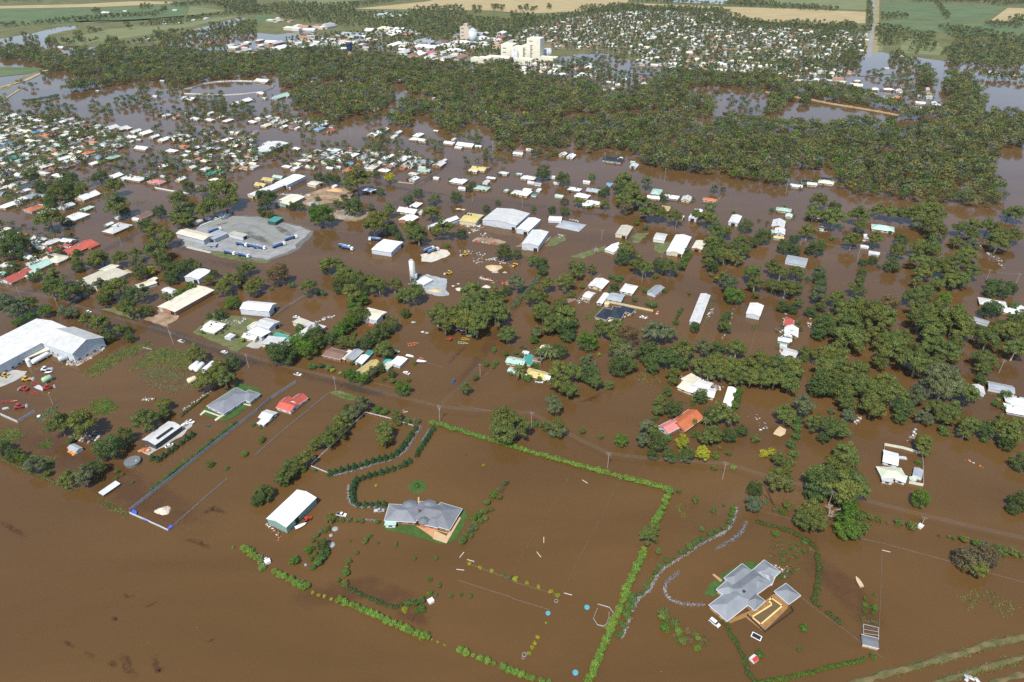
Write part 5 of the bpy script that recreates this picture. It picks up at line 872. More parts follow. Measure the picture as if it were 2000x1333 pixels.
# ---------------------------------------------------------------- individual trees and shrubs
plants('B1', '''g890,130,110 g905,270,150 d975,335,80 d1245,330,100 g1395,225,120 g1400,335,130 d1480,300,100 g1660,275,150 g1740,160,190 g1795,245,110 g1580,325,110 d520,150,130 g430,175,120 d540,65,110 d330,140,110 d400,250,100 d240,40,100 g380,375,150 d520,410,80 g640,150,90 d1480,140,90 s1580,150,80 d780,55,110 d110,600,210 d60,560,130 d100,770,100 d260,835,80 g310,812,70 g415,855,140 g405,925,130 g510,955,140 d620,925,130 g755,690,120 g800,680,90 d735,735,80 d605,755,90 g600,705,70 g930,685,110 g1060,655,90 s1070,720,110
 g1200,485,130 g1310,525,120 g1220,615,150 d1135,435,110 g1400,405,90 g1460,385,90 d1275,720,120 y1170,785,85 d1100,800,110 d1380,785,140 d1335,840,110 d1480,745,110 g1535,745,80 s790,895,100 g845,945,110 g930,905,130 d820,1005,110 d1015,985,120 s1110,960,110 g1020,1085,120 g955,1060,70 d1150,1100,90 s1300,990,80 b1382,975,70 b1422,950,60 b1490,915,80 g1630,855,80 d1675,815,70 s80,1065,170 g220,1050,130 b360,1105,100 b240,1142,80 b145,1185,90 s505,1110,90 s570,1115,80 g690,1165,110 g770,1190,130 d840,1290,110 g930,1240,80 d985,1250,80 d1010,1310,80 d1720,1125,90 d1632,1140,50 g1745,915,110 g1800,860,120 d1880,845,80 g1900,775,90 g1960,920,110 b1815,1035,110 g1950,765,80 s540,510,60 b600,650,60''')
plants('C1', '''g1390,330,115 d1650,400,105 g1560,440,125 g1460,530,130 g1595,505,120 g1165,685,90 g1165,750,80 g1030,805,155 d890,922,120 d770,1010,175 g430,835,150 g575,825,175 d690,1148,115 s595,1200,120,1.3 g480,1215,110 d100,1052,105 b160,1085,80 s240,1122,110 b340,1180,60 d15,1000,105 d500,950,55 c1080,1065,38 c1125,1077,38 c1163,1050,38 c1205,1022,38 c1242,990,38 c1285,960,38 c1325,927,38 c1365,900,38 b1740,1040,48 b1490,1117,50 d1610,1142,32 d1800,835,30 b830,1168,35 b825,1215,28 d868,1190,22 b735,1232,22 d940,1245,22''')
# dark shrubs along the long paling fence
for k in range(23):
    s = k/22; plant('C1', 1075+600*s+rng.gauss(0, 4), 1290-462*s+rng.gauss(0, 4), rng.uniform(28, 40), 'd', 'shrub', .9)
plants('C2', '''g740,40,110 b700,80,105 b660,115,100 b620,150,100 b580,185,100 d545,225,95 b300,250,130 b355,305,140 d400,215,100 d430,250,110 d180,340,170 d110,305,90 d235,345,110 d420,180,100 d465,235,80 b310,155,65 d960,125,110 d895,170,115 d835,215,115 d780,255,100 g690,250,90 g630,245,85 g915,300,115 d940,345,65 d683,397,42 d735,405,35 b690,490,95 b650,475,70 b755,515,95 d880,435,75 s825,465,70 d965,475,65 d972,525,42 d905,508,38 g1085,515,40 b1045,580,108 d400,420,55 d460,415,50 d520,430,55 y545,448,35 y600,470,26 d1060,50,62 g1290,55,135 g1345,115,130 g1430,50,120 g1490,95,160 g1570,135,140 g1700,35,160 g1600,40,130 g1785,190,110 d1695,305,38 d1780,330,45 b1640,405,44 b1708,395,34 b1690,425,30 g1560,500,55 g1490,577,78
 g1760,790,150,1.1 g1770,890,150 g1720,860,110 s750,690,105 s700,740,90 d660,730,75 g600,820,110 s640,800,80 d640,770,70 g580,890,110 d525,880,75 g500,945,105 g440,960,90 g405,990,70 g350,1075,105 g300,1110,100 g240,1130,95 g200,1195,110 g260,1180,80 d330,1150,55 d415,1160,30 b860,730,60 b910,745,55 g1000,770,80 d1075,808,55 s1145,810,50 g1010,825,50 g915,865,115 g915,935,110 b40,945,48 g55,1312,100 d33,855,22
 c1135,857,40 c1105,900,42 c1080,935,40 c1055,970,42 c1030,1003,42 c1000,1030,42 c963,1055,40 c920,1065,44 c878,1075,44 c832,1087,42 c785,1102,42 c742,1117,38 c698,1128,42 c653,1137,42 c605,1152,40 c562,1165,36 c523,1175,42 c1260,860,36 c1237,890,36 c1222,918,36 c1205,945,36 c1187,970,36 c1170,997,36 c1152,1022,36 c1146,1045,34 c1090,1090,40 c1057,1110,44 c1020,1130,32 c972,1143,40 c930,1155,40 c890,1167,42 c845,1182,38 c805,1192,40 c762,1208,38 c718,1222,44 c697,1255,44 c688,1290,44
 y1620,1125,26 b1490,1047,16 y855,1270,22 b700,195,34 b1125,395,34''')
plants('D2', '''c655,10,40 c635,40,42 c628,75,40 c628,110,40 c632,142,40 c663,170,36 c710,170,36 c752,172,34 c793,165,38 c833,167,38 b250,535,68 d40,120,105 d10,150,80 d180,20,80 d430,440,85 d460,487,50 d430,517,62 d400,550,58 d370,585,38 d358,530,34 b385,495,34 b328,465,40 b362,460,38 b345,485,34 d368,410,28 d395,378,34 s423,350,34 g462,332,46 g447,350,30 g485,268,70 s520,270,36 g560,275,34 s605,275,36 g650,278,32 g690,280,34 d790,285,36 g710,412,42 d742,380,28 g606,542,38 g592,577,34 s570,605,32 d535,668,32 b590,620,46 g580,690,45 d990,815,46 d1035,812,56 d1080,800,46 y970,860,42 d1085,855,46 b1050,860,40 b1130,752,38 s1168,760,32 s1192,702,30 b1130,662,32 b1172,523,28 d1032,528,22 d910,436,26 d795,425,18 b1268,770,28 d1335,763,22 b1395,770,28 g655,490,26 g612,410,18 y782,52,20
 d1045,50,40
 L40,582,48 L-85,452,40 L-62,468,44 L-38,488,46 L-15,505,46 L5,520,46 L-25,470,36 L22,535,38 L-150,455,20 L118,608,40 L150,630,42 L185,640,44 L220,662,46 L255,680,50 L290,698,52 L332,700,46 L310,718,36 L540,795,46 L580,812,46 L625,825,42 L663,840,40 L700,860,50 L735,875,46 L770,890,50 L810,905,46 L848,925,52 L888,943,54 L930,960,50 L970,978,56 L1008,998,54 L1050,1012,56 L1090,1030,56 L1115,1038,40 L1325,1120,46 L1370,1140,48 L1415,1155,30 L1458,1172,44 L1508,1190,48 L1550,1210,30 L1608,1230,46 L1650,1250,46
 y370,745,24 y410,765,26 y445,770,24 y1185,1070,20 y1230,1090,16 y1145,1052,14 y490,790,22
 d1345,410,54 g1365,370,40 s1395,335,42 d1400,375,38 s1425,300,42 b1410,265,46 b1450,240,44 g1480,220,46 g1430,330,36 g1500,160,48 b1545,112,54 s1590,75,40 s1620,30,44 g1585,125,40 g1530,205,38 g1490,265,38 b1460,285,34 y1390,560,26 y1460,585,26 y1535,605,28 b1610,635,26 s1650,648,30''')
plants('D3', '''g895,375,105 g930,320,62 b1440,208,42 b1430,240,40 d1412,285,42 d1380,325,44 d1333,345,38 d1293,370,46 d1240,397,44 d1197,420,46 d1160,450,56 d1110,482,46 d1057,515,32 d1012,543,48 d965,575,40 d930,618,42 d903,663,42 d876,712,40 d832,755,46 d787,790,56 d767,838,62 d750,893,62 d728,955,56 d697,1022,48 g1085,85,36,1.3 g1195,145,46,1.3 g1315,215,40,1.3 g1380,178,24 g1237,335,36 g955,485,40,1.4 d1580,75,96,1.1 s1570,165,105 s1650,155,40 g985,895,80 g1062,947,66 b1000,977,72 L1085,1000,50 n1145,1000,46 g1195,1020,44 g1112,1060,58 b1080,1050,38 n1160,1062,44 L1215,1045,40 n1250,1062,54 b1208,1107,48 n1055,1025,30 b1615,1150,54 n965,870,40
 y20,658,36 y100,687,30 y175,712,28 y252,742,30 y298,765,34 y168,1037,28 y150,1077,26 y133,1105,28 y112,1143,28 y222,945,16 L20,1262,52 L60,1280,48 L100,1295,40 L132,1300,46 L195,1318,46 L240,1330,40''')
plants('D4', '''d350,50,210 g470,70,190 g570,70,160 d300,110,120 g280,215,130 g300,290,140 g235,270,110 b520,180,120 b540,270,170 b520,340,140 g590,310,120 g130,185,60 b95,225,44 b995,145,118 n1310,540,150 n1420,530,150 g1370,590,110 g670,258,46 g725,272,46 s780,292,22 g852,295,52 g940,314,66 g1115,375,22 s1178,382,26 b1210,391,30 g1280,398,58 b1355,425,58 s1405,438,64 g1465,462,44 g1520,475,70 g1605,490,60 g1660,510,44 d1640,160,120 d1600,205,80 g60,15,130 g130,45,80 s45,205,36 b636,787,28 b690,765,22 b632,828,36 b692,842,44 b632,868,30 b687,878,32 b620,918,30 b683,938,24 b235,980,54 b205,1120,30 b685,1165,40 d155,455,32 d195,435,24 d235,475,30 s275,465,26 d190,480,20 d120,485,24 d95,490,28 d185,515,22 d100,540,30 d140,425,18 d240,420,40 d150,610,32 d125,635,30 d85,640,34 b50,365,40''')
plants('C4', '''d400,150,140 g430,90,100 g570,230,180 g600,120,140 g690,40,180 g565,40,140 g830,70,150 d350,195,70 g390,340,130 g470,320,150 g500,420,150 g400,430,150 d390,560,180 d340,590,110 g560,570,160 g640,460,150 g520,500,130 g560,680,120 s575,770,80 s450,740,55 g720,580,150 g770,650,150 g740,720,140 g830,540,150 g900,610,150 d960,730,130 d940,790,100 g880,250,150 g760,200,150 g960,230,120 g870,330,160 g800,390,100 g1050,330,130 g1060,400,170 s1060,630,130 g1090,90,170 g1200,60,170 g1180,170,130 g1330,100,190 g1390,170,130 g1150,210,130 g1200,280,130 g1330,250,110 g1280,320,130 g1200,390,110 s1240,500,190 s1330,560,170 g1420,620,150 s1230,600,140 g1210,720,130 g1300,740,130 s1115,780,100 g1260,790,100 d1255,882,70 g1560,230,140 g1545,370,130 g1530,440,90 d1510,520,75 g1440,840,130 g1400,900,80 d1540,880,120 g1660,840,150 g1730,900,140 d1700,970,110 g1790,850,120 d1540,940,60 g1110,960,120 g1110,1010,90 d1070,1100,45
 g340,820,110 g440,860,140 g520,860,110 d400,930,90 s565,895,65 g125,765,130 s255,700,130 g560,1030,150 g600,1100,110 g500,1150,190 g350,1220,170 g600,1240,160 g480,1270,170 d330,1300,120 b1690,630,70 g1760,300,140 g1720,170,130 d1640,150,110 d1560,30,110 g1780,120,110 g265,320,75,1.3 d260,360,60 g60,420,150 g160,430,150 g50,510,130 g150,540,130 d200,480,90 b1620,690,48 d1800,1110,120 d205,800,60 d205,860,60 d200,920,55 d170,980,70 g185,1040,70 g160,1100,75 g130,1160,80 g60,1175,80 d150,1220,60 y25,1030,70 g75,1085,90 d80,1180,60 g350,680,0.1''')
plants('C3', '''g220,40,130 g380,70,150 g270,130,110 d380,160,130 d400,210,90 s172,175,72 g450,130,55 b540,245,140 g640,150,110 g740,140,110 g720,200,80 n830,210,140 s1000,180,140 s1100,180,120 g760,280,120 s810,330,140 d960,320,150 d1020,370,150 d1100,380,150 g1220,310,150 d1200,400,120 d760,430,140 g840,400,110 d1000,440,90 g1150,470,85 g1145,530,70 g330,450,130 g430,470,120 g340,540,120 g400,590,110 d560,490,130 g600,530,100 s540,400,110 g690,555,66 d285,620,28 s300,690,112 d165,830,52 g237,845,76 g330,860,110 s290,900,70 b320,800,36 b497,883,50 d632,922,40 b777,952,92 g20,850,170,1.1 d1150,725,130 g1060,665,80 g1040,735,85 g1015,790,45 g1105,605,70 s960,845,100 g1010,890,90 s930,945,90 d1040,970,140 d1000,1050,80 d1120,1060,100 y1212,960,92,1.0 y1353,1050,104 b1450,1057,56 g1380,930,100 g1430,900,110 g1480,750,130 g1550,780,110 d1420,780,110 d1545,920,100 d1630,885,86 g1730,935,70 d1300,905,60 g1540,1035,48 g1440,1140,48 L1575,1142,40 s1365,290,110 d1460,300,110 g1600,290,120 g1510,140,80 d1510,90,60 d1300,148,75 g1340,420,120 g1440,400,130 g1500,470,110 g1560,430,130 g1680,430,140 g1400,470,90 g1600,500,110 g1760,380,140 g1790,500,130 d1340,640,100 d1290,660,50 d1285,690,30 d1235,677,16 b1590,700,60 b1600,640,60 b1615,590,60 g1700,500,120 b1285,820,60 p255,310,110 p300,320,100 p205,320,90 p50,450,110 p1385,810,80 d340,320,110 d30,325,34 d65,280,30 d95,290,28 b160,235,60 d165,420,45 d110,505,60 d200,510,50 L620,335,28 g1480,1000,35 d1240,1055,110 d1110,930,60 y1790,1045,60 d170,295,40''')
plants('B2', '''d560,70,80 d620,80,80 d490,60,80 g790,75,170 g730,60,80 d975,172,62 d690,215,60 d760,290,140 g640,262,70 s895,287,52 d80,230,150 g480,222,44 d290,282,70 d347,285,68 s455,287,65 b510,355,180,1.0 d45,325,70 d115,345,58 g920,430,150 g990,370,110 g1040,310,80,1.4 d1060,470,100 g1200,470,110 g1270,500,130 g1240,450,90 d1115,530,70 d1190,235,80 d1265,182,76 s1400,210,70 s1370,240,60 g1370,330,110 g1455,450,140 d1605,500,85 d1565,215,90 d1690,120,60 d1800,305,64 g1890,257,48 y1045,65,78 d945,45,55 b1495,588,45 d1940,650,120 g560,740,120 g640,740,100 g540,790,60 g700,830,140 d660,900,130 g800,860,130 g740,960,140 d850,930,100 g900,880,110 g960,900,130 g1080,890,110 g1150,970,110 g1240,960,140 n170,825,165 g20,880,90 d280,898,48 g420,910,115 d530,960,48 b490,958,34 d120,925,28 d1165,1122,70 g1690,950,150 g1780,1010,160 g1880,980,130 g1640,1060,120 g1890,1090,150 g1430,1110,130 g1550,1130,130 g1690,1190,140 g1600,1180,100 g1960,1285,110 d1960,940,80 d1660,150,50 d770,1280,32 b820,1010,110 b760,1070,90''')
plants('B3', '''d40,660,75 g160,700,75 d230,730,100 d240,790,80 s40,880,120 g420,870,120 g510,790,100 g480,735,70 g540,745,70 g625,775,66 g275,890,100 g190,990,140 g240,1090,130 g380,1090,150 g320,1190,120 d420,1210,120 g390,1150,100 s185,1270,76 g460,980,70 b550,910,42 g880,620,120 d860,690,110 g920,640,90 g980,740,120 g1050,760,110 d1160,750,120 g1240,760,110 g1320,740,70 g1280,370,110 g1070,320,130 g1150,330,110 g870,230,110 g950,230,130 g1000,240,110 d840,150,100 g940,150,110 n890,300,100 g880,80,120 s1050,90,85 g1440,340,75 g1530,370,130 s1550,285,75 g1600,480,120 g1670,480,100 g1560,560,110 g1620,590,120 g1550,650,110 g1540,720,90 d1570,760,90 g1660,670,110 g1780,560,100 g1810,630,110 g1760,680,100 g1720,600,80 b1730,980,140 s1690,870,130 g1640,840,90 g1880,800,130 g1900,880,110 d1830,440,100 d1960,520,120 d1880,570,80 d730,170,70 d700,185,60 g510,245,70 n410,245,66 b625,50,52 d400,70,100 d240,30,110 d310,310,58 d415,325,72 d170,300,44 b975,412,46 d1040,450,46 s1560,818,38 d1280,1190,46 d1310,1100,34 d1330,1080,26 b1385,960,30 s790,835,40 d770,830,40 d830,850,55 d800,910,70 d780,950,50 d1040,935,50 d960,1010,46 d1060,1040,40 d1100,1050,60 d1190,940,40 b1440,1220,55 d1680,1140,66 d1655,1230,80 s1580,140,55 s1650,150,44 d1730,325,28 d1930,385,28 d1190,220,66 g725,265,66 g1900,980,60 s1360,620,50 b1345,700,56 b1370,660,50 d1120,830,46 d850,840,46''')
plants('B4', '''d30,310,36 g400,240,110 g360,330,110 d520,290,90 g520,370,140 g470,360,100 g310,480,110 d420,560,46 d500,535,38 d200,540,80 d130,600,110 d210,625,90 d380,620,120 d320,630,70 g710,350,120 g720,430,90 g660,545,120 g840,540,110 g860,310,100 g960,330,110 g1060,340,110 g1150,330,120 g1260,300,140 g1330,340,120 g1200,400,110 g1280,430,130 g1330,480,120 d1040,540,100 g1010,620,120 d970,745,115 d820,705,72 s870,745,40 d740,720,66 d735,800,70 d720,855,66 g700,920,110 g1180,600,130 g1270,600,130 g1180,710,130 g1280,740,130 g1220,800,110 g1380,760,140 g1450,810,120 g1510,700,130 g1560,650,120 s1580,590,100 g1590,790,120 g1160,870,78 g1320,890,95 g1430,860,110 g1520,860,110 g1510,450,110 g1610,430,100 g1600,500,90 g1720,440,110 g1790,480,110 g1800,560,140 g1470,560,85 g1920,510,110 g1950,340,120 g1890,330,80 d1770,900,120 d1840,960,100 d1730,950,90 d1890,930,100 d1770,1090,120 g40,760,110 g100,800,100 g220,800,110 g140,920,130 g40,900,100 g220,920,90 g240,1030,80 d120,1070,90 d190,1090,76 s410,790,90 d400,850,100 d410,910,100 s390,960,120 d330,1110,90 g410,1060,80 g540,1000,120 g560,1070,100 g650,1080,130 g700,1030,110 g830,1090,130 g900,1140,130 n950,1060,150 g740,1150,120 g1140,980,130 g1220,960,130 g1170,1080,130 b1370,1010,110 g1480,1100,120 g1300,1100,130 g1380,1160,120 g1270,1210,140 g1420,1200,130 d1500,1190,120 d430,1200,140 d400,1280,110 g600,1160,110 g660,1220,120 g580,1290,110 b640,1300,110 g700,1290,100 d1660,1270,110 g1790,1250,110 d1850,1230,120 g1940,1290,120 d1960,1150,110 d1930,1060,60 d310,850,44''')
# long hedges
hedge('clipped_hedge', 'C2', [(1255, 822), (1320, 838), (1450, 875), (1600, 920), (1700, 955)], 3.2, 2.4, 'L', 'long lime green hedge from the road corner toward the big round tree', card=.5)
hedge('clipped_hedge', 'C3', [(-110, 955), (0, 985), (140, 1030), (300, 1075), (450, 1115), (650, 1170), (800, 1210), (960, 1250), (1130, 1300), (1150, 1310)], 3.3, 2.4, 'L', 'long lime green hedge continuing to the hedge corner by the empty paddock', card=.5)
for k in range(43):
    s = k/42; q = [(1022, 90), (960, 240), (915, 310), (865, 460), (815, 580), (760, 700), (705, 840), (650, 970), (590, 1110), (540, 1230), (500, 1330)]; u = s*(len(q)-1); i = min(int(u), len(q)-2); a, c = q[i], q[i+1]; X, Y = a[0]+(c[0]-a[0])*(u-i), a[1]+(c[1]-a[1])*(u-i)
    if not (320 < Y < 440): plant('D3', X+rng.gauss(0, 3), Y+rng.gauss(0, 3), rng.uniform(44, 58), 'L', 'shrub', .95)
hedge('garden_hedge', 'D2', [(605, 715), (680, 755), (760, 790), (850, 825), (910, 845), (960, 825)], 2.2, 1.0, 'd', 'low dark hedge curving round the flooded homestead lawn', card=.35)
hedge('garden_hedge', 'D4', [(-60, 290), (60, 320), (150, 350), (240, 400), (290, 430), (335, 465)], 2.4, 1.5, 'd', 'dark curved hedge behind the sprawling house', card=.4)
hedge('garden_hedge', 'D4', [(325, 500), (335, 580), (325, 680), (310, 760), (305, 830)], 2.8, 1.7, 'd', 'dark straight hedge right of the pool pavilion', card=.4)
hedge('garden_hedge', 'D4', [(345, 845), (365, 860)], 1.8, 1.4, 'd', 'short dark clump below the straight hedge by the pavilion', card=.4)
hedge('garden_hedge', 'D4', [(390, 875), (440, 920), (490, 960)], 2.4, 1.5, 'd', 'short dark hedge running toward the paddock shed', card=.4)
hedge('garden_hedge', 'D4', [(-100, 1345), (20, 1318), (140, 1300), (300, 1260), (450, 1225), (560, 1200), (645, 1180)], 2.0, 1.2, 'b', 'straggly green hedge above the grassy levee banks', card=.4)
hedge('garden_hedge', 'D3', [(1385, 945), (1425, 1020), (1470, 1090), (1510, 1180), (1535, 1260), (1590, 1345)], 2.2, 1.5, 'd', 'dark hedge running down from the white wagon', card=.4)
hedge('garden_hedge', 'C4', [(225, 790), (208, 850), (200, 930)], 3.2, 2.6, 'd', 'tall dark hedge beside the dry sand spit', card=.5)
hedge('garden_hedge', 'C3', [(1620, 590), (1600, 680), (1570, 730)], 3.0, 2.4, 'd', 'tall hedge right of the narrow rust stained shed', card=.5)
hedge('garden_hedge', 'B3', [(1330, 1080), (1300, 1130), (1270, 1190)], 2.0, 1.8, 'd', 'shrubby row between the long white shed and the red tank', card=.45)
hedge('garden_hedge', 'B3', [(1400, 650), (1360, 700), (1340, 760)], 4, 3, 'b', 'bright bushy row below the long white hall', card=.5)
hedge('garden_hedge', 'A1', [(190, 790), (300, 775), (380, 765), (460, 740)], 8, 4.5, 'd', 'dark scrub row on the levee across the left lagoon', card=.9)
hedge('garden_hedge', 'B1', [(60, 490), (120, 470), (170, 450)], 2.5, 2, 'b', 'clipped green hedge beside the suburb houses', card=.5)
hedge('garden_hedge', 'B3', [(10, 1060), (80, 980), (150, 900), (230, 810)], 5, 2.5, 's', 'rank grey scrub along the fence above the muddy lane', card=.6)
hedge('garden_hedge', 'C1', [(1290, 770), (1350, 720), (1420, 665), (1480, 620)], 1.6, 1.4, 'd', 'dark hedge left of the grey veranda house', card=.4)
hedge('fence_scrub', 'C1', [(0, 1075), (80, 1110), (160, 1150), (270, 1200), (380, 1240), (480, 1290), (550, 1305)], 1.8, 1.0, 'g', 'weedy scrub along the boundary of the big yard', card=.4)
# flower borders
def flowers(pts, wd, label, cols, r='D3', n=2600):
    L = dense(line(r, pts), 12); o = L[0]; C, T = [], []
    tot = sum((L[i+1]-L[i]).length for i in range(len(L)-1)); n = int(tot*34)
    for _ in range(n):
        i = rng.randrange(len(L)-1); q = L[i].lerp(L[i+1], rng.random()) - o; C.append((q.x+rng.gauss(0, wd*.26), q.y+rng.gauss(0, wd*.26), rng.uniform(.1, .55))); w = rng.random(); k = cols[0] if w < .5 else (cols[1] if w < .72 else cols[2]); s = rng.uniform(.7, 1.15); T.append([c*s for c in k])
    C = np.array(C); v, f = cards(C, np.tile((0, 0, 1.0), (len(C), 1)), np.full(len(C), .34), nr); ob = link('flower_border', rawmesh('flower_border', v, f, LEAFA, np.array(T)), None, o); tag(ob, label, 'flower border')
LAV, WHT, LEAFC, BLU = (.42, .39, .56), (.62, .60, .66), (.10, .13, .06), (.26, .30, .42)
flowers([(1462, 195), (1450, 260), (1420, 325), (1380, 362), (1330, 385)], 1.4, 'white flower border at the top of the curved drive', [WHT, LAV, LEAFC])
flowers([(1330, 385), (1270, 415), (1210, 450), (1150, 492), (1080, 535), (1010, 580), (970, 610), (940, 650), (915, 700), (890, 740), (850, 770), (820, 792), (800, 830), (785, 880)], 1.5, 'long lavender border along the curved drive shrubs', [LAV, WHT, LEAFC])
flowers([(770, 910), (755, 945), (740, 990), (725, 1020), (712, 1050)], 1.2, 'pale flower border at the foot of the drive shrubs', [WHT, LAV, LEAFC])
flowers([(1528, 285), (1505, 340), (1475, 375), (1435, 405), (1390, 435), (1320, 468)], 1.8, 'blue grey lavender strip alone in open water', [BLU, LAV, LEAFC])
flowers([(1085, 615), (1050, 650), (1010, 685), (1000, 700)], 1.8, 'blue grey lavender tuft at the top of the loop', [BLU, LAV, LEAFC])
flowers([(1000, 700), (992, 735), (1010, 780), (1045, 805), (1100, 825), (1170, 830), (1250, 828)], 1.4, 'lavender and white border looping to the house corner', [LAV, WHT, LEAFC])
flowers([(540, 1205), (620, 1185), (700, 1165), (780, 1140), (860, 1115), (950, 1095), (1010, 1065), (1060, 1030), (1090, 985), (1120, 940), (1150, 890), (1172, 850)], 1.5, 'lavender border curving below the white railed paddock', [LAV, WHT, LEAFC], 'C2')
flowers([(1235, 870), (1210, 915), (1180, 960)], 1.1, 'lavender border beside the short cone shrub row', [LAV, WHT, LEAFC], 'C2')
flowers([(605, 50), (600, 90), (602, 135), (618, 170), (650, 192), (710, 197), (790, 192), (845, 190)], 1.3, 'lavender border bending to the grey homestead', [LAV, WHT, LEAFC], 'D2')
flowers([(655, 280), (700, 278), (760, 280), (800, 288)], 1.4, 'lavender border left of the grey homestead', [LAV, WHT, LEAFC], 'D2')
# round grass island with a bush
q = Z('C2', 1150, 1278); o = MB().lathe([(4.6, -.2), (4.4, .12), (3.0, .22), (.1, .26)], (q.x, q.y, 0), 22).build('garden_island', LAWN); structure(o)
weeds('lawn_tufts', 'C2', [(1100, 1280), (1125, 1250), (1165, 1243), (1200, 1265), (1195, 1295), (1150, 1312), (1115, 1305)], 160, 'b', 'grass tufts on the round garden island', .6, .4)
# weed patches in the yards
for r, pts, n, c, lab in (('C1', [(590, 480), (680, 400), (800, 330), (900, 300), (990, 310), (960, 350), (860, 380), (760, 450), (680, 500)], 900, 'g', 'weedy tongue of land below the factory gable'), ('C1', [(910, 455), (1000, 380), (1070, 310), (1200, 285), (1330, 330), (1400, 400), (1330, 460), (1180, 420), (1060, 430)], 1300, 'g', 'green grass rising beside the white tanks'), ('C1', [(960, 460), (1150, 430), (1400, 470), (1420, 560), (1240, 620), (1050, 560)], 420, 's', 'thin dead grass showing through the water by the tanks'), ('C1', [(640, 680), (760, 640), (840, 720), (760, 770), (660, 760)], 380, 'b', 'green weed patch in the middle of the big yard'),
                          ('C1', [(0, 880), (120, 860), (170, 930), (80, 970), (0, 960)], 380, 'g', 'weed patch at the left edge of the yard'), ('C1', [(280, 990), (350, 940), (360, 990), (300, 1010)], 130, 'b', 'small green weed patch by the tiny shed'), ('C1', [(250, 790), (330, 740), (400, 700), (390, 740), (300, 820)], 260, 's', 'dry weeds beside the grey fence corner'), ('C1', [(200, 1050), (400, 1080), (350, 1160), (240, 1080)], 220, 'g', 'scattered weeds near the boundary scrub'), ('C1', [(850, 330), (1080, 240), (1080, 270), (960, 330)], 260, 'g', 'weedy road verge near the crossroads'), ('D1', [(600, 120), (680, 160), (830, 230), (820, 245), (700, 190)], 260, 'g', 'green fence line weeds near the blue tarpaulin'),
                          ('D4', [(0, 360), (150, 420), (280, 470), (200, 600), (60, 660), (0, 560)], 420, 'd', 'flooded garden bed growth behind the sprawling house'), ('D4', [(1250, 780), (1380, 720), (1560, 780), (1640, 860), (1540, 900), (1400, 820), (1280, 880)], 300, 'g', 'thin weeds breaking the surface in the right paddock'), ('D3', [(1080, 180), (1120, 190), (1130, 260), (1105, 270)], 90, 'g', 'faint weed trail beside the hedge corner'), ('C3', [(860, 470), (1000, 440), (1060, 540), (920, 560)], 260, 's', 'pale flattened grass below the gum grove'), ('C3', [(100, 225), (200, 240), (240, 260), (140, 250)], 120, 'b', 'green garden strip beside the palms'),
                          ('B3', [(680, 1060), (720, 1030), (640, 1140), (580, 1170), (560, 1150)], 300, 'b', 'green weeds left of the black roofed house'), ('B3', [(1500, 1190), (1560, 1000), (1580, 1010), (1530, 1180)], 200, 'b', 'grassy strip along the long white shed'), ('B3', [(1860, 1230), (1920, 1200), (1910, 1270)], 90, 'b', 'green patch below the blue walled shed'), ('C2', [(540, 615), (700, 640), (680, 660)], 260, 'b', 'bright roadside grass above the gravelled corner'), ('B2', [(620, 385), (700, 395), (860, 370), (830, 395), (740, 400)], 200, 'g', 'grass edge of the fenced dirt yard'), ('B1', [(1640, 640), (1980, 705), (2060, 720), (1940, 715)], 400, 'g', 'grass verge below the truck depot'), ('B1', [(980, 260), (1080, 240), (1150, 230), (1140, 260), (1020, 290)], 120, 'd', 'water weeds in the flooded park'),
                          ('D4', [(640, 1315), (740, 1285), (1000, 1215), (1300, 1130), (1540, 1060), (1680, 1030), (1690, 1045), (1540, 1075), (1300, 1145), (1000, 1232), (700, 1312)], 1500, 'g', 'dry grass covering the upper levee bank'), ('D4', [(1070, 1345), (1300, 1265), (1690, 1160), (1690, 1185), (1300, 1290)], 1100, 'g', 'dry grass covering the lower levee bank')):
    weeds('weed_patch', r, pts, int(n*(2.8 if r == 'C1' else (.5 if 'levee' in lab else 1))), c, lab, .8 if r == 'C1' else .75, .18 if r == 'C1' else .35)
for r, X, Y, h in (('B3', 645, 620, 8), ('D4', 1370, 540, 9.5), ('D4', 400, 225, 11), ('C1', 510, 930, 4)):
    q = Z(r, X, Y, h*.5); o = thing('bare_tree', {'B3': 'leafless pale tree standing alone in open water', 'D4': 'pale dead limbs of a bare tree beside the roadside gums' if X < 1000 else 'bare grey limbs rising through the sparse tree in the right paddock', 'C1': 'dead branches heaped between the two yard gum trees'}[r], 'bare tree', (q.x, q.y, -.2), rng.random()*6, None, h); link('limbs', bare_mesh(int(X)), o)
for r, pts, n, lab in (('D1', [(550, 560), (760, 600), (1020, 800), (1000, 1120), (780, 1160), (640, 900)], 46, 'small dark flecks of litter drifting across the open flood'), ('D1', [(0, 880), (250, 950), (240, 1200), (60, 1240)], 10, 'few dark litter flecks at the lower left of the flood'), ('D1', [(1050, 950), (1500, 1000), (1480, 1120), (1200, 1120)], 12, 'dark litter flecks below the fenced lot'), ('D3', [(700, 1100), (1300, 1150), (1300, 1330), (650, 1330)], 8, 'litter flecks in the water below the bush island')):
    weeds('floating_litter', r, pts, n, 'n', lab, .5, .06)
gp, gs, gc = [], [], []
for t, w, cw, kw, L, x, y in HOUSES:                     # hedges and bushes left standing round the houses
    if y > 1500 and rng.random() < .4: continue
    for _ in range(rng.randint(3, 8) if L > 8.5 else rng.randint(0, 2)):
        a = rng.uniform(0, 6.283); d = L*.5*rng.uniform(.85, 1.35) + 1.5; gp.append((x+d*math.cos(a), y+d*.8*math.sin(a))); gs.append(rng.uniform(2.2, 5.0)); gc.append(rng.choice('ddbgdbdsL'))
massed('garden_growth', 'bushes and half drowned hedges crowding round the flooded houses', gp, gs, gc, lambda x, y: 90 if y < 650 else 44, 'bushes', 4, .75)
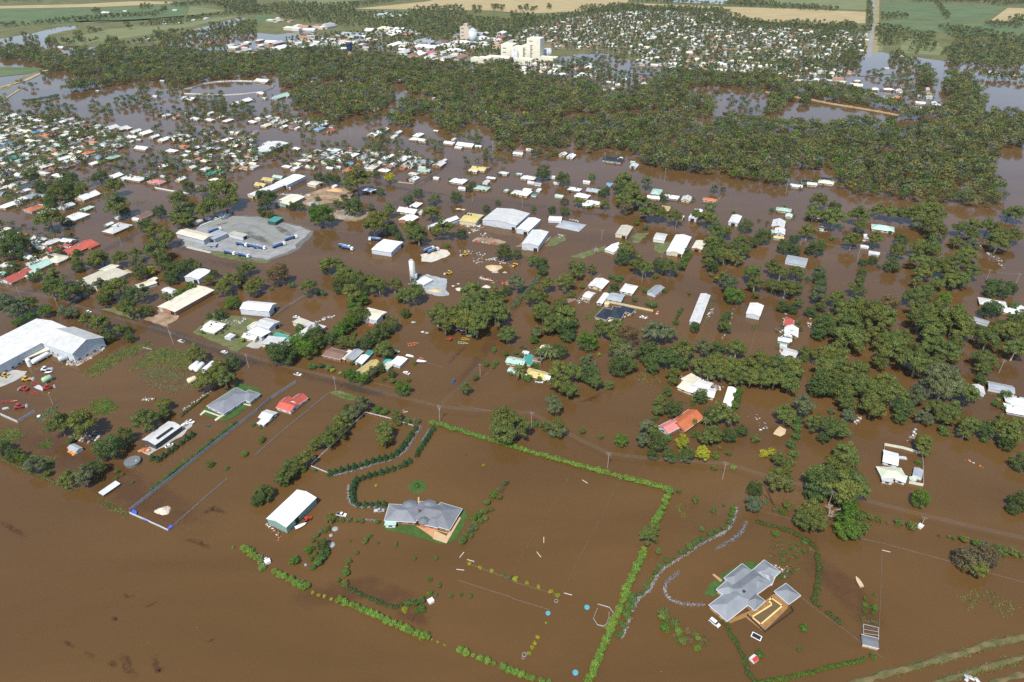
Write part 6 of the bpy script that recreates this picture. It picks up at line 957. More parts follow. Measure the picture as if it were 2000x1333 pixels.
# ---------------------------------------------------------------- massed woods
def wood(name, label, polys, each, dsize, mix, nc, **k):
    pts, ds, cs = [], [], []
    for pl in polys:
        for p in scatter(line(*pl), each): pts.append(p); ds.append(rng.uniform(*dsize)); cs.append(rng.choice(mix))
    massed(name, label, pts, ds, cs, nc, **k); return len(pts)
WN = wood('river_woodland', 'dense flooded eucalypt woodland filling the middle distance', [
    ('A1', [(0, 370), (130, 385), (250, 370), (380, 420), (480, 440), (540, 480), (600, 400), (740, 420), (820, 380), (1000, 400), (1200, 395), (1400, 400), (1700, 440), (2000, 450), (2000, 600), (1880, 620), (1700, 630), (1520, 650), (1440, 690), (1400, 640), (1100, 640), (820, 690), (640, 720), (480, 730), (540, 690), (700, 650), (830, 620), (820, 570), (700, 600), (600, 620), (520, 560), (380, 560), (260, 500), (180, 470), (0, 465)]),
    ('A2', [(0, 430), (380, 410), (560, 390), (720, 430), (980, 450), (1200, 480), (1400, 500), (1700, 530), (2000, 500), (2000, 820), (1900, 860), (1760, 840), (1400, 800), (1380, 640), (1100, 660), (900, 660), (700, 640), (400, 640), (330, 690), (200, 700), (180, 590), (0, 600)]),
    ('A2', [(370, 700), (700, 690), (1000, 690), (1080, 720), (1090, 790), (960, 880), (720, 930), (640, 960), (540, 900), (300, 880), (270, 780)]), ('A2', [(1060, 920), (1130, 830), (1400, 800), (1760, 870), (2000, 880), (2000, 1000), (1900, 1080), (1700, 960), (1500, 1060), (1340, 900), (1240, 920), (1200, 1010), (1020, 980)]), ('A2', [(1880, 1100), (2010, 1000), (2010, 1200), (1900, 1190)]), ('A2', [(1140, 640), (1380, 640), (1400, 760), (1200, 740)]),
    ('A3', [(0, 600), (300, 640), (600, 670), (720, 740), (980, 720), (1180, 580), (1400, 570), (1700, 600), (2000, 590), (2000, 640), (1900, 680), (1660, 690), (1380, 700), (1380, 770), (1560, 800), (1600, 870), (1500, 940), (1440, 930), (1400, 960), (1200, 880), (920, 880), (820, 900), (480, 890), (360, 930), (240, 900), (0, 880)]),
    ('A3', [(0, 960), (240, 920), (360, 960), (500, 980), (700, 930), (940, 940), (1200, 900), (1400, 980), (1560, 1040), (1640, 940), (2000, 950), (2000, 1340), (1200, 1340), (1020, 1290), (900, 1150), (840, 1200), (720, 1160), (660, 1210), (520, 1200), (480, 1150), (340, 1170), (220, 1160), (0, 1130)]),
    ('A4', [(-20, 580), (200, 690), (420, 680), (700, 720), (860, 800), (1040, 830), (1040, 880), (700, 830), (360, 780), (100, 740), (-20, 710)]), ('A4', [(0, 960), (200, 980), (380, 990), (520, 1010), (600, 960), (720, 955), (860, 990), (850, 1060), (930, 980), (1000, 980), (1010, 1050), (1180, 980), (1400, 980), (1700, 900), (1860, 900), (2000, 920), (2000, 1170), (1740, 1180), (1760, 1330), (0, 1340)]),
    ('A4', [(1030, 900), (1180, 860), (1300, 880), (1480, 800), (1690, 880), (1560, 950), (1320, 940), (1200, 950), (1040, 950)]), ('A4', [(1380, 590), (1560, 610), (1600, 670), (1690, 760), (1690, 830), (1420, 820), (1370, 700)]), ('A4', [(1150, 540), (1250, 540), (1290, 640), (1310, 700), (1180, 680)]), ('A4', [(0, 780), (190, 750), (200, 800), (120, 830), (100, 900), (0, 900)]), ('A4', [(240, 760), (340, 780), (320, 840), (240, 820)]),
    ('B4', [(540, 20), (700, 0), (1700, -10), (1780, 60), (1840, 160), (1850, 270), (1740, 300), (1640, 300), (1500, 290), (1380, 260), (1200, 260), (1000, 240), (900, 210), (700, 210), (590, 210), (520, 150)]), ('B3', [(1040, -40), (1900, -40), (2000, 0), (2000, 60), (1940, 110), (1760, 100), (1640, 40), (1400, 40), (1240, 0)]), ('B4', [(-20, -10), (170, 20), (160, 110), (60, 130), (-20, 110)])],
    62, (7, 16), 'gggggddgsb', lambda x, y: 230 if y < 650 else 120)
WN2 = wood('town_trees', 'small dark trees scattered between the far town roofs', [('F', [(1000, 40), (1130, 26), (1220, 14), (1400, 18), (1500, 50), (1690, 58), (1690, 112), (1640, 160), (1500, 165), (1340, 150), (1240, 114), (1180, 102), (1080, 98), (1060, 80), (1000, 76)]), ('F', [(560, 76), (720, 62), (880, 60), (1000, 60), (1040, 90), (1080, 120), (1000, 120), (880, 112), (700, 102), (560, 100)]), ('F', [(1000, 122), (1100, 118), (1200, 140), (1280, 165), (1230, 172), (1000, 152)])], 118, (6, 11), 'dddg', 30, lobes=4)
WN3 = wood('far_treeline', 'dark belts of trees around the far paddocks and town edge', [('A2', [(0, 60), (260, 30), (560, 50), (900, 20), (1080, 0), (1100, 10), (900, 45), (720, 75), (800, 110), (1150, 120), (1260, 70), (1600, 60), (1640, 120), (1700, 150), (2000, 170), (2000, 260), (1700, 240), (1500, 290), (1320, 270), (1120, 260), (960, 240), (600, 200), (420, 180), (200, 150), (160, 110), (0, 120)]),
    ('A3', [(-10, 110), (160, 120), (200, 180), (140, 230), (0, 230)]), ('A3', [(500, 90), (560, 60), (700, 55), (900, 45), (1040, 60), (1060, 90), (900, 110), (640, 110)]), ('A3', [(1080, 80), (1200, 65), (1400, 70), (1400, 95), (1100, 105)]), ('A3', [(1450, 80), (1660, 85), (1640, 140), (1560, 190), (1440, 200)]), ('A3', [(1600, 160), (1800, 170), (2000, 180), (2000, 230), (1740, 230)]), ('A4', [(-10, 190), (180, 180), (500, 190), (660, 190), (690, 230), (400, 245), (60, 235)]),
    ('A4', [(770, 10), (805, 0), (815, 120), (800, 260), (765, 265)]), ('A4', [(840, 230), (900, 210), (1000, 230), (1100, 250), (1110, 330), (900, 370), (840, 350)]), ('A4', [(1100, 270), (1240, 260), (1300, 280), (1300, 400), (1260, 420), (1200, 400), (1160, 440), (1090, 420), (1140, 330)]), ('A4', [(1330, 220), (1560, 230), (1720, 260), (2000, 290), (2010, 420), (1720, 450), (1340, 440), (1480, 340)]), ('A4', [(1400, 450), (2000, 430), (2000, 550), (1720, 550), (1420, 530)]), ('A4', [(950, 440), (1020, 420), (1080, 460), (1160, 480), (1200, 560), (1060, 570), (960, 560)]), ('A4', [(1560, 590), (1720, 600), (2000, 610), (2000, 650), (1700, 640)]), ('A4', [(870, 120), (1070, 120), (1080, 150), (880, 160)]),
    ('A4', [(1690, 185), (1980, 190), (1970, 225), (1700, 215)]), ('A4', [(1860, 160), (2000, 140), (2000, 190), (1880, 185)]), ('A4', [(1100, 0), (1650, 0), (1650, 25), (1120, 20)]), ('A4', [(1680, 0), (2000, 5), (2000, 40), (1800, 55), (1690, 30)]), ('A4', [(1300, 30), (1340, 30), (1420, 150), (1390, 160)]), ('A4', [(0, 25), (100, 45), (550, 75), (550, 95), (100, 75), (0, 70)]), ('A3', [(900, 10), (1640, 38), (2000, 52), (2000, 62), (1640, 48), (920, 20)]), ('A3', [(1640, 40), (1700, 15), (2000, 30), (2000, 55)]),
    ('A1', [(0, 205), (260, 200), (540, 150), (700, 150), (1000, 125), (1200, 115), (1300, 70), (1310, 90), (1210, 135), (1000, 145), (720, 165), (590, 180), (420, 190), (260, 208), (0, 220)]), ('A1', [(1090, 60), (1200, 50), (1190, 75), (1100, 80)]), ('A1', [(1280, 50), (1600, 20), (2000, 5), (2000, 120), (1780, 90), (1660, 40), (1440, 60)]), ('A1', [(1080, 200), (1240, 180), (1500, 150), (1660, 125), (2000, 95), (2000, 115), (1700, 140), (1500, 175), (1400, 195), (1100, 215)]), ('A1', [(1640, 200), (2000, 180), (2000, 260), (1720, 250), (1640, 230)]), ('A1', [(1200, 270), (1340, 260), (1640, 250), (2000, 260), (2000, 290), (1800, 310), (1600, 350), (1400, 370), (1280, 380), (1250, 330)]), ('A1', [(830, 310), (910, 310), (950, 345), (1100, 330), (1200, 310), (1200, 340), (960, 365), (880, 385), (840, 370)]), ('A1', [(1450, 390), (1760, 370), (1800, 430), (1500, 420)]), ('A1', [(470, 325), (590, 315), (590, 350), (480, 355)]), ('A1', [(600, 315), (760, 320), (760, 340), (610, 350)]), ('A1', [(360, 325), (450, 320), (450, 370), (370, 370)]), ('A1', [(180, 280), (300, 300), (300, 345), (200, 345)]),
    ('A1', [(690, 245), (800, 240), (800, 265), (690, 270)]), ('A1', [(590, 270), (640, 268), (645, 298), (595, 298)]), ('A1', [(975, 190), (1025, 195), (1030, 235), (985, 235)]), ('A1', [(725, 88), (785, 85), (785, 115), (725, 115)]), ('A1', [(40, 320), (95, 320), (90, 350), (35, 350)]), ('A2', [(1690, 60), (1760, 60), (1760, 110), (1700, 110)]), ('A2', [(1840, 60), (1950, 65), (1930, 95), (1850, 90)]), ('A3', [(40, 65), (190, 70), (180, 100), (50, 95)]), ('A3', [(270, 50), (305, 50), (300, 80), (275, 80)]), ('A1', [(0, 5), (330, 0), (330, 12), (0, 18)])],
    150, (8, 14), 'ddgg', 42, lobes=4)
WN4 = wood('suburb_trees', 'leafy garden trees between the far suburb houses', [('F', [(0, 222), (60, 226), (110, 232), (180, 240), (240, 262), (250, 290), (230, 300), (210, 330), (120, 340), (60, 345), (0, 345)]), ('A1', [(1090, 890), (1240, 870), (1500, 870), (1820, 850), (2000, 870), (2000, 960), (1800, 960), (1500, 960), (1240, 930)]), ('A1', [(1290, 1090), (1500, 1040), (2000, 1040), (2000, 1330), (1500, 1330), (1280, 1330), (1400, 1220)]), ('A2', [(0, 960), (260, 990), (420, 1010), (620, 1020), (700, 1000), (560, 960), (300, 930), (0, 920)]), ('A2', [(200, 1270), (560, 1130), (900, 1180), (1200, 1190), (1460, 1260), (1400, 1330), (220, 1330)]), ('B1', [(0, -10), (300, -10), (300, 80), (500, 60), (760, 120), (500, 330), (300, 330), (0, 300)]), ('B1', [(840, -10), (1600, -10), (1900, 10), (1740, 110), (1400, 90), (1100, 110), (900, 90)]), ('B1', [(0, 440), (560, 520), (560, 640), (380, 740), (0, 860)])], 120, (5, 12), 'ddgbdsd', 110)
WN5 = wood('lagoon_trees', 'half drowned gum trees scattered through the left lagoon', [('A1', [(190, 830), (460, 830), (620, 860), (560, 900), (460, 960), (380, 980), (360, 890), (200, 860)]), ('A1', [(700, 830), (880, 840), (880, 920), (800, 940), (700, 900)]), ('A1', [(880, 790), (1080, 760), (1240, 830), (1200, 880), (1060, 860), (920, 860)]), ('A1', [(1080, 690), (1170, 690), (1170, 750), (1080, 750)]), ('A1', [(1200, 740), (1440, 760), (1400, 790), (1240, 780)]), ('A1', [(1440, 800), (1580, 760), (1740, 740), (1780, 830), (1760, 880), (1600, 880), (1460, 870)]), ('A1', [(1800, 840), (1940, 820), (1960, 900), (1840, 930)]), ('A1', [(1430, 980), (1540, 980), (1540, 1060), (1440, 1050)]), ('A1', [(1190, 1000), (1260, 1000), (1250, 1060), (1200, 1050)]), ('A1', [(1370, 1030), (1450, 1040), (1440, 1080), (1370, 1080)]), ('A1', [(570, 1040), (800, 1030), (960, 1090), (980, 1160), (860, 1170), (700, 1120), (590, 1110)]), ('A1', [(920, 1230), (1050, 1240), (1050, 1310), (930, 1300)]), ('A1', [(1100, 1240), (1250, 1230), (1330, 1250), (1300, 1310), (1110, 1310)]), ('A1', [(1320, 610), (1440, 600), (1430, 720), (1330, 720)]), ('A1', [(0, 770), (60, 780), (90, 860), (0, 850)]), ('A1', [(120, 660), (200, 660), (210, 690), (130, 690)]), ('A1', [(330, 550), (410, 550), (400, 640), (340, 640)]), ('A1', [(240, 660), (300, 670), (300, 700), (240, 700)]),
    ('A2', [(110, 830), (240, 820), (270, 900), (180, 920), (60, 930), (60, 880)]), ('A2', [(550, 890), (690, 880), (690, 960), (600, 990), (540, 970)]), ('A2', [(340, 1060), (460, 1070), (440, 1150), (360, 1150)]), ('A2', [(840, 1110), (960, 1040), (1060, 1050), (1060, 1150), (920, 1190)]), ('A2', [(1330, 1120), (1470, 1120), (1460, 1200), (1340, 1220)]), ('A2', [(0, 1180), (60, 1220), (260, 1150), (300, 1180), (200, 1260), (40, 1270)]), ('A2', [(820, 940), (990, 890), (990, 930), (860, 1000)]), ('A2', [(1560, 1040), (1690, 1040), (1790, 1120), (1740, 1170), (1580, 1100)]), ('A2', [(180, 590), (290, 620), (300, 680), (190, 660)]), ('A2', [(1090, 1130), (1160, 1130), (1160, 1200), (1090, 1200)]), ('A2', [(1790, 1170), (1840, 1170), (1840, 1250), (1790, 1250)]), ('A2', [(1620, 1260), (1700, 1260), (1950, 1230), (1940, 1330), (1800, 1290), (1600, 1320)]),
    ('A3', [(440, 470), (620, 480), (750, 530), (760, 570), (640, 530), (480, 510)]), ('A3', [(640, 450), (780, 450), (770, 490), (650, 490)]), ('A3', [(920, 490), (1080, 510), (1080, 540), (930, 530)]), ('A3', [(800, 460), (900, 450), (880, 500), (810, 500)]), ('A3', [(950, 560), (1130, 560), (1130, 600), (960, 610)]), ('A3', [(100, 1120), (340, 1130), (350, 1280), (240, 1270), (140, 1250)]), ('A3', [(1680, 790), (1740, 760), (1740, 870), (1680, 870)]), ('A3', [(1770, 800), (1840, 800), (1840, 890), (1750, 890)]), ('A3', [(1840, 880), (2000, 860), (2000, 910), (1860, 920)]), ('A3', [(1800, 690), (1980, 680), (1970, 770), (1820, 750)]), ('A3', [(1420, 760), (1480, 760), (1480, 800), (1420, 800)]), ('A3', [(1590, 740), (1640, 740), (1640, 770), (1590, 770)]),
    ('A4', [(830, 570), (900, 560), (900, 630), (830, 630)]), ('A4', [(770, 570), (820, 570), (820, 610), (770, 610)]), ('A4', [(880, 620), (1020, 610), (1100, 590), (1120, 650), (1000, 680), (880, 680)]), ('A4', [(1070, 640), (1180, 690), (1220, 780), (1100, 800), (1040, 760)]), ('A4', [(380, 230), (520, 230), (520, 330), (400, 330)]), ('A4', [(240, 470), (520, 480), (500, 560), (330, 560), (250, 520)]), ('A4', [(0, 420), (120, 470), (240, 560), (160, 600), (0, 580)]), ('A4', [(560, 350), (700, 350), (720, 580), (600, 560)])],
    105, (7, 11), 'ggdd', 130)
# ---------------------------------------------------------------- vehicles, machines, tanks, yards
car('C1', 1288, 240, GA+R(180), WHITEP, 'white ute driving through water near the crossroads pole', 'ute'); car('C1', 1595, 318, GA+R(180), WHITEP, 'white sedan driving along the flooded road below the cottages')
car('C2', 297, 476, GA, WHITEP, 'white tray ute on the flooded road beside the motel hedge', 'ute'); car('C2', 1070, 466, GA+R(170), WHITEP, 'white sedan parked in the yard by the white carport'); car('C2', 1405, 522, GV+R(5), paint('navy', (.05, .08, .16)), 'dark blue sedan on the flooded cross road')
car('D2', 557, 240, R(-12), WHITEP, 'white ute with tray cover left of the grey homestead', 'ute', .2); car('D2', 803, 215, R(5), paint('silver', (.30, .31, .32)), 'silver grey ute parked against the grey homestead', 'ute', .15); car('D3', 1320, 945, R(-50), WHITEP, 'white wagon parked at the corner of the sprawling house', 'wagon', .15)
car('C1', 1310, 845, GV, WHITEP, 'white car at the end of the dark walled shed', 'wagon', -.05); car('C1', 1357, 815, R(-28), WHITEP, 'white ute on the tip of the concrete apron', 'ute', 0); car('C1', 1205, 985, R(40), WHITEP, 'white sedan beside the cone shrubs at the dark walled shed', 'sedan', .15); car('C1', 1478, 838, R(150), paint('charcoal', (.06, .065, .07)), 'sunken dark car in front of the veranda lawn', 'sedan', .9)
car('B3', 1137, 1110, GV, ORGP, 'orange red ute in front of the black roofed house', 'ute', .4); car('B3', 1025, 1145, GA, WHITEP, 'white sedan among orange crates by the black roofed house', 'sedan', .6); car('B1', 690, 1102, GA, WHITEP, 'white car at the roadside trees near the crossroads'); car('B1', 1195, 1122, R(95), REDP, 'red car under the tree beside the very long shed', 'wagon', .2); car('B1', 845, 1068, GA, BLKP, 'black car on the grass verge by the brick ruin', 'sedan', .1)
car('C3', 195, 528, R(-12), WHITEP, 'white ute in front of the yellow roofed house with palms', 'ute', .3); car('B2', 120, 1220 - 20, R(20), WHITEP, 'white car behind the two storey warehouse', 'sedan', .2); car('B2', 315, 1143, R(-10), WHITEP, 'white sedan alone in the flooded lot above the motel', 'sedan', .4); car('B2', 265, 140, R(100), WHITEP, 'white truck-like wagon at the workshop bays', 'wagon', .3)
for X, Y in ((1580, 437), (1602, 428), (1622, 420), (1641, 412)): car('B1', X, Y, R(50), WHITEP, 'white car in the depot parking row under the gum trees', 'wagon', -.1)['group'] = 'white cars in the depot row'
for X, Y in ((1690, 380), (1745, 345), (1780, 352)): car('B1', X, Y, R(20), WHITEP, 'white van at the top edge of the depot yard', 'wagon', -.1)['group'] = 'white vans at the depot edge'
for r, X, Y, a, lab in (('B1', 1680, 468, 40, 'blue tanker truck behind the depot annexe'), ('B1', 1890, 578, -20, 'blue tanker at the middle of the depot below the cream box'), ('B1', 1975, 592, -20, 'second tanker right of the one below the cream box'), ('B1', 1795, 645, -22, 'blue tanker parked nearest the depot verge'), ('B1', 1905, 665, -22, 'tanker at the depot verge beside the rightmost weeds'), ('B2', 275, 530, 38, 'blue tanker truck parked near the depot shoreline tip'), ('B2', 180, 585, 42, 'blue tanker truck between two others along the depot shoreline'), ('B2', 30, 603, -15, 'blue tanker truck lowest along the depot shoreline'),
                       ('B2', 715, 608, -22, 'white and blue tanker standing alone in the flood'), ('B2', 690, 595, -22, 'twin tanker right behind the one standing alone'), ('B2', 930, 540, 170, 'blue tanker truck behind the square white warehouse'), ('B2', 1350, 620, 45, 'left blue tanker of the pair on the pale rubble spit'), ('B2', 1385, 628, 45, 'right blue tanker of the pair on the pale rubble spit')): tanker(r, X, Y, R(a), lab)
for r, X, Y, a, m, lab in (('B2', 1505, 800, 200, YELP, 'yellow and white loader in the middle of the flooded batching yard'), ('B2', 1630, 655, 200, YELP, 'yellow loader at the top of the machinery scrap row'), ('C1', 40, 485, -20, YELP, 'yellow loader on the concrete apron at the left edge'), ('C1', 190, 510, 10, YELP, 'yellow digger among the yard machines'), ('C1', 325, 440, 15, WHITEP, 'white loader beside the factory tanks'), ('C1', 170, 580, 170, REDP, 'red and white loader left of the white mixer'), ('C1', 340, 570, 30, REDP, 'red loader right of the white mixer'), ('C1', 140, 705, 20, REDP, 'red machine beside the grey fence corner'), ('B3', 20, 740, 60, YELP, 'yellow excavator at the right of the scrap row'), ('C2', 1460, 160, 160, WHITEP, 'white digger with red arm at the paddock tree edge')): loader(r, X, Y, R(a), m, lab)
tractor('C2', 1378, 230, R(165), REDP, 'red tractor in the flooded paddock of parked implements'); tractor('D2', 335, 268, R(30), REDP, 'red tractor at the open side of the green barn'); tractor('C2', 1000, 318, R(10), GRNP, 'pale green tractor behind the white carport')
for r, X, Y, a, m, lab, L, W in (('C2', 1105, 268, 20, ORGP, 'orange tined harrow standing alone in the paddock', 5.5, 4), ('C2', 1480, 228, -15, YELP, 'yellow implement beside the red tractor', 4.5, 2.6), ('C2', 1460, 256, -10, GRNP, 'long pale green implement in front of the red tractor', 5.5, 2.2), ('C2', 1515, 203, 10, GRNP, 'pale green implement nearest the gum trees', 3.6, 2.6), ('C2', 1372, 125, 50, YELP, 'small yellow implement behind the digger', 2, 1.6), ('C2', 820, 128, 10, ORGP, 'orange implement at the foot of the pale square warehouse', 4.5, 2.4), ('C1', 250, 545, -25, REDP, 'red trailer frame behind the white mixer', 6, 2), ('C1', 240, 610, -25, REDP, 'red trailer frame in front of the white mixer', 6, 2), ('C1', 45, 672, 8, REDP, 'long red frame at the left edge of the yard', 7, 1.6), ('B2', 1780, 850, -25, WHITEP, 'white conveyor frame in the batching yard', 9, 1.6), ('B2', 1840, 695, 30, WHITEP, 'white trailer deck at the scrap row', 7, 2.4), ('C2', 1170, 365, -12, ORGP, 'small orange implement beyond the carport', 2.4, 1.4)): implement(r, X, Y, R(a), m, lab, L, W)
boat('D2', 293, 315, R(35), BLKP, 'dark hulled boat drawn up at the green barn', 5.5); boat('C1', 348, 466, R(10), BLUEP, 'light blue boat beside the factory tanks', 4.5); boat('C1', 280, 578, R(-30), WHITEP, 'white boat shaped mixer among the red trailers', 7); boat('C2', 1095, 350, R(-20), STEEL, 'grey open trailer beside the carport', 5.5); boat('C2', 1180, 388, R(-12), BLUEP, 'blue edged trailer at the yard fence', 6.5); boat('D4', 590, 680, R(95), mat('cream_board', (.50, .36, .22), .8), 'cream timber punt adrift in the right paddock', 5); boat('C1', 40, 722, R(20), WHITEP, 'white dinghy left of the grey fence corner', 3.2)
heap('B2', 1385, 645, 9, 7, 1.2, SAND, 'sand heap under the pair of blue tankers', 'sand_heap'); heap('B2', 1860, 755, 14, 12, 2.2, SAND, 'large tan sand heap beside the scrap row', 'sand_heap'); heap('B2', 1870, 790, 6, 4, 1.2, SLATE, 'grey rock heap against the large sand heap'); heap('B2', 1945, 795, 4, 3, .8, SLATE, 'small grey heap right of the large sand heap'); heap('B2', 1590, 925, 7, 5, 1.4, PALEG, 'pale rubble heap alone in the batching yard'); heap('B2', 1540, 902, 2.6, 2.2, .5, PALEG, 'smallest pale heap left of the rubble heap'); heap('B2', 1580, 885, 2.4, 1.8, .5, PALEG, 'smallest pale heap above the rubble heap'); heap('B2', 1400, 935, 13, 6, 1.5, SAND, 'long sand heap below the cement silo', 'sand_heap'); heap('B2', 1310, 845, 10, 8, 2.5, SLATE, 'blue grey rock heap beside the cement silo'); heap('B2', 1800, 905, 7, 5, 1.6, PALEG, 'pale rubble heap beside the grove and conveyor')
heap('C2', 1120, 106, 3.8, 2.6, .5, SLATE, 'grey gravel disc below the small round tree'); heap('C2', 1186, 175, 2.8, 2.2, .5, PALEG, 'tan half of the paired discs in the paddock'); heap('C2', 1216, 182, 2.8, 2.4, .5, SLATE, 'grey half of the paired discs in the paddock'); heap('D1', 1060, 210, 8, 6, 1.6, mat('brick_rubble', (.55, .45, .36), .9, .4, 1.5), 'heap of brick rubble inside the fenced lot', 'rubble_heap'); heap('B2', 620, 150, 18, 10, 2.5, ground_mat('orange_sand', (.45, .24, .10), (.55, .36, .20), .15), 'orange sand heaps in the sand merchant yard', 'sand_heap'); heap('B2', 440, 255, 12, 9, 2.2, SLATE, 'grey gravel heap beside the green walled shed'); heap('B2', 1580, 300, 6, 3, .8, PALEG, 'pale heap near the yellow shed', 'sand_heap'); heap('B2', 1620, 305, 5, 3, .9, SAND, 'orange heap near the yellow shed', 'sand_heap')
for r, pts, n, lab, sz, sp_ in (('B2', [(1700, 690), (1760, 740), (1760, 660), (1660, 640), (1600, 640)], 60, 'scrap iron and drums along the batching yard fence', (.4, 1.7), 2), ('B2', [(1880, 700), (1960, 730), (2000, 760)], 22, 'pale blocks stacked behind the large sand heap', (.7, 2.0), 1.6), ('B2', [(1760, 840), (1880, 880), (1990, 880)], 40, 'orange and white plant scrap by the grove', (.4, 1.8), 1.8), ('B2', [(1600, 430), (1760, 440), (1680, 490)], 60, 'steel lengths and junk below the yellow shed', (.6, 4), 1.6), ('B2', [(1700, 555), (1860, 575)], 26, 'red steel stacked on the dirt island', (.8, 3), .6), ('B2', [(1780, 500), (1830, 530)], 14, 'boats and drums on the dirt island', (.8, 2.6), 1.6), ('C1', [(490, 400), (600, 380), (740, 290)], 70, 'rubbish heaped along the factory wall', (.5, 2), 1.2), ('C1', [(1000, 1020), (1060, 1030), (1040, 1000)], 40, 'orange and white goods stacked at the dark shed end', (.5, 1.6), .8), ('C1', [(640, 910), (680, 940), (560, 940)], 40, 'broken boards under the yard gum trees', (.4, 2.2), 1.5), ('C1', [(1020, 660), (1090, 660)], 24, 'white rubbish pile out in the yard water', (.4, 1.6), .8), ('C1', [(1300, 740), (1390, 680), (1500, 600)], 40, 'pale junk strung along the veranda house hedge', (.4, 1.4), .5),
                       ('D2', [(70, 310), (110, 340), (160, 385), (145, 400)], 22, 'red drums and junk at the corner of the green barn', (.4, 1.4), .8), ('D2', [(0, 500), (40, 540), (80, 550)], 26, 'boards and a small white cab by the lime shrubs', (.5, 2), .8), ('C3', [(1190, 500), (1400, 540), (1480, 580)], 60, 'loose sheets of iron round the old patched shed', (.8, 2.6), 1.4), ('C3', [(1720, 780), (1780, 840), (1820, 910)], 12, 'white boards adrift in the right water', (.5, 2), 1.5), ('C4', [(130, 40), (100, 180), (110, 270), (85, 330)], 60, 'white drums and cars along the junk strip', (.5, 2), .6), ('C4', [(290, 70), (300, 140)], 26, 'rusty junk at the gum island edge', (.5, 1.6), 1), ('C4', [(610, 740), (650, 790), (620, 830)], 16, 'white cartons adrift beside the gum island', (.6, 1.8), 1), ('C4', [(1050, 880), (1010, 920), (1000, 960)], 14, 'broken pens above the walled compound', (.5, 2.4), 1), ('C4', [(1370, 1080), (1460, 1110), (1545, 1150)], 7, 'orange drums adrift right of the compound', (.5, 1.1), .3), ('B4', [(350, 370), (400, 400), (460, 490), (400, 460)], 40, 'white scrap under the trees left of the pale green roof', (.8, 2.6), 1.6), ('B4', [(765, 520), (750, 560), (760, 600)], 20, 'white boxes beside the slim gum trees', (.8, 2.6), .8), ('B4', [(1660, 590), (1690, 630), (1740, 660), (1810, 715), (1850, 800)], 30, 'white tubs adrift near the right gum island', (.8, 2), 1),
                       ('B3', [(1570, 1080), (1530, 1150)], 30, 'brown machine parts beside the long white shed', (.6, 1.8), .7), ('B3', [(1640, 1330), (1740, 1080)], 40, 'white junk along the fence of the narrow lots', (.4, 1.2), .6), ('B3', [(600, 1040), (560, 1010), (520, 1030)], 40, 'rubble around the white shed at the diagonal wall', (.4, 1.4), 1), ('B3', [(420, 380), (520, 400)], 20, 'white iron scraps above the sunken roof', (.6, 2), 1), ('B3', [(1000, 1145), (1060, 1150)], 18, 'orange crates in front of the black roofed house', (.5, 1.6), .6), ('B3', [(360, 500), (400, 520), (330, 530)], 14, 'trailer and junk right of the tall cream warehouse', (.6, 2.2), 1), ('B2', [(470, 1190), (560, 1150), (610, 1140)], 30, 'row of wrecked cars behind the motel', (1.2, 3), .6), ('B1', [(1640, 1230), (1760, 1180), (1860, 1190), (1900, 1170)], 50, 'white yard clutter behind the two cottages', (.5, 2), 1.5), ('C2', [(1050, 740), (1070, 750)], 8, 'red brown boards floating at the road edge', (.5, 1.2), .5), ('B2', [(160, 190), (240, 190), (500, 200)], 50, 'white drums and vans in the sand yard', (.8, 2.6), 1.6), ('A1', [(1700, 640), (1900, 640)], 30, 'white rail pieces on the stadium bank', (1.5, 4), .6), ('D4', [(1260, 1270), (1330, 1320)], 12, 'bleached sticks heaped on the lower levee', (.5, 2.2), .8), ('D4', [(0, 560), (60, 590), (120, 600), (110, 660)], 26, 'pale rocks in the garden behind the house', (.5, 1.3), .8)): debris(r, pts, n, lab, JUNK + ([ORGP and (.6, .16, .03)]*5 if 'orange' in lab else []) + ([(.4, .05, .04)]*5 if 'red' in lab else []), sz, hmax=.9, spread=sp_)
debris('C1', [(495, 1020), (540, 1045)], 5, 'rusty orange skip pieces in front of the tiny shed', [(.5, .2, .04)], (2, 3), 'skip', 1.0, .3)
# blue tarpaulins caught in the fence corner
TARP = mat('blue_tarpaulin', (.06, .10, .55), .5, .2, 1)
def tarp(r, pts, label):
    L = line(r, pts, .3); o = L[0]; b = MB(); n = len(L)//2; vs = []
    for i, p in enumerate(L): vs.append((p.x-o.x, p.y-o.y, .25+rng.uniform(0, .5)))
    ob = b.add(vs, [tuple(range(len(vs)))]).build('tarpaulin', TARP, None, False, (o.x, o.y, 0)); md = ob.modifiers.new('thickness', 'SOLIDIFY'); md.thickness = .04; return tag(ob, label, 'tarpaulin')
tarp('D1', [(850, 235), (868, 212), (885, 212), (892, 225), (890, 250)], 'crumpled blue tarpaulin filling the left fence corner'); tarp('D1', [(905, 255), (925, 260), (968, 285), (955, 290)], 'narrow blue tarpaulin along the lower paling fence'); tarp('D1', [(1088, 335), (1110, 308), (1125, 320), (1100, 345)], 'blue tarpaulin folded at the lower fence corner')
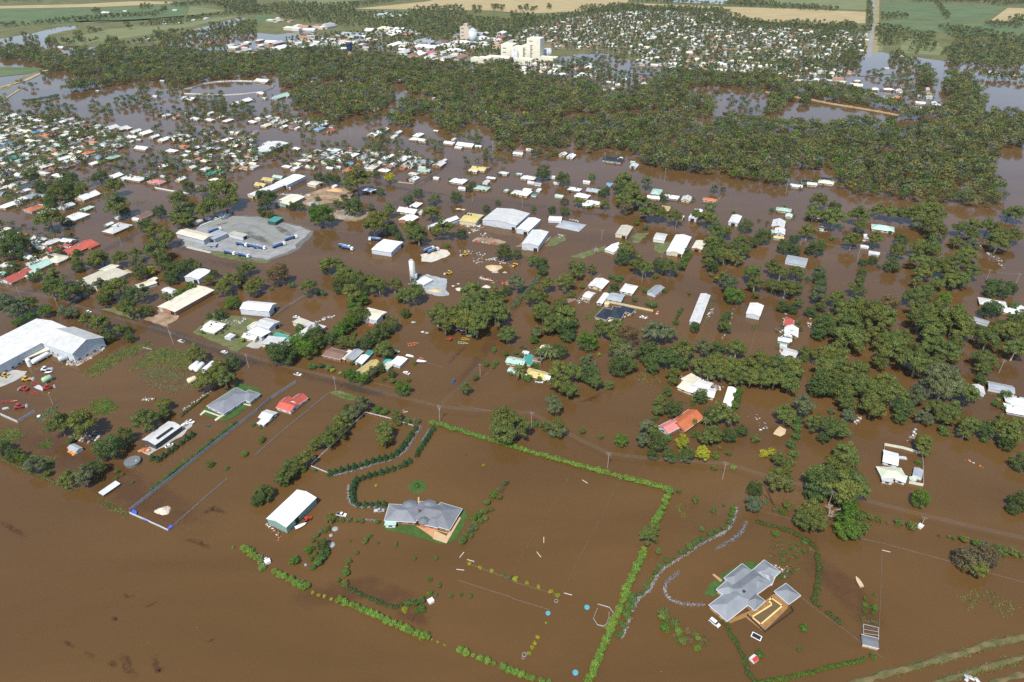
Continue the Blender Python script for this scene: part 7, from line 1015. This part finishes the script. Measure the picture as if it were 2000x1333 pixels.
# pools, discs, trampolines
TURQ = mat('turquoise_plastic', (.09, .30, .38), .4)
for r, X, Y, rad, lab in (('D3', 488, 847, 1.1, 'round turquoise trampoline pad in the open paddock'), ('D3', 413, 1272, 1.1, 'round turquoise cover near the bottom edge'), ('D3', 235, 885, 1.0, 'turquoise tub beside the yellow saplings')):
    q = Z(r, X, Y); o = MB().lathe([(rad, -.3), (rad, .35), (rad*.9, .42), (.05, .36)], n=20).build('round_cover', TURQ, None, False, (q.x, q.y, 0)); tag(o, lab, 'cover')
for r, X, Y, rad, lab in (('D2', 515, 336, 1.45, 'uppermost of the two large grey concrete domes'), ('D2', 492, 440, 1.6, 'lower of the two large grey concrete domes'), ('D2', 488, 378, .9, 'small grey dome between the two large ones'), ('D2', 324, 570, .65, 'tiny grey dome left of the fruit trees')):
    q = Z(r, X, Y); o = MB().lathe([(rad, -.3), (rad, .25), (rad*.7, .55), (.2, .72), (.05, .72)], n=12).build('concrete_dome', mat('dome_concrete', (.26, .29, .28), .8, .15, 1), None, False, (q.x, q.y, 0)); tag(o, lab, 'tank lid')
for r, X, Y, rad, lab in (('D3', 288, 805, .75, 'grey tyre ring below the yellow saplings'), ('D3', 80, 1155, .8, 'larger of two grey tyre rings near the bottom hedge'), ('D3', 72, 1175, .5, 'smaller of two grey tyre rings near the bottom hedge'), ('C3', 283, 752, .8, 'pale ring under the grey-green roadside bush')):
    q = Z(r, X, Y); b = MB(); N, M = 18, 8; vs = [((rad+rad*.25*math.cos(2*math.pi*j/M))*math.cos(2*math.pi*i/N), (rad+rad*.25*math.cos(2*math.pi*j/M))*math.sin(2*math.pi*i/N), .15+rad*.25*math.sin(2*math.pi*j/M)) for i in range(N) for j in range(M)]
    o = b.add(vs, [(i*M+j, ((i+1) % N)*M+j, ((i+1) % N)*M+(j+1) % M, i*M+(j+1) % M) for i in range(N) for j in range(M)]).build('tyre_ring', mat('faded_rubber', (.20, .20, .19), .9), None, False, (q.x, q.y, 0)); tag(o, lab, 'tyre')
q = Z('D3', 1590, 1040); t = thing('trampoline', 'rectangular trampoline with white frame below the flooded pool', 'trampoline', (q.x, q.y, 0), R(-35)); MB().box((0, 0, .5), (3.2, 1.9, .05)).build('mat', DARK, t); b = MB(); [b.box((0, s*1.1, .5), (3.8, .3, .09)) for s in (-1, 1)]; [b.box((s*1.75, 0, .5), (.3, 1.9, .09)) for s in (-1, 1)]; b.build('frame', WHITEP, t); [MB().tube((x, y, -.5), (x, y, .48), .05, .05, 6).build('leg', STEEL, t) for x in (-1.7, 1.7) for y in (-1, 1)]
q = Z('D3', 1572, 1188); t = thing('cubby_house', 'small red and white cubby by the dark hedge', 'cubby', (q.x, q.y, 0), R(-55)); wing(thing_ := t, Vector((q.x, q.y, 0)), 0, 2.6, 2.0, 1.3, .7, 'gable', 'r', 'w', .15, 0) if False else None
MB().extr([(-1.2, -.4), (1.2, -.4), (1.2, 1.1), (0, 1.8), (-1.2, 1.1)], -1.3, 1.3).build('wall', WHITEP, t); MB().add([(1.3, -1.4, 1.08), (1.3, 1.4, 1.08), (0, 1.4, 1.86), (0, -1.4, 1.86)], [(0, 1, 2, 3)]).build('roof', REDP, t)
# octagonal yard rails
fence('D3', [(560, 828), (595, 838), (635, 850), (660, 885), (640, 940), (595, 972), (555, 962), (530, 920), (555, 858)], .5, 'octagonal grey round yard rail in the open paddock', 'rail', STEEL, 3); fence('D3', [(632, 880), (630, 915), (617, 948)], .5, 'inner gate rail of the round yard', 'rail', STEEL, 3)
# fences
PALING = mat('paling_grey', (.30, .31, .32), .8, .2, .5)
fence('C1', [(925, 1455), (1090, 1325), (1280, 1175), (1480, 1015), (1690, 850), (1835, 740)], 1.9, 'long grey paling fence running up the flooded lots', 'panel', PALING, 2.5)
fence('C2', [(10, 745), (110, 655), (285, 540)], 1.9, 'grey paling fence continuing up behind the red cottage', 'panel', PALING, 2.5)
fence('D1', [(845, 235), (960, 285), (1095, 347)], 1.2, 'pale lower fence joining the two long lot fences', 'panel', mat('pale_fence', (.50, .52, .54), .7), 2.4)
fence('D1', [(1100, 345), (1180, 270), (1340, 130), (1480, 10)], .6, 'nearly drowned fence at the right of the fenced lot', 'panel', PALING, 2.6); fence('C2', [(0, 1055), (150, 920), (330, 770), (440, 680), (520, 615)], .7, 'nearly drowned long fence past the red cottage', 'panel', PALING, 2.6)
WRAIL = mat('white_rail_paint', (.68, .68, .66), .5)
fence('C2', [(395, 1125), (560, 970), (680, 850), (780, 755), (960, 800), (1118, 850)], 1.0, 'white rail fence enclosing the paddock of the single tree', 'rail', WRAIL, 3, th=.12); fence('C2', [(395, 1138), (510, 1185)], 1.0, 'short white rail at the paddock corner', 'rail', WRAIL, 3)
fence('C2', [(1145, 630), (1220, 550), (1330, 445)], .6, 'post and wire fence right of the round bush', 'wire', None, 3); fence('C2', [(842, 545), (990, 580)], .7, 'short wire fence left of the round bush', 'wire', None, 3); fence('C2', [(1330, 435), (1200, 395), (1130, 370)], .8, 'wire fence behind the yard of the white carport', 'wire', None, 3); fence('C2', [(1360, 410), (1430, 340), (1560, 190)], .4, 'drowned fence line trailing toward the implements', 'wire', None, 3)
fence('C2', [(1450, 705), (1540, 600), (1680, 440)], .7, 'wire fence along the cross road beside two bushes', 'wire', None, 3); fence('C2', [(1450, 705), (1700, 750)], .7, 'wire fence along the main road bend', 'wire', None, 3)
fence('D3', [(370, 0), (300, 130), (200, 290), (60, 520), (0, 620)], .35, 'left drowned fence line crossing the empty paddock', 'wire', None, 3.2); fence('D3', [(690, 40), (580, 260), (440, 520), (330, 740)], .35, 'right drowned fence line crossing the empty paddock', 'wire', None, 3.2)
fence('D2', [(1370, 560), (1480, 600), (1660, 668)], .6, 'wire fence with yellow saplings below the homestead', 'wire', None, 3); fence('D3', [(0, 680), (180, 735), (320, 770)], .6, 'wire fence joining the yellow saplings', 'wire', None, 3); fence('D2', [(1320, 672), (1510, 735), (1660, 780)], .4, 'lower drowned wire fence in the middle paddock', 'wire', None, 3.5); fence('D3', [(0, 790), (240, 862)], .4, 'lower drowned wire fence near the turquoise tub', 'wire', None, 3.5)
fence('D4', [(740, 475), (735, 640), (730, 800), (722, 960)], .7, 'wire fence running up from the paddock shed', 'wire', None, 3); fence('D4', [(580, 395), (760, 435), (1000, 500), (1200, 555)], .5, 'wire fence from the gum clump to the sparse tree', 'wire', None, 3.5); fence('D4', [(1440, 625), (1680, 690)], .5, 'wire fence right of the sparse tree', 'wire', None, 3.5); fence('D4', [(205, 780), (330, 880), (480, 985), (600, 1080), (740, 1180)], 1.0, 'wire fence from the pavilion to the paddock shed', 'wire', None, 3); fence('D4', [(0, 235), (110, 260), (200, 300)], .6, 'wire fence above the curved hedge', 'wire', None, 3.5)
fence('C3', [(1275, 285), (1330, 190), (1440, 10)], .9, 'wire fence left of the long white shed lots', 'wire', None, 3); fence('C3', [(1500, 240), (1560, 90), (1600, 0)], .9, 'wire fence between the narrow lots', 'wire', None, 3); fence('C3', [(1690, 320), (1720, 220), (1750, 110)], .9, 'wire fence below the blue walled shed', 'wire', None, 3); fence('C4', [(75, 350), (100, 240), (130, 60)], 1.2, 'fence of the junk strip lots', 'wire', None, 3)
fence('B1', [(1210, 140), (1340, 165), (1475, 185)], 1.4, 'white wall along the flooded park', 'panel', WRAIL, 4, name='boundary_wall', cat='wall'); fence('B1', [(640, 240), (760, 200), (850, 172)], 1.2, 'tan wall beside the carport house', 'panel', mat('tan_wall', (.45, .38, .30), .8), 4, name='boundary_wall', cat='wall'); fence('B2', [(1110, 95), (1230, 108), (1320, 60), (1420, 10)], 1.0, 'pale kerb wall round the corner house block', 'panel', mat('tan_wall', (.45, .38, .30), .8), 4, name='boundary_wall', cat='wall')
fence('B2', [(620, 355), (700, 372), (800, 365), (880, 315)], 1.6, 'grey iron fence curving round the dirt yard', 'panel', PALING, 3); fence('B2', [(150, 1145), (260, 1060), (410, 970)], 1.4, 'concrete wall running up from the broad white warehouse', 'panel', mat('wall_concrete', (.42, .38, .33), .9), 4, name='boundary_wall', cat='wall'); fence('B3', [(500, 1035), (580, 930), (690, 820)], 1.0, 'cream diagonal wall left of the cottages', 'panel', mat('cream_wall', (.58, .48, .28), .8), 3, name='boundary_wall', cat='wall'); fence('B3', [(1160, 690), (1240, 565)], 1.4, 'cream side wall of the long white hall', 'panel', mat('cream_wall', (.58, .48, .28), .8), 3, name='boundary_wall', cat='wall'); fence('B3', [(1585, 275), (1635, 205)], 1.6, 'cream wall right of the orange roofed cottage', 'panel', mat('cream_wall', (.58, .48, .28), .8), 3, name='boundary_wall', cat='wall')
fence('B1', [(1850, 355), (1960, 365), (2010, 372)], 1.8, 'dark chain fence at the back of the depot', 'wire', BLKP, 3); fence('B2', [(200, 405), (300, 430), (430, 460), (600, 480), (820, 500)], 1.4, 'wire fence from the fuel canopy along the flood', 'wire', None, 3); fence('C1', [(0, 1085), (150, 1150), (280, 1205), (420, 1265), (560, 1310)], 1.2, 'wire boundary fence below the big yard', 'wire', None, 3); fence('C1', [(1020, 298), (1080, 310)], 1.4, 'grey yard gate at the crossroads', 'rail', STEEL, 3, name='yard_gate', cat='gate')
fence('A1', [(1430, 702), (1500, 690), (1590, 658), (1700, 642), (1870, 636), (2000, 640)], 1.4, 'white picket rail round the far side of the flooded oval', 'panel', WRAIL, 6, th=.3); fence('A1', [(1440, 735), (1600, 742), (1750, 748), (1900, 738), (2050, 720), (2130, 690), (2150, 660)], 1.2, 'white picket rail round the near side of the flooded oval', 'panel', WRAIL, 6, th=.3)
for X, Y, a, c, lab in ((1330, 602, -8, 'D2', 'white rail lying above the drowned fence corner'), (1340, 505, 60, 'D2', 'short white plank below the homestead hedge'), (1398, 542, -20, 'D2', 'white rail gate near the yellow saplings'), (207, 408, 88, 'D3', 'pale plank adrift left in the empty paddock'), (175, 503, -60, 'D3', 'pale plank adrift lower in the empty paddock'), (475, 28, -45, 'D3', 'pale curved branch adrift at the paddock top'), (365, 760, -18, 'D3', 'white rail at the foot of the right fence line'), (768, 480, -20, 'D4', 'white gate rail at the top of the shed fence')):
    q = Z(c, X, Y); o = MB().box((0, 0, .12), (3.4, .28, .16)).box((1.3, 0, .2), (.2, .4, .2)).build('drifting_plank', mat('pale_timber', (.52, .47, .40), .8), None, False, (q.x, q.y, 0)); o.rotation_euler[2] = R(a); tag(o, lab, 'plank')
for X, Y, r, lab in ((1138, 805, 'D2', 'small white cube cabinet at the garden hedge end'), (75, 548, 'D2', 'small white cab among the boards by the lime shrubs'), (992, 318, 'D4', 'small white boat shaped box by the roadside shrubs')):
    q = Z(r, X, Y, .6); o = MB().box((0, 0, .5), (2.2, 1.8, 1.8)).box((0, 0, 1.46), (2.4, 2.0, .12)).box((1.12, .3, .5), (.06, .7, 1.2)).build('cabinet', WHITEP, None, False, (q.x, q.y, -.2)); o.rotation_euler[2] = R(35); tag(o, lab, 'cabinet')
# power poles and lines
PO = {}
for key, r, X, Y, h, lab in (('a', 'C1', 1235, 268, 10, 'power pole at the crossroads beside the white ute'), ('b', 'C1', 1770, 432, 10, 'power pole beside the gum trees and white tanks'), ('c', 'C2', 570, 600, 10.5, 'power pole on the bright roadside grass'), ('d', 'C2', 1308, 815, 11, 'power pole with transformer at the hedge corner'), ('e', 'C3', 138, 850, 10, 'power pole right of the big round tree'), ('f', 'C3', 680, 1145, 10, 'power pole behind the middle of the lime hedge'), ('g', 'C3', 1497, 1225, 11, 'tall power pole with white top near the lime shrub'), ('h', 'D4', 390, 190, 10, 'power pole among the gum clump by the bare tree'), ('i', 'C2', 1595, 495, 9, 'power pole behind the cross road bush'), ('j', 'B1', 462, 1092, 10, 'power pole with three arms at the left road trees'), ('k', 'B1', 1095, 1168, 9, 'power pole at the very long shed yard'), ('m', 'C4', 1640, 472, 10, 'leaning grey pole beside the right edge gum'), ('n', 'B4', 695, 705, 11, 'power pole at the top of the slim hedge row'), ('o', 'B4', 1700, 870, 10, 'power pole above the right edge bushes'), ('p', 'B4', 138, 178, 15, 'tall pale pole beside the small white carport'), ('q', 'B3', 1190, 95, 15, 'tall pole beside the narrow lake channel'), ('r', 'B3', 700, 545, 9, 'pale pole alone in open water beside the tan shed'), ('s', 'B3', 1275, 470, 9, 'pole behind the long white hall'), ('t', 'B3', 1015, 870, 9, 'pole above the cottage gardens'), ('u', 'B1', 955, 600, 9, 'pole in the flooded street by the red roofs'), ('v', 'B1', 165, 1000, 9, 'pole at the left muddy road'), ('w', 'B2', 1690, 250, 9, 'pole in the middle of the flooded street'), ('x', 'B3', 80, 290, 9, 'pole behind the twin roofed warehouse'), ('y', 'A2', 742, 1075, 11, 'white pole in the flooded avenue'), ('z', 'A2', 1557, 1165, 11, 'white pole before the riverside villas'), ('1', 'A2', 1850, 1195, 14, 'tall white pole right of the flooded avenue'), ('2', 'A3', 722, 1300, 15, 'tall white pole in front of the black roof'), ('3', 'A3', 1200, 1330, 13, 'white pole against the big wood'), ('4', 'B1', 1335, 1310, 10, 'power pole below the muddy crossroads yard'), ('5', 'B4', 245, 620, 10, 'pole beside the dark round bushes'), ('6', 'B4', 1935, 890, 9, 'pole at the far right bushes'), ('7', 'A2', 1480, 300, 22, 'thin white mast above the town roofs'), ('8', 'A3', 460, 460, 20, 'white mast right of the flour mill'), ('9', 'D4', 1000, 310, 5, 'short pole beside the bright round tree')):
    q = Z(r, X, Y); PO[key] = (q, h); pole(r, X, Y, h, lab, trans=key == 'd')
pole('C1', 378, 695, 8, 'lamp post leaning over the yard machines', True)
def top(k): q, h = PO[k]; return (q.x, q.y, h-.2)
e1 = Z('F', -150, 545); e2 = Z('D4', 1900, 560); wires([(e1.x, e1.y, 9.5), top('j'), top('a'), top('b'), top('c'), top('d'), top('e'), top('f'), top('g'), top('h'), (e2.x, e2.y, 10)], 'overhead wires following the flooded main road', 1.1); wires([top('d'), top('i')], 'overhead wires up the cross road', .9); wires([top('5'), top('n'), top('o'), top('6')], 'overhead wires across the right hand woods', 1.2)
HAZE = 0.00003
# ---------------------------------------------------------------- descriptions: each plain repeat is told apart by the landmark it stands beside
LM = [(n, Z(r, X, Y)) for n, r, X, Y in (('the grey homestead', 'D2', 1090, 240), ('the sprawling pool house', 'D3', 1500, 760), ('the green barn', 'D2', 230, 230), ('the veranda house', 'C1', 1640, 680), ('the dark walled shed', 'C1', 1150, 900), ('the factory gable', 'C1', 610, 290), ('the red cottage', 'C2', 250, 690), ('the L shaped motel', 'C2', 270, 220), ('the yellow cottage', 'C2', 800, 440), ('the pale square warehouse', 'C2', 830, 60), ('the orange roofed house', 'C3', 1220, 810), ('the patched old shed', 'C3', 1320, 580), ('the black roofed house', 'B3', 810, 1120), ('the long white shed', 'B3', 1470, 1080), ('the long white hall', 'B3', 1310, 590), ('the walled compound', 'C4', 920, 1140), ('the paddock shed', 'D4', 670, 1080), ('the trough shelter', 'D1', 720, 75), ('the round water tank', 'C1', 940, 1085), ('the single tree paddock', 'C2', 800, 1000), ('the round grass island', 'C2', 1150, 1278), ('the hedge corner', 'D3', 1030, 80), ('the round yard', 'D3', 595, 900), ('the bottom hedge', 'D2', 800, 900), ('the turquoise cover', 'D3', 413, 1272), ('the levee bank', 'D4', 900, 1240),
      ('the truck depot', 'B1', 1800, 500), ('the wide cream hall', 'B1', 790, 820), ('the very long shed', 'B1', 1470, 1010), ('the round topped shed', 'B1', 1550, 810), ('the broad white warehouse', 'B2', 60, 1060), ('the cement silo', 'B2', 1225, 850), ('the square warehouse', 'B2', 1040, 590), ('the twin roofed warehouse', 'B2', 1950, 360), ('the sand yard', 'B2', 600, 160), ('the dirt yard', 'B2', 720, 340), ('the pale blue warehouse', 'B2', 1460, 400), ('the sunken roof', 'B3', 460, 440), ('the tall cream warehouse', 'B3', 190, 530), ('the bare lone tree', 'B3', 645, 640), ('the pale green roof', 'B4', 900, 440), ('the grey shed in water', 'B4', 220, 710), ('the two storey black roof', 'B4', 420, 90), ('the green roofed hut', 'B4', 125, 310), ('the junk strip', 'C4', 150, 200), ('the right edge houses', 'C4', 1700, 640), ('the palm garden', 'C3', 200, 360), ('the sand spit', 'C4', 85, 880), ('the sparse tree', 'D4', 1370, 560), ('the red tractor', 'C2', 1380, 230),
      ('the big grey green hall', 'A2', 110, 1170), ('the red suburb roof', 'B1', 130, 815), ('the orange gable', 'B1', 620, 590), ('the flooded park', 'B1', 1100, 220), ('the carport house', 'B1', 265, 185), ('the pink roof', 'B1', 1220, 80), ('the orange and white house', 'B1', 270, 285), ('the suburb school', 'A1', 1090, 1030), ('the left lagoon', 'A1', 700, 780), ('the flooded oval', 'A1', 1800, 690), ('the far paddocks', 'A1', 900, 130), ('the avenue complex', 'A2', 950, 1030), ('the riverside villas', 'A2', 1580, 1120), ('the woodland clearing', 'A2', 900, 610), ('the long kerb wall', 'A2', 1340, 1270), ('the flour mill', 'A3', 120, 470), ('the flooded terrace', 'A3', 800, 640), ('the black roof by the wood', 'A3', 790, 1240), ('the long lagoon', 'A4', 500, 900), ('the caravan rows', 'A4', 1230, 840), ('the lower town edge', 'A4', 950, 700), ('the highway end', 'A4', 800, 520), ('the suburb corner', 'A1', 60, 900), ('the suburb lawns', 'A1', 400, 1170), ('the lower suburb street', 'A1', 650, 1230), ('the right lagoon', 'A4', 1850, 780))]
ORD = ['', 'second ', 'third ', 'fourth ', 'fifth ', 'sixth ', 'seventh ', 'eighth ', 'ninth ', 'tenth ', 'eleventh ', 'twelfth ', 'thirteenth ', 'fourteenth ', 'fifteenth ', 'sixteenth ', 'seventeenth ', 'eighteenth ', 'nineteenth ', 'twentieth ']
def rel(x, y, p):
    d = math.hypot(p.x, p.y); fx, fy = p.x/d, p.y/d; dx, dy = x-p.x, y-p.y; f = dx*fx+dy*fy; s = dx*fy-dy*fx
    if abs(s) > abs(f): return 'right of' if s > 0 else 'left of'
    return 'behind' if f > 0 else 'in front of'
def near(x, y):
    # distances count for more across the view than along it, as the photo shows them
    return min(LM, key=lambda l: (l[1].x-x)**2 + (l[1].y-y)**2)
def describe(items, group):
    B = {}
    for o, text, x, y in items:
        n, p = near(x, y); B.setdefault((text, rel(x, y, p), n), []).append((math.hypot(x-p.x, y-p.y), o))
    for (text, rl, n), l in B.items():
        l.sort(key=lambda q: q[0])
        for i, (d, o) in enumerate(l):
            o['label'] = '%s %s %s' % (text, rl, n) + ('' if len(l) == 1 else ', %snearest to it' % ORD[min(i, 19)]); o['group'] = group(o)
its = []
for o, kw, cat, cw, d, x, y in PLANTS:
    if kw in ('gum tree', 'leafy tree', 'palm tree'): sz = 'small ' if d < 8 else ('big ' if d > 12.5 else '')
    else: sz = 'tiny ' if d < 1.7 else ('small ' if d < 2.6 else ('large ' if d > 4.2 else ''))
    its.append((o, '%s%s %s' % (sz, cw, kw), x, y))
GN = {'cone shrub': 'cone shaped shrubs along the drives', 'hedge shrub': 'lime shrubs in broken hedge rows', 'sapling': 'yellow saplings', 'tree': 'trees standing in the flood', 'shrub': 'garden shrubs in the flood', 'palm': 'palms in the cottage garden'}
describe(its, lambda o: GN[o['category']])
describe([(t, '%s %s %s' % (cw, kw, w), x, y) for t, w, cw, kw, L, x, y in HOUSES], lambda o: 'houses of the flooded town' if o['category'] == 'house' else 'sheds of the flooded town')
if HAZE:
    b = MB().box((0, 7400, 150), (17000, 15000, 304)); o = b.build('haze', bpy.data.materials.new('haze_air')); m = o.data.materials[0]; m.use_nodes = True; nn = m.node_tree.nodes
    nn.remove(nn['Principled BSDF']); pv = nn.new('ShaderNodeVolumePrincipled'); pv.inputs['Color'].default_value = (.78, .86, 1, 1); pv.inputs['Density'].default_value = HAZE; pv.inputs['Anisotropy'].default_value = .2
    m.node_tree.links.new(pv.outputs[0], nn['Material Output'].inputs['Volume']); o['kind'] = 'stuff'
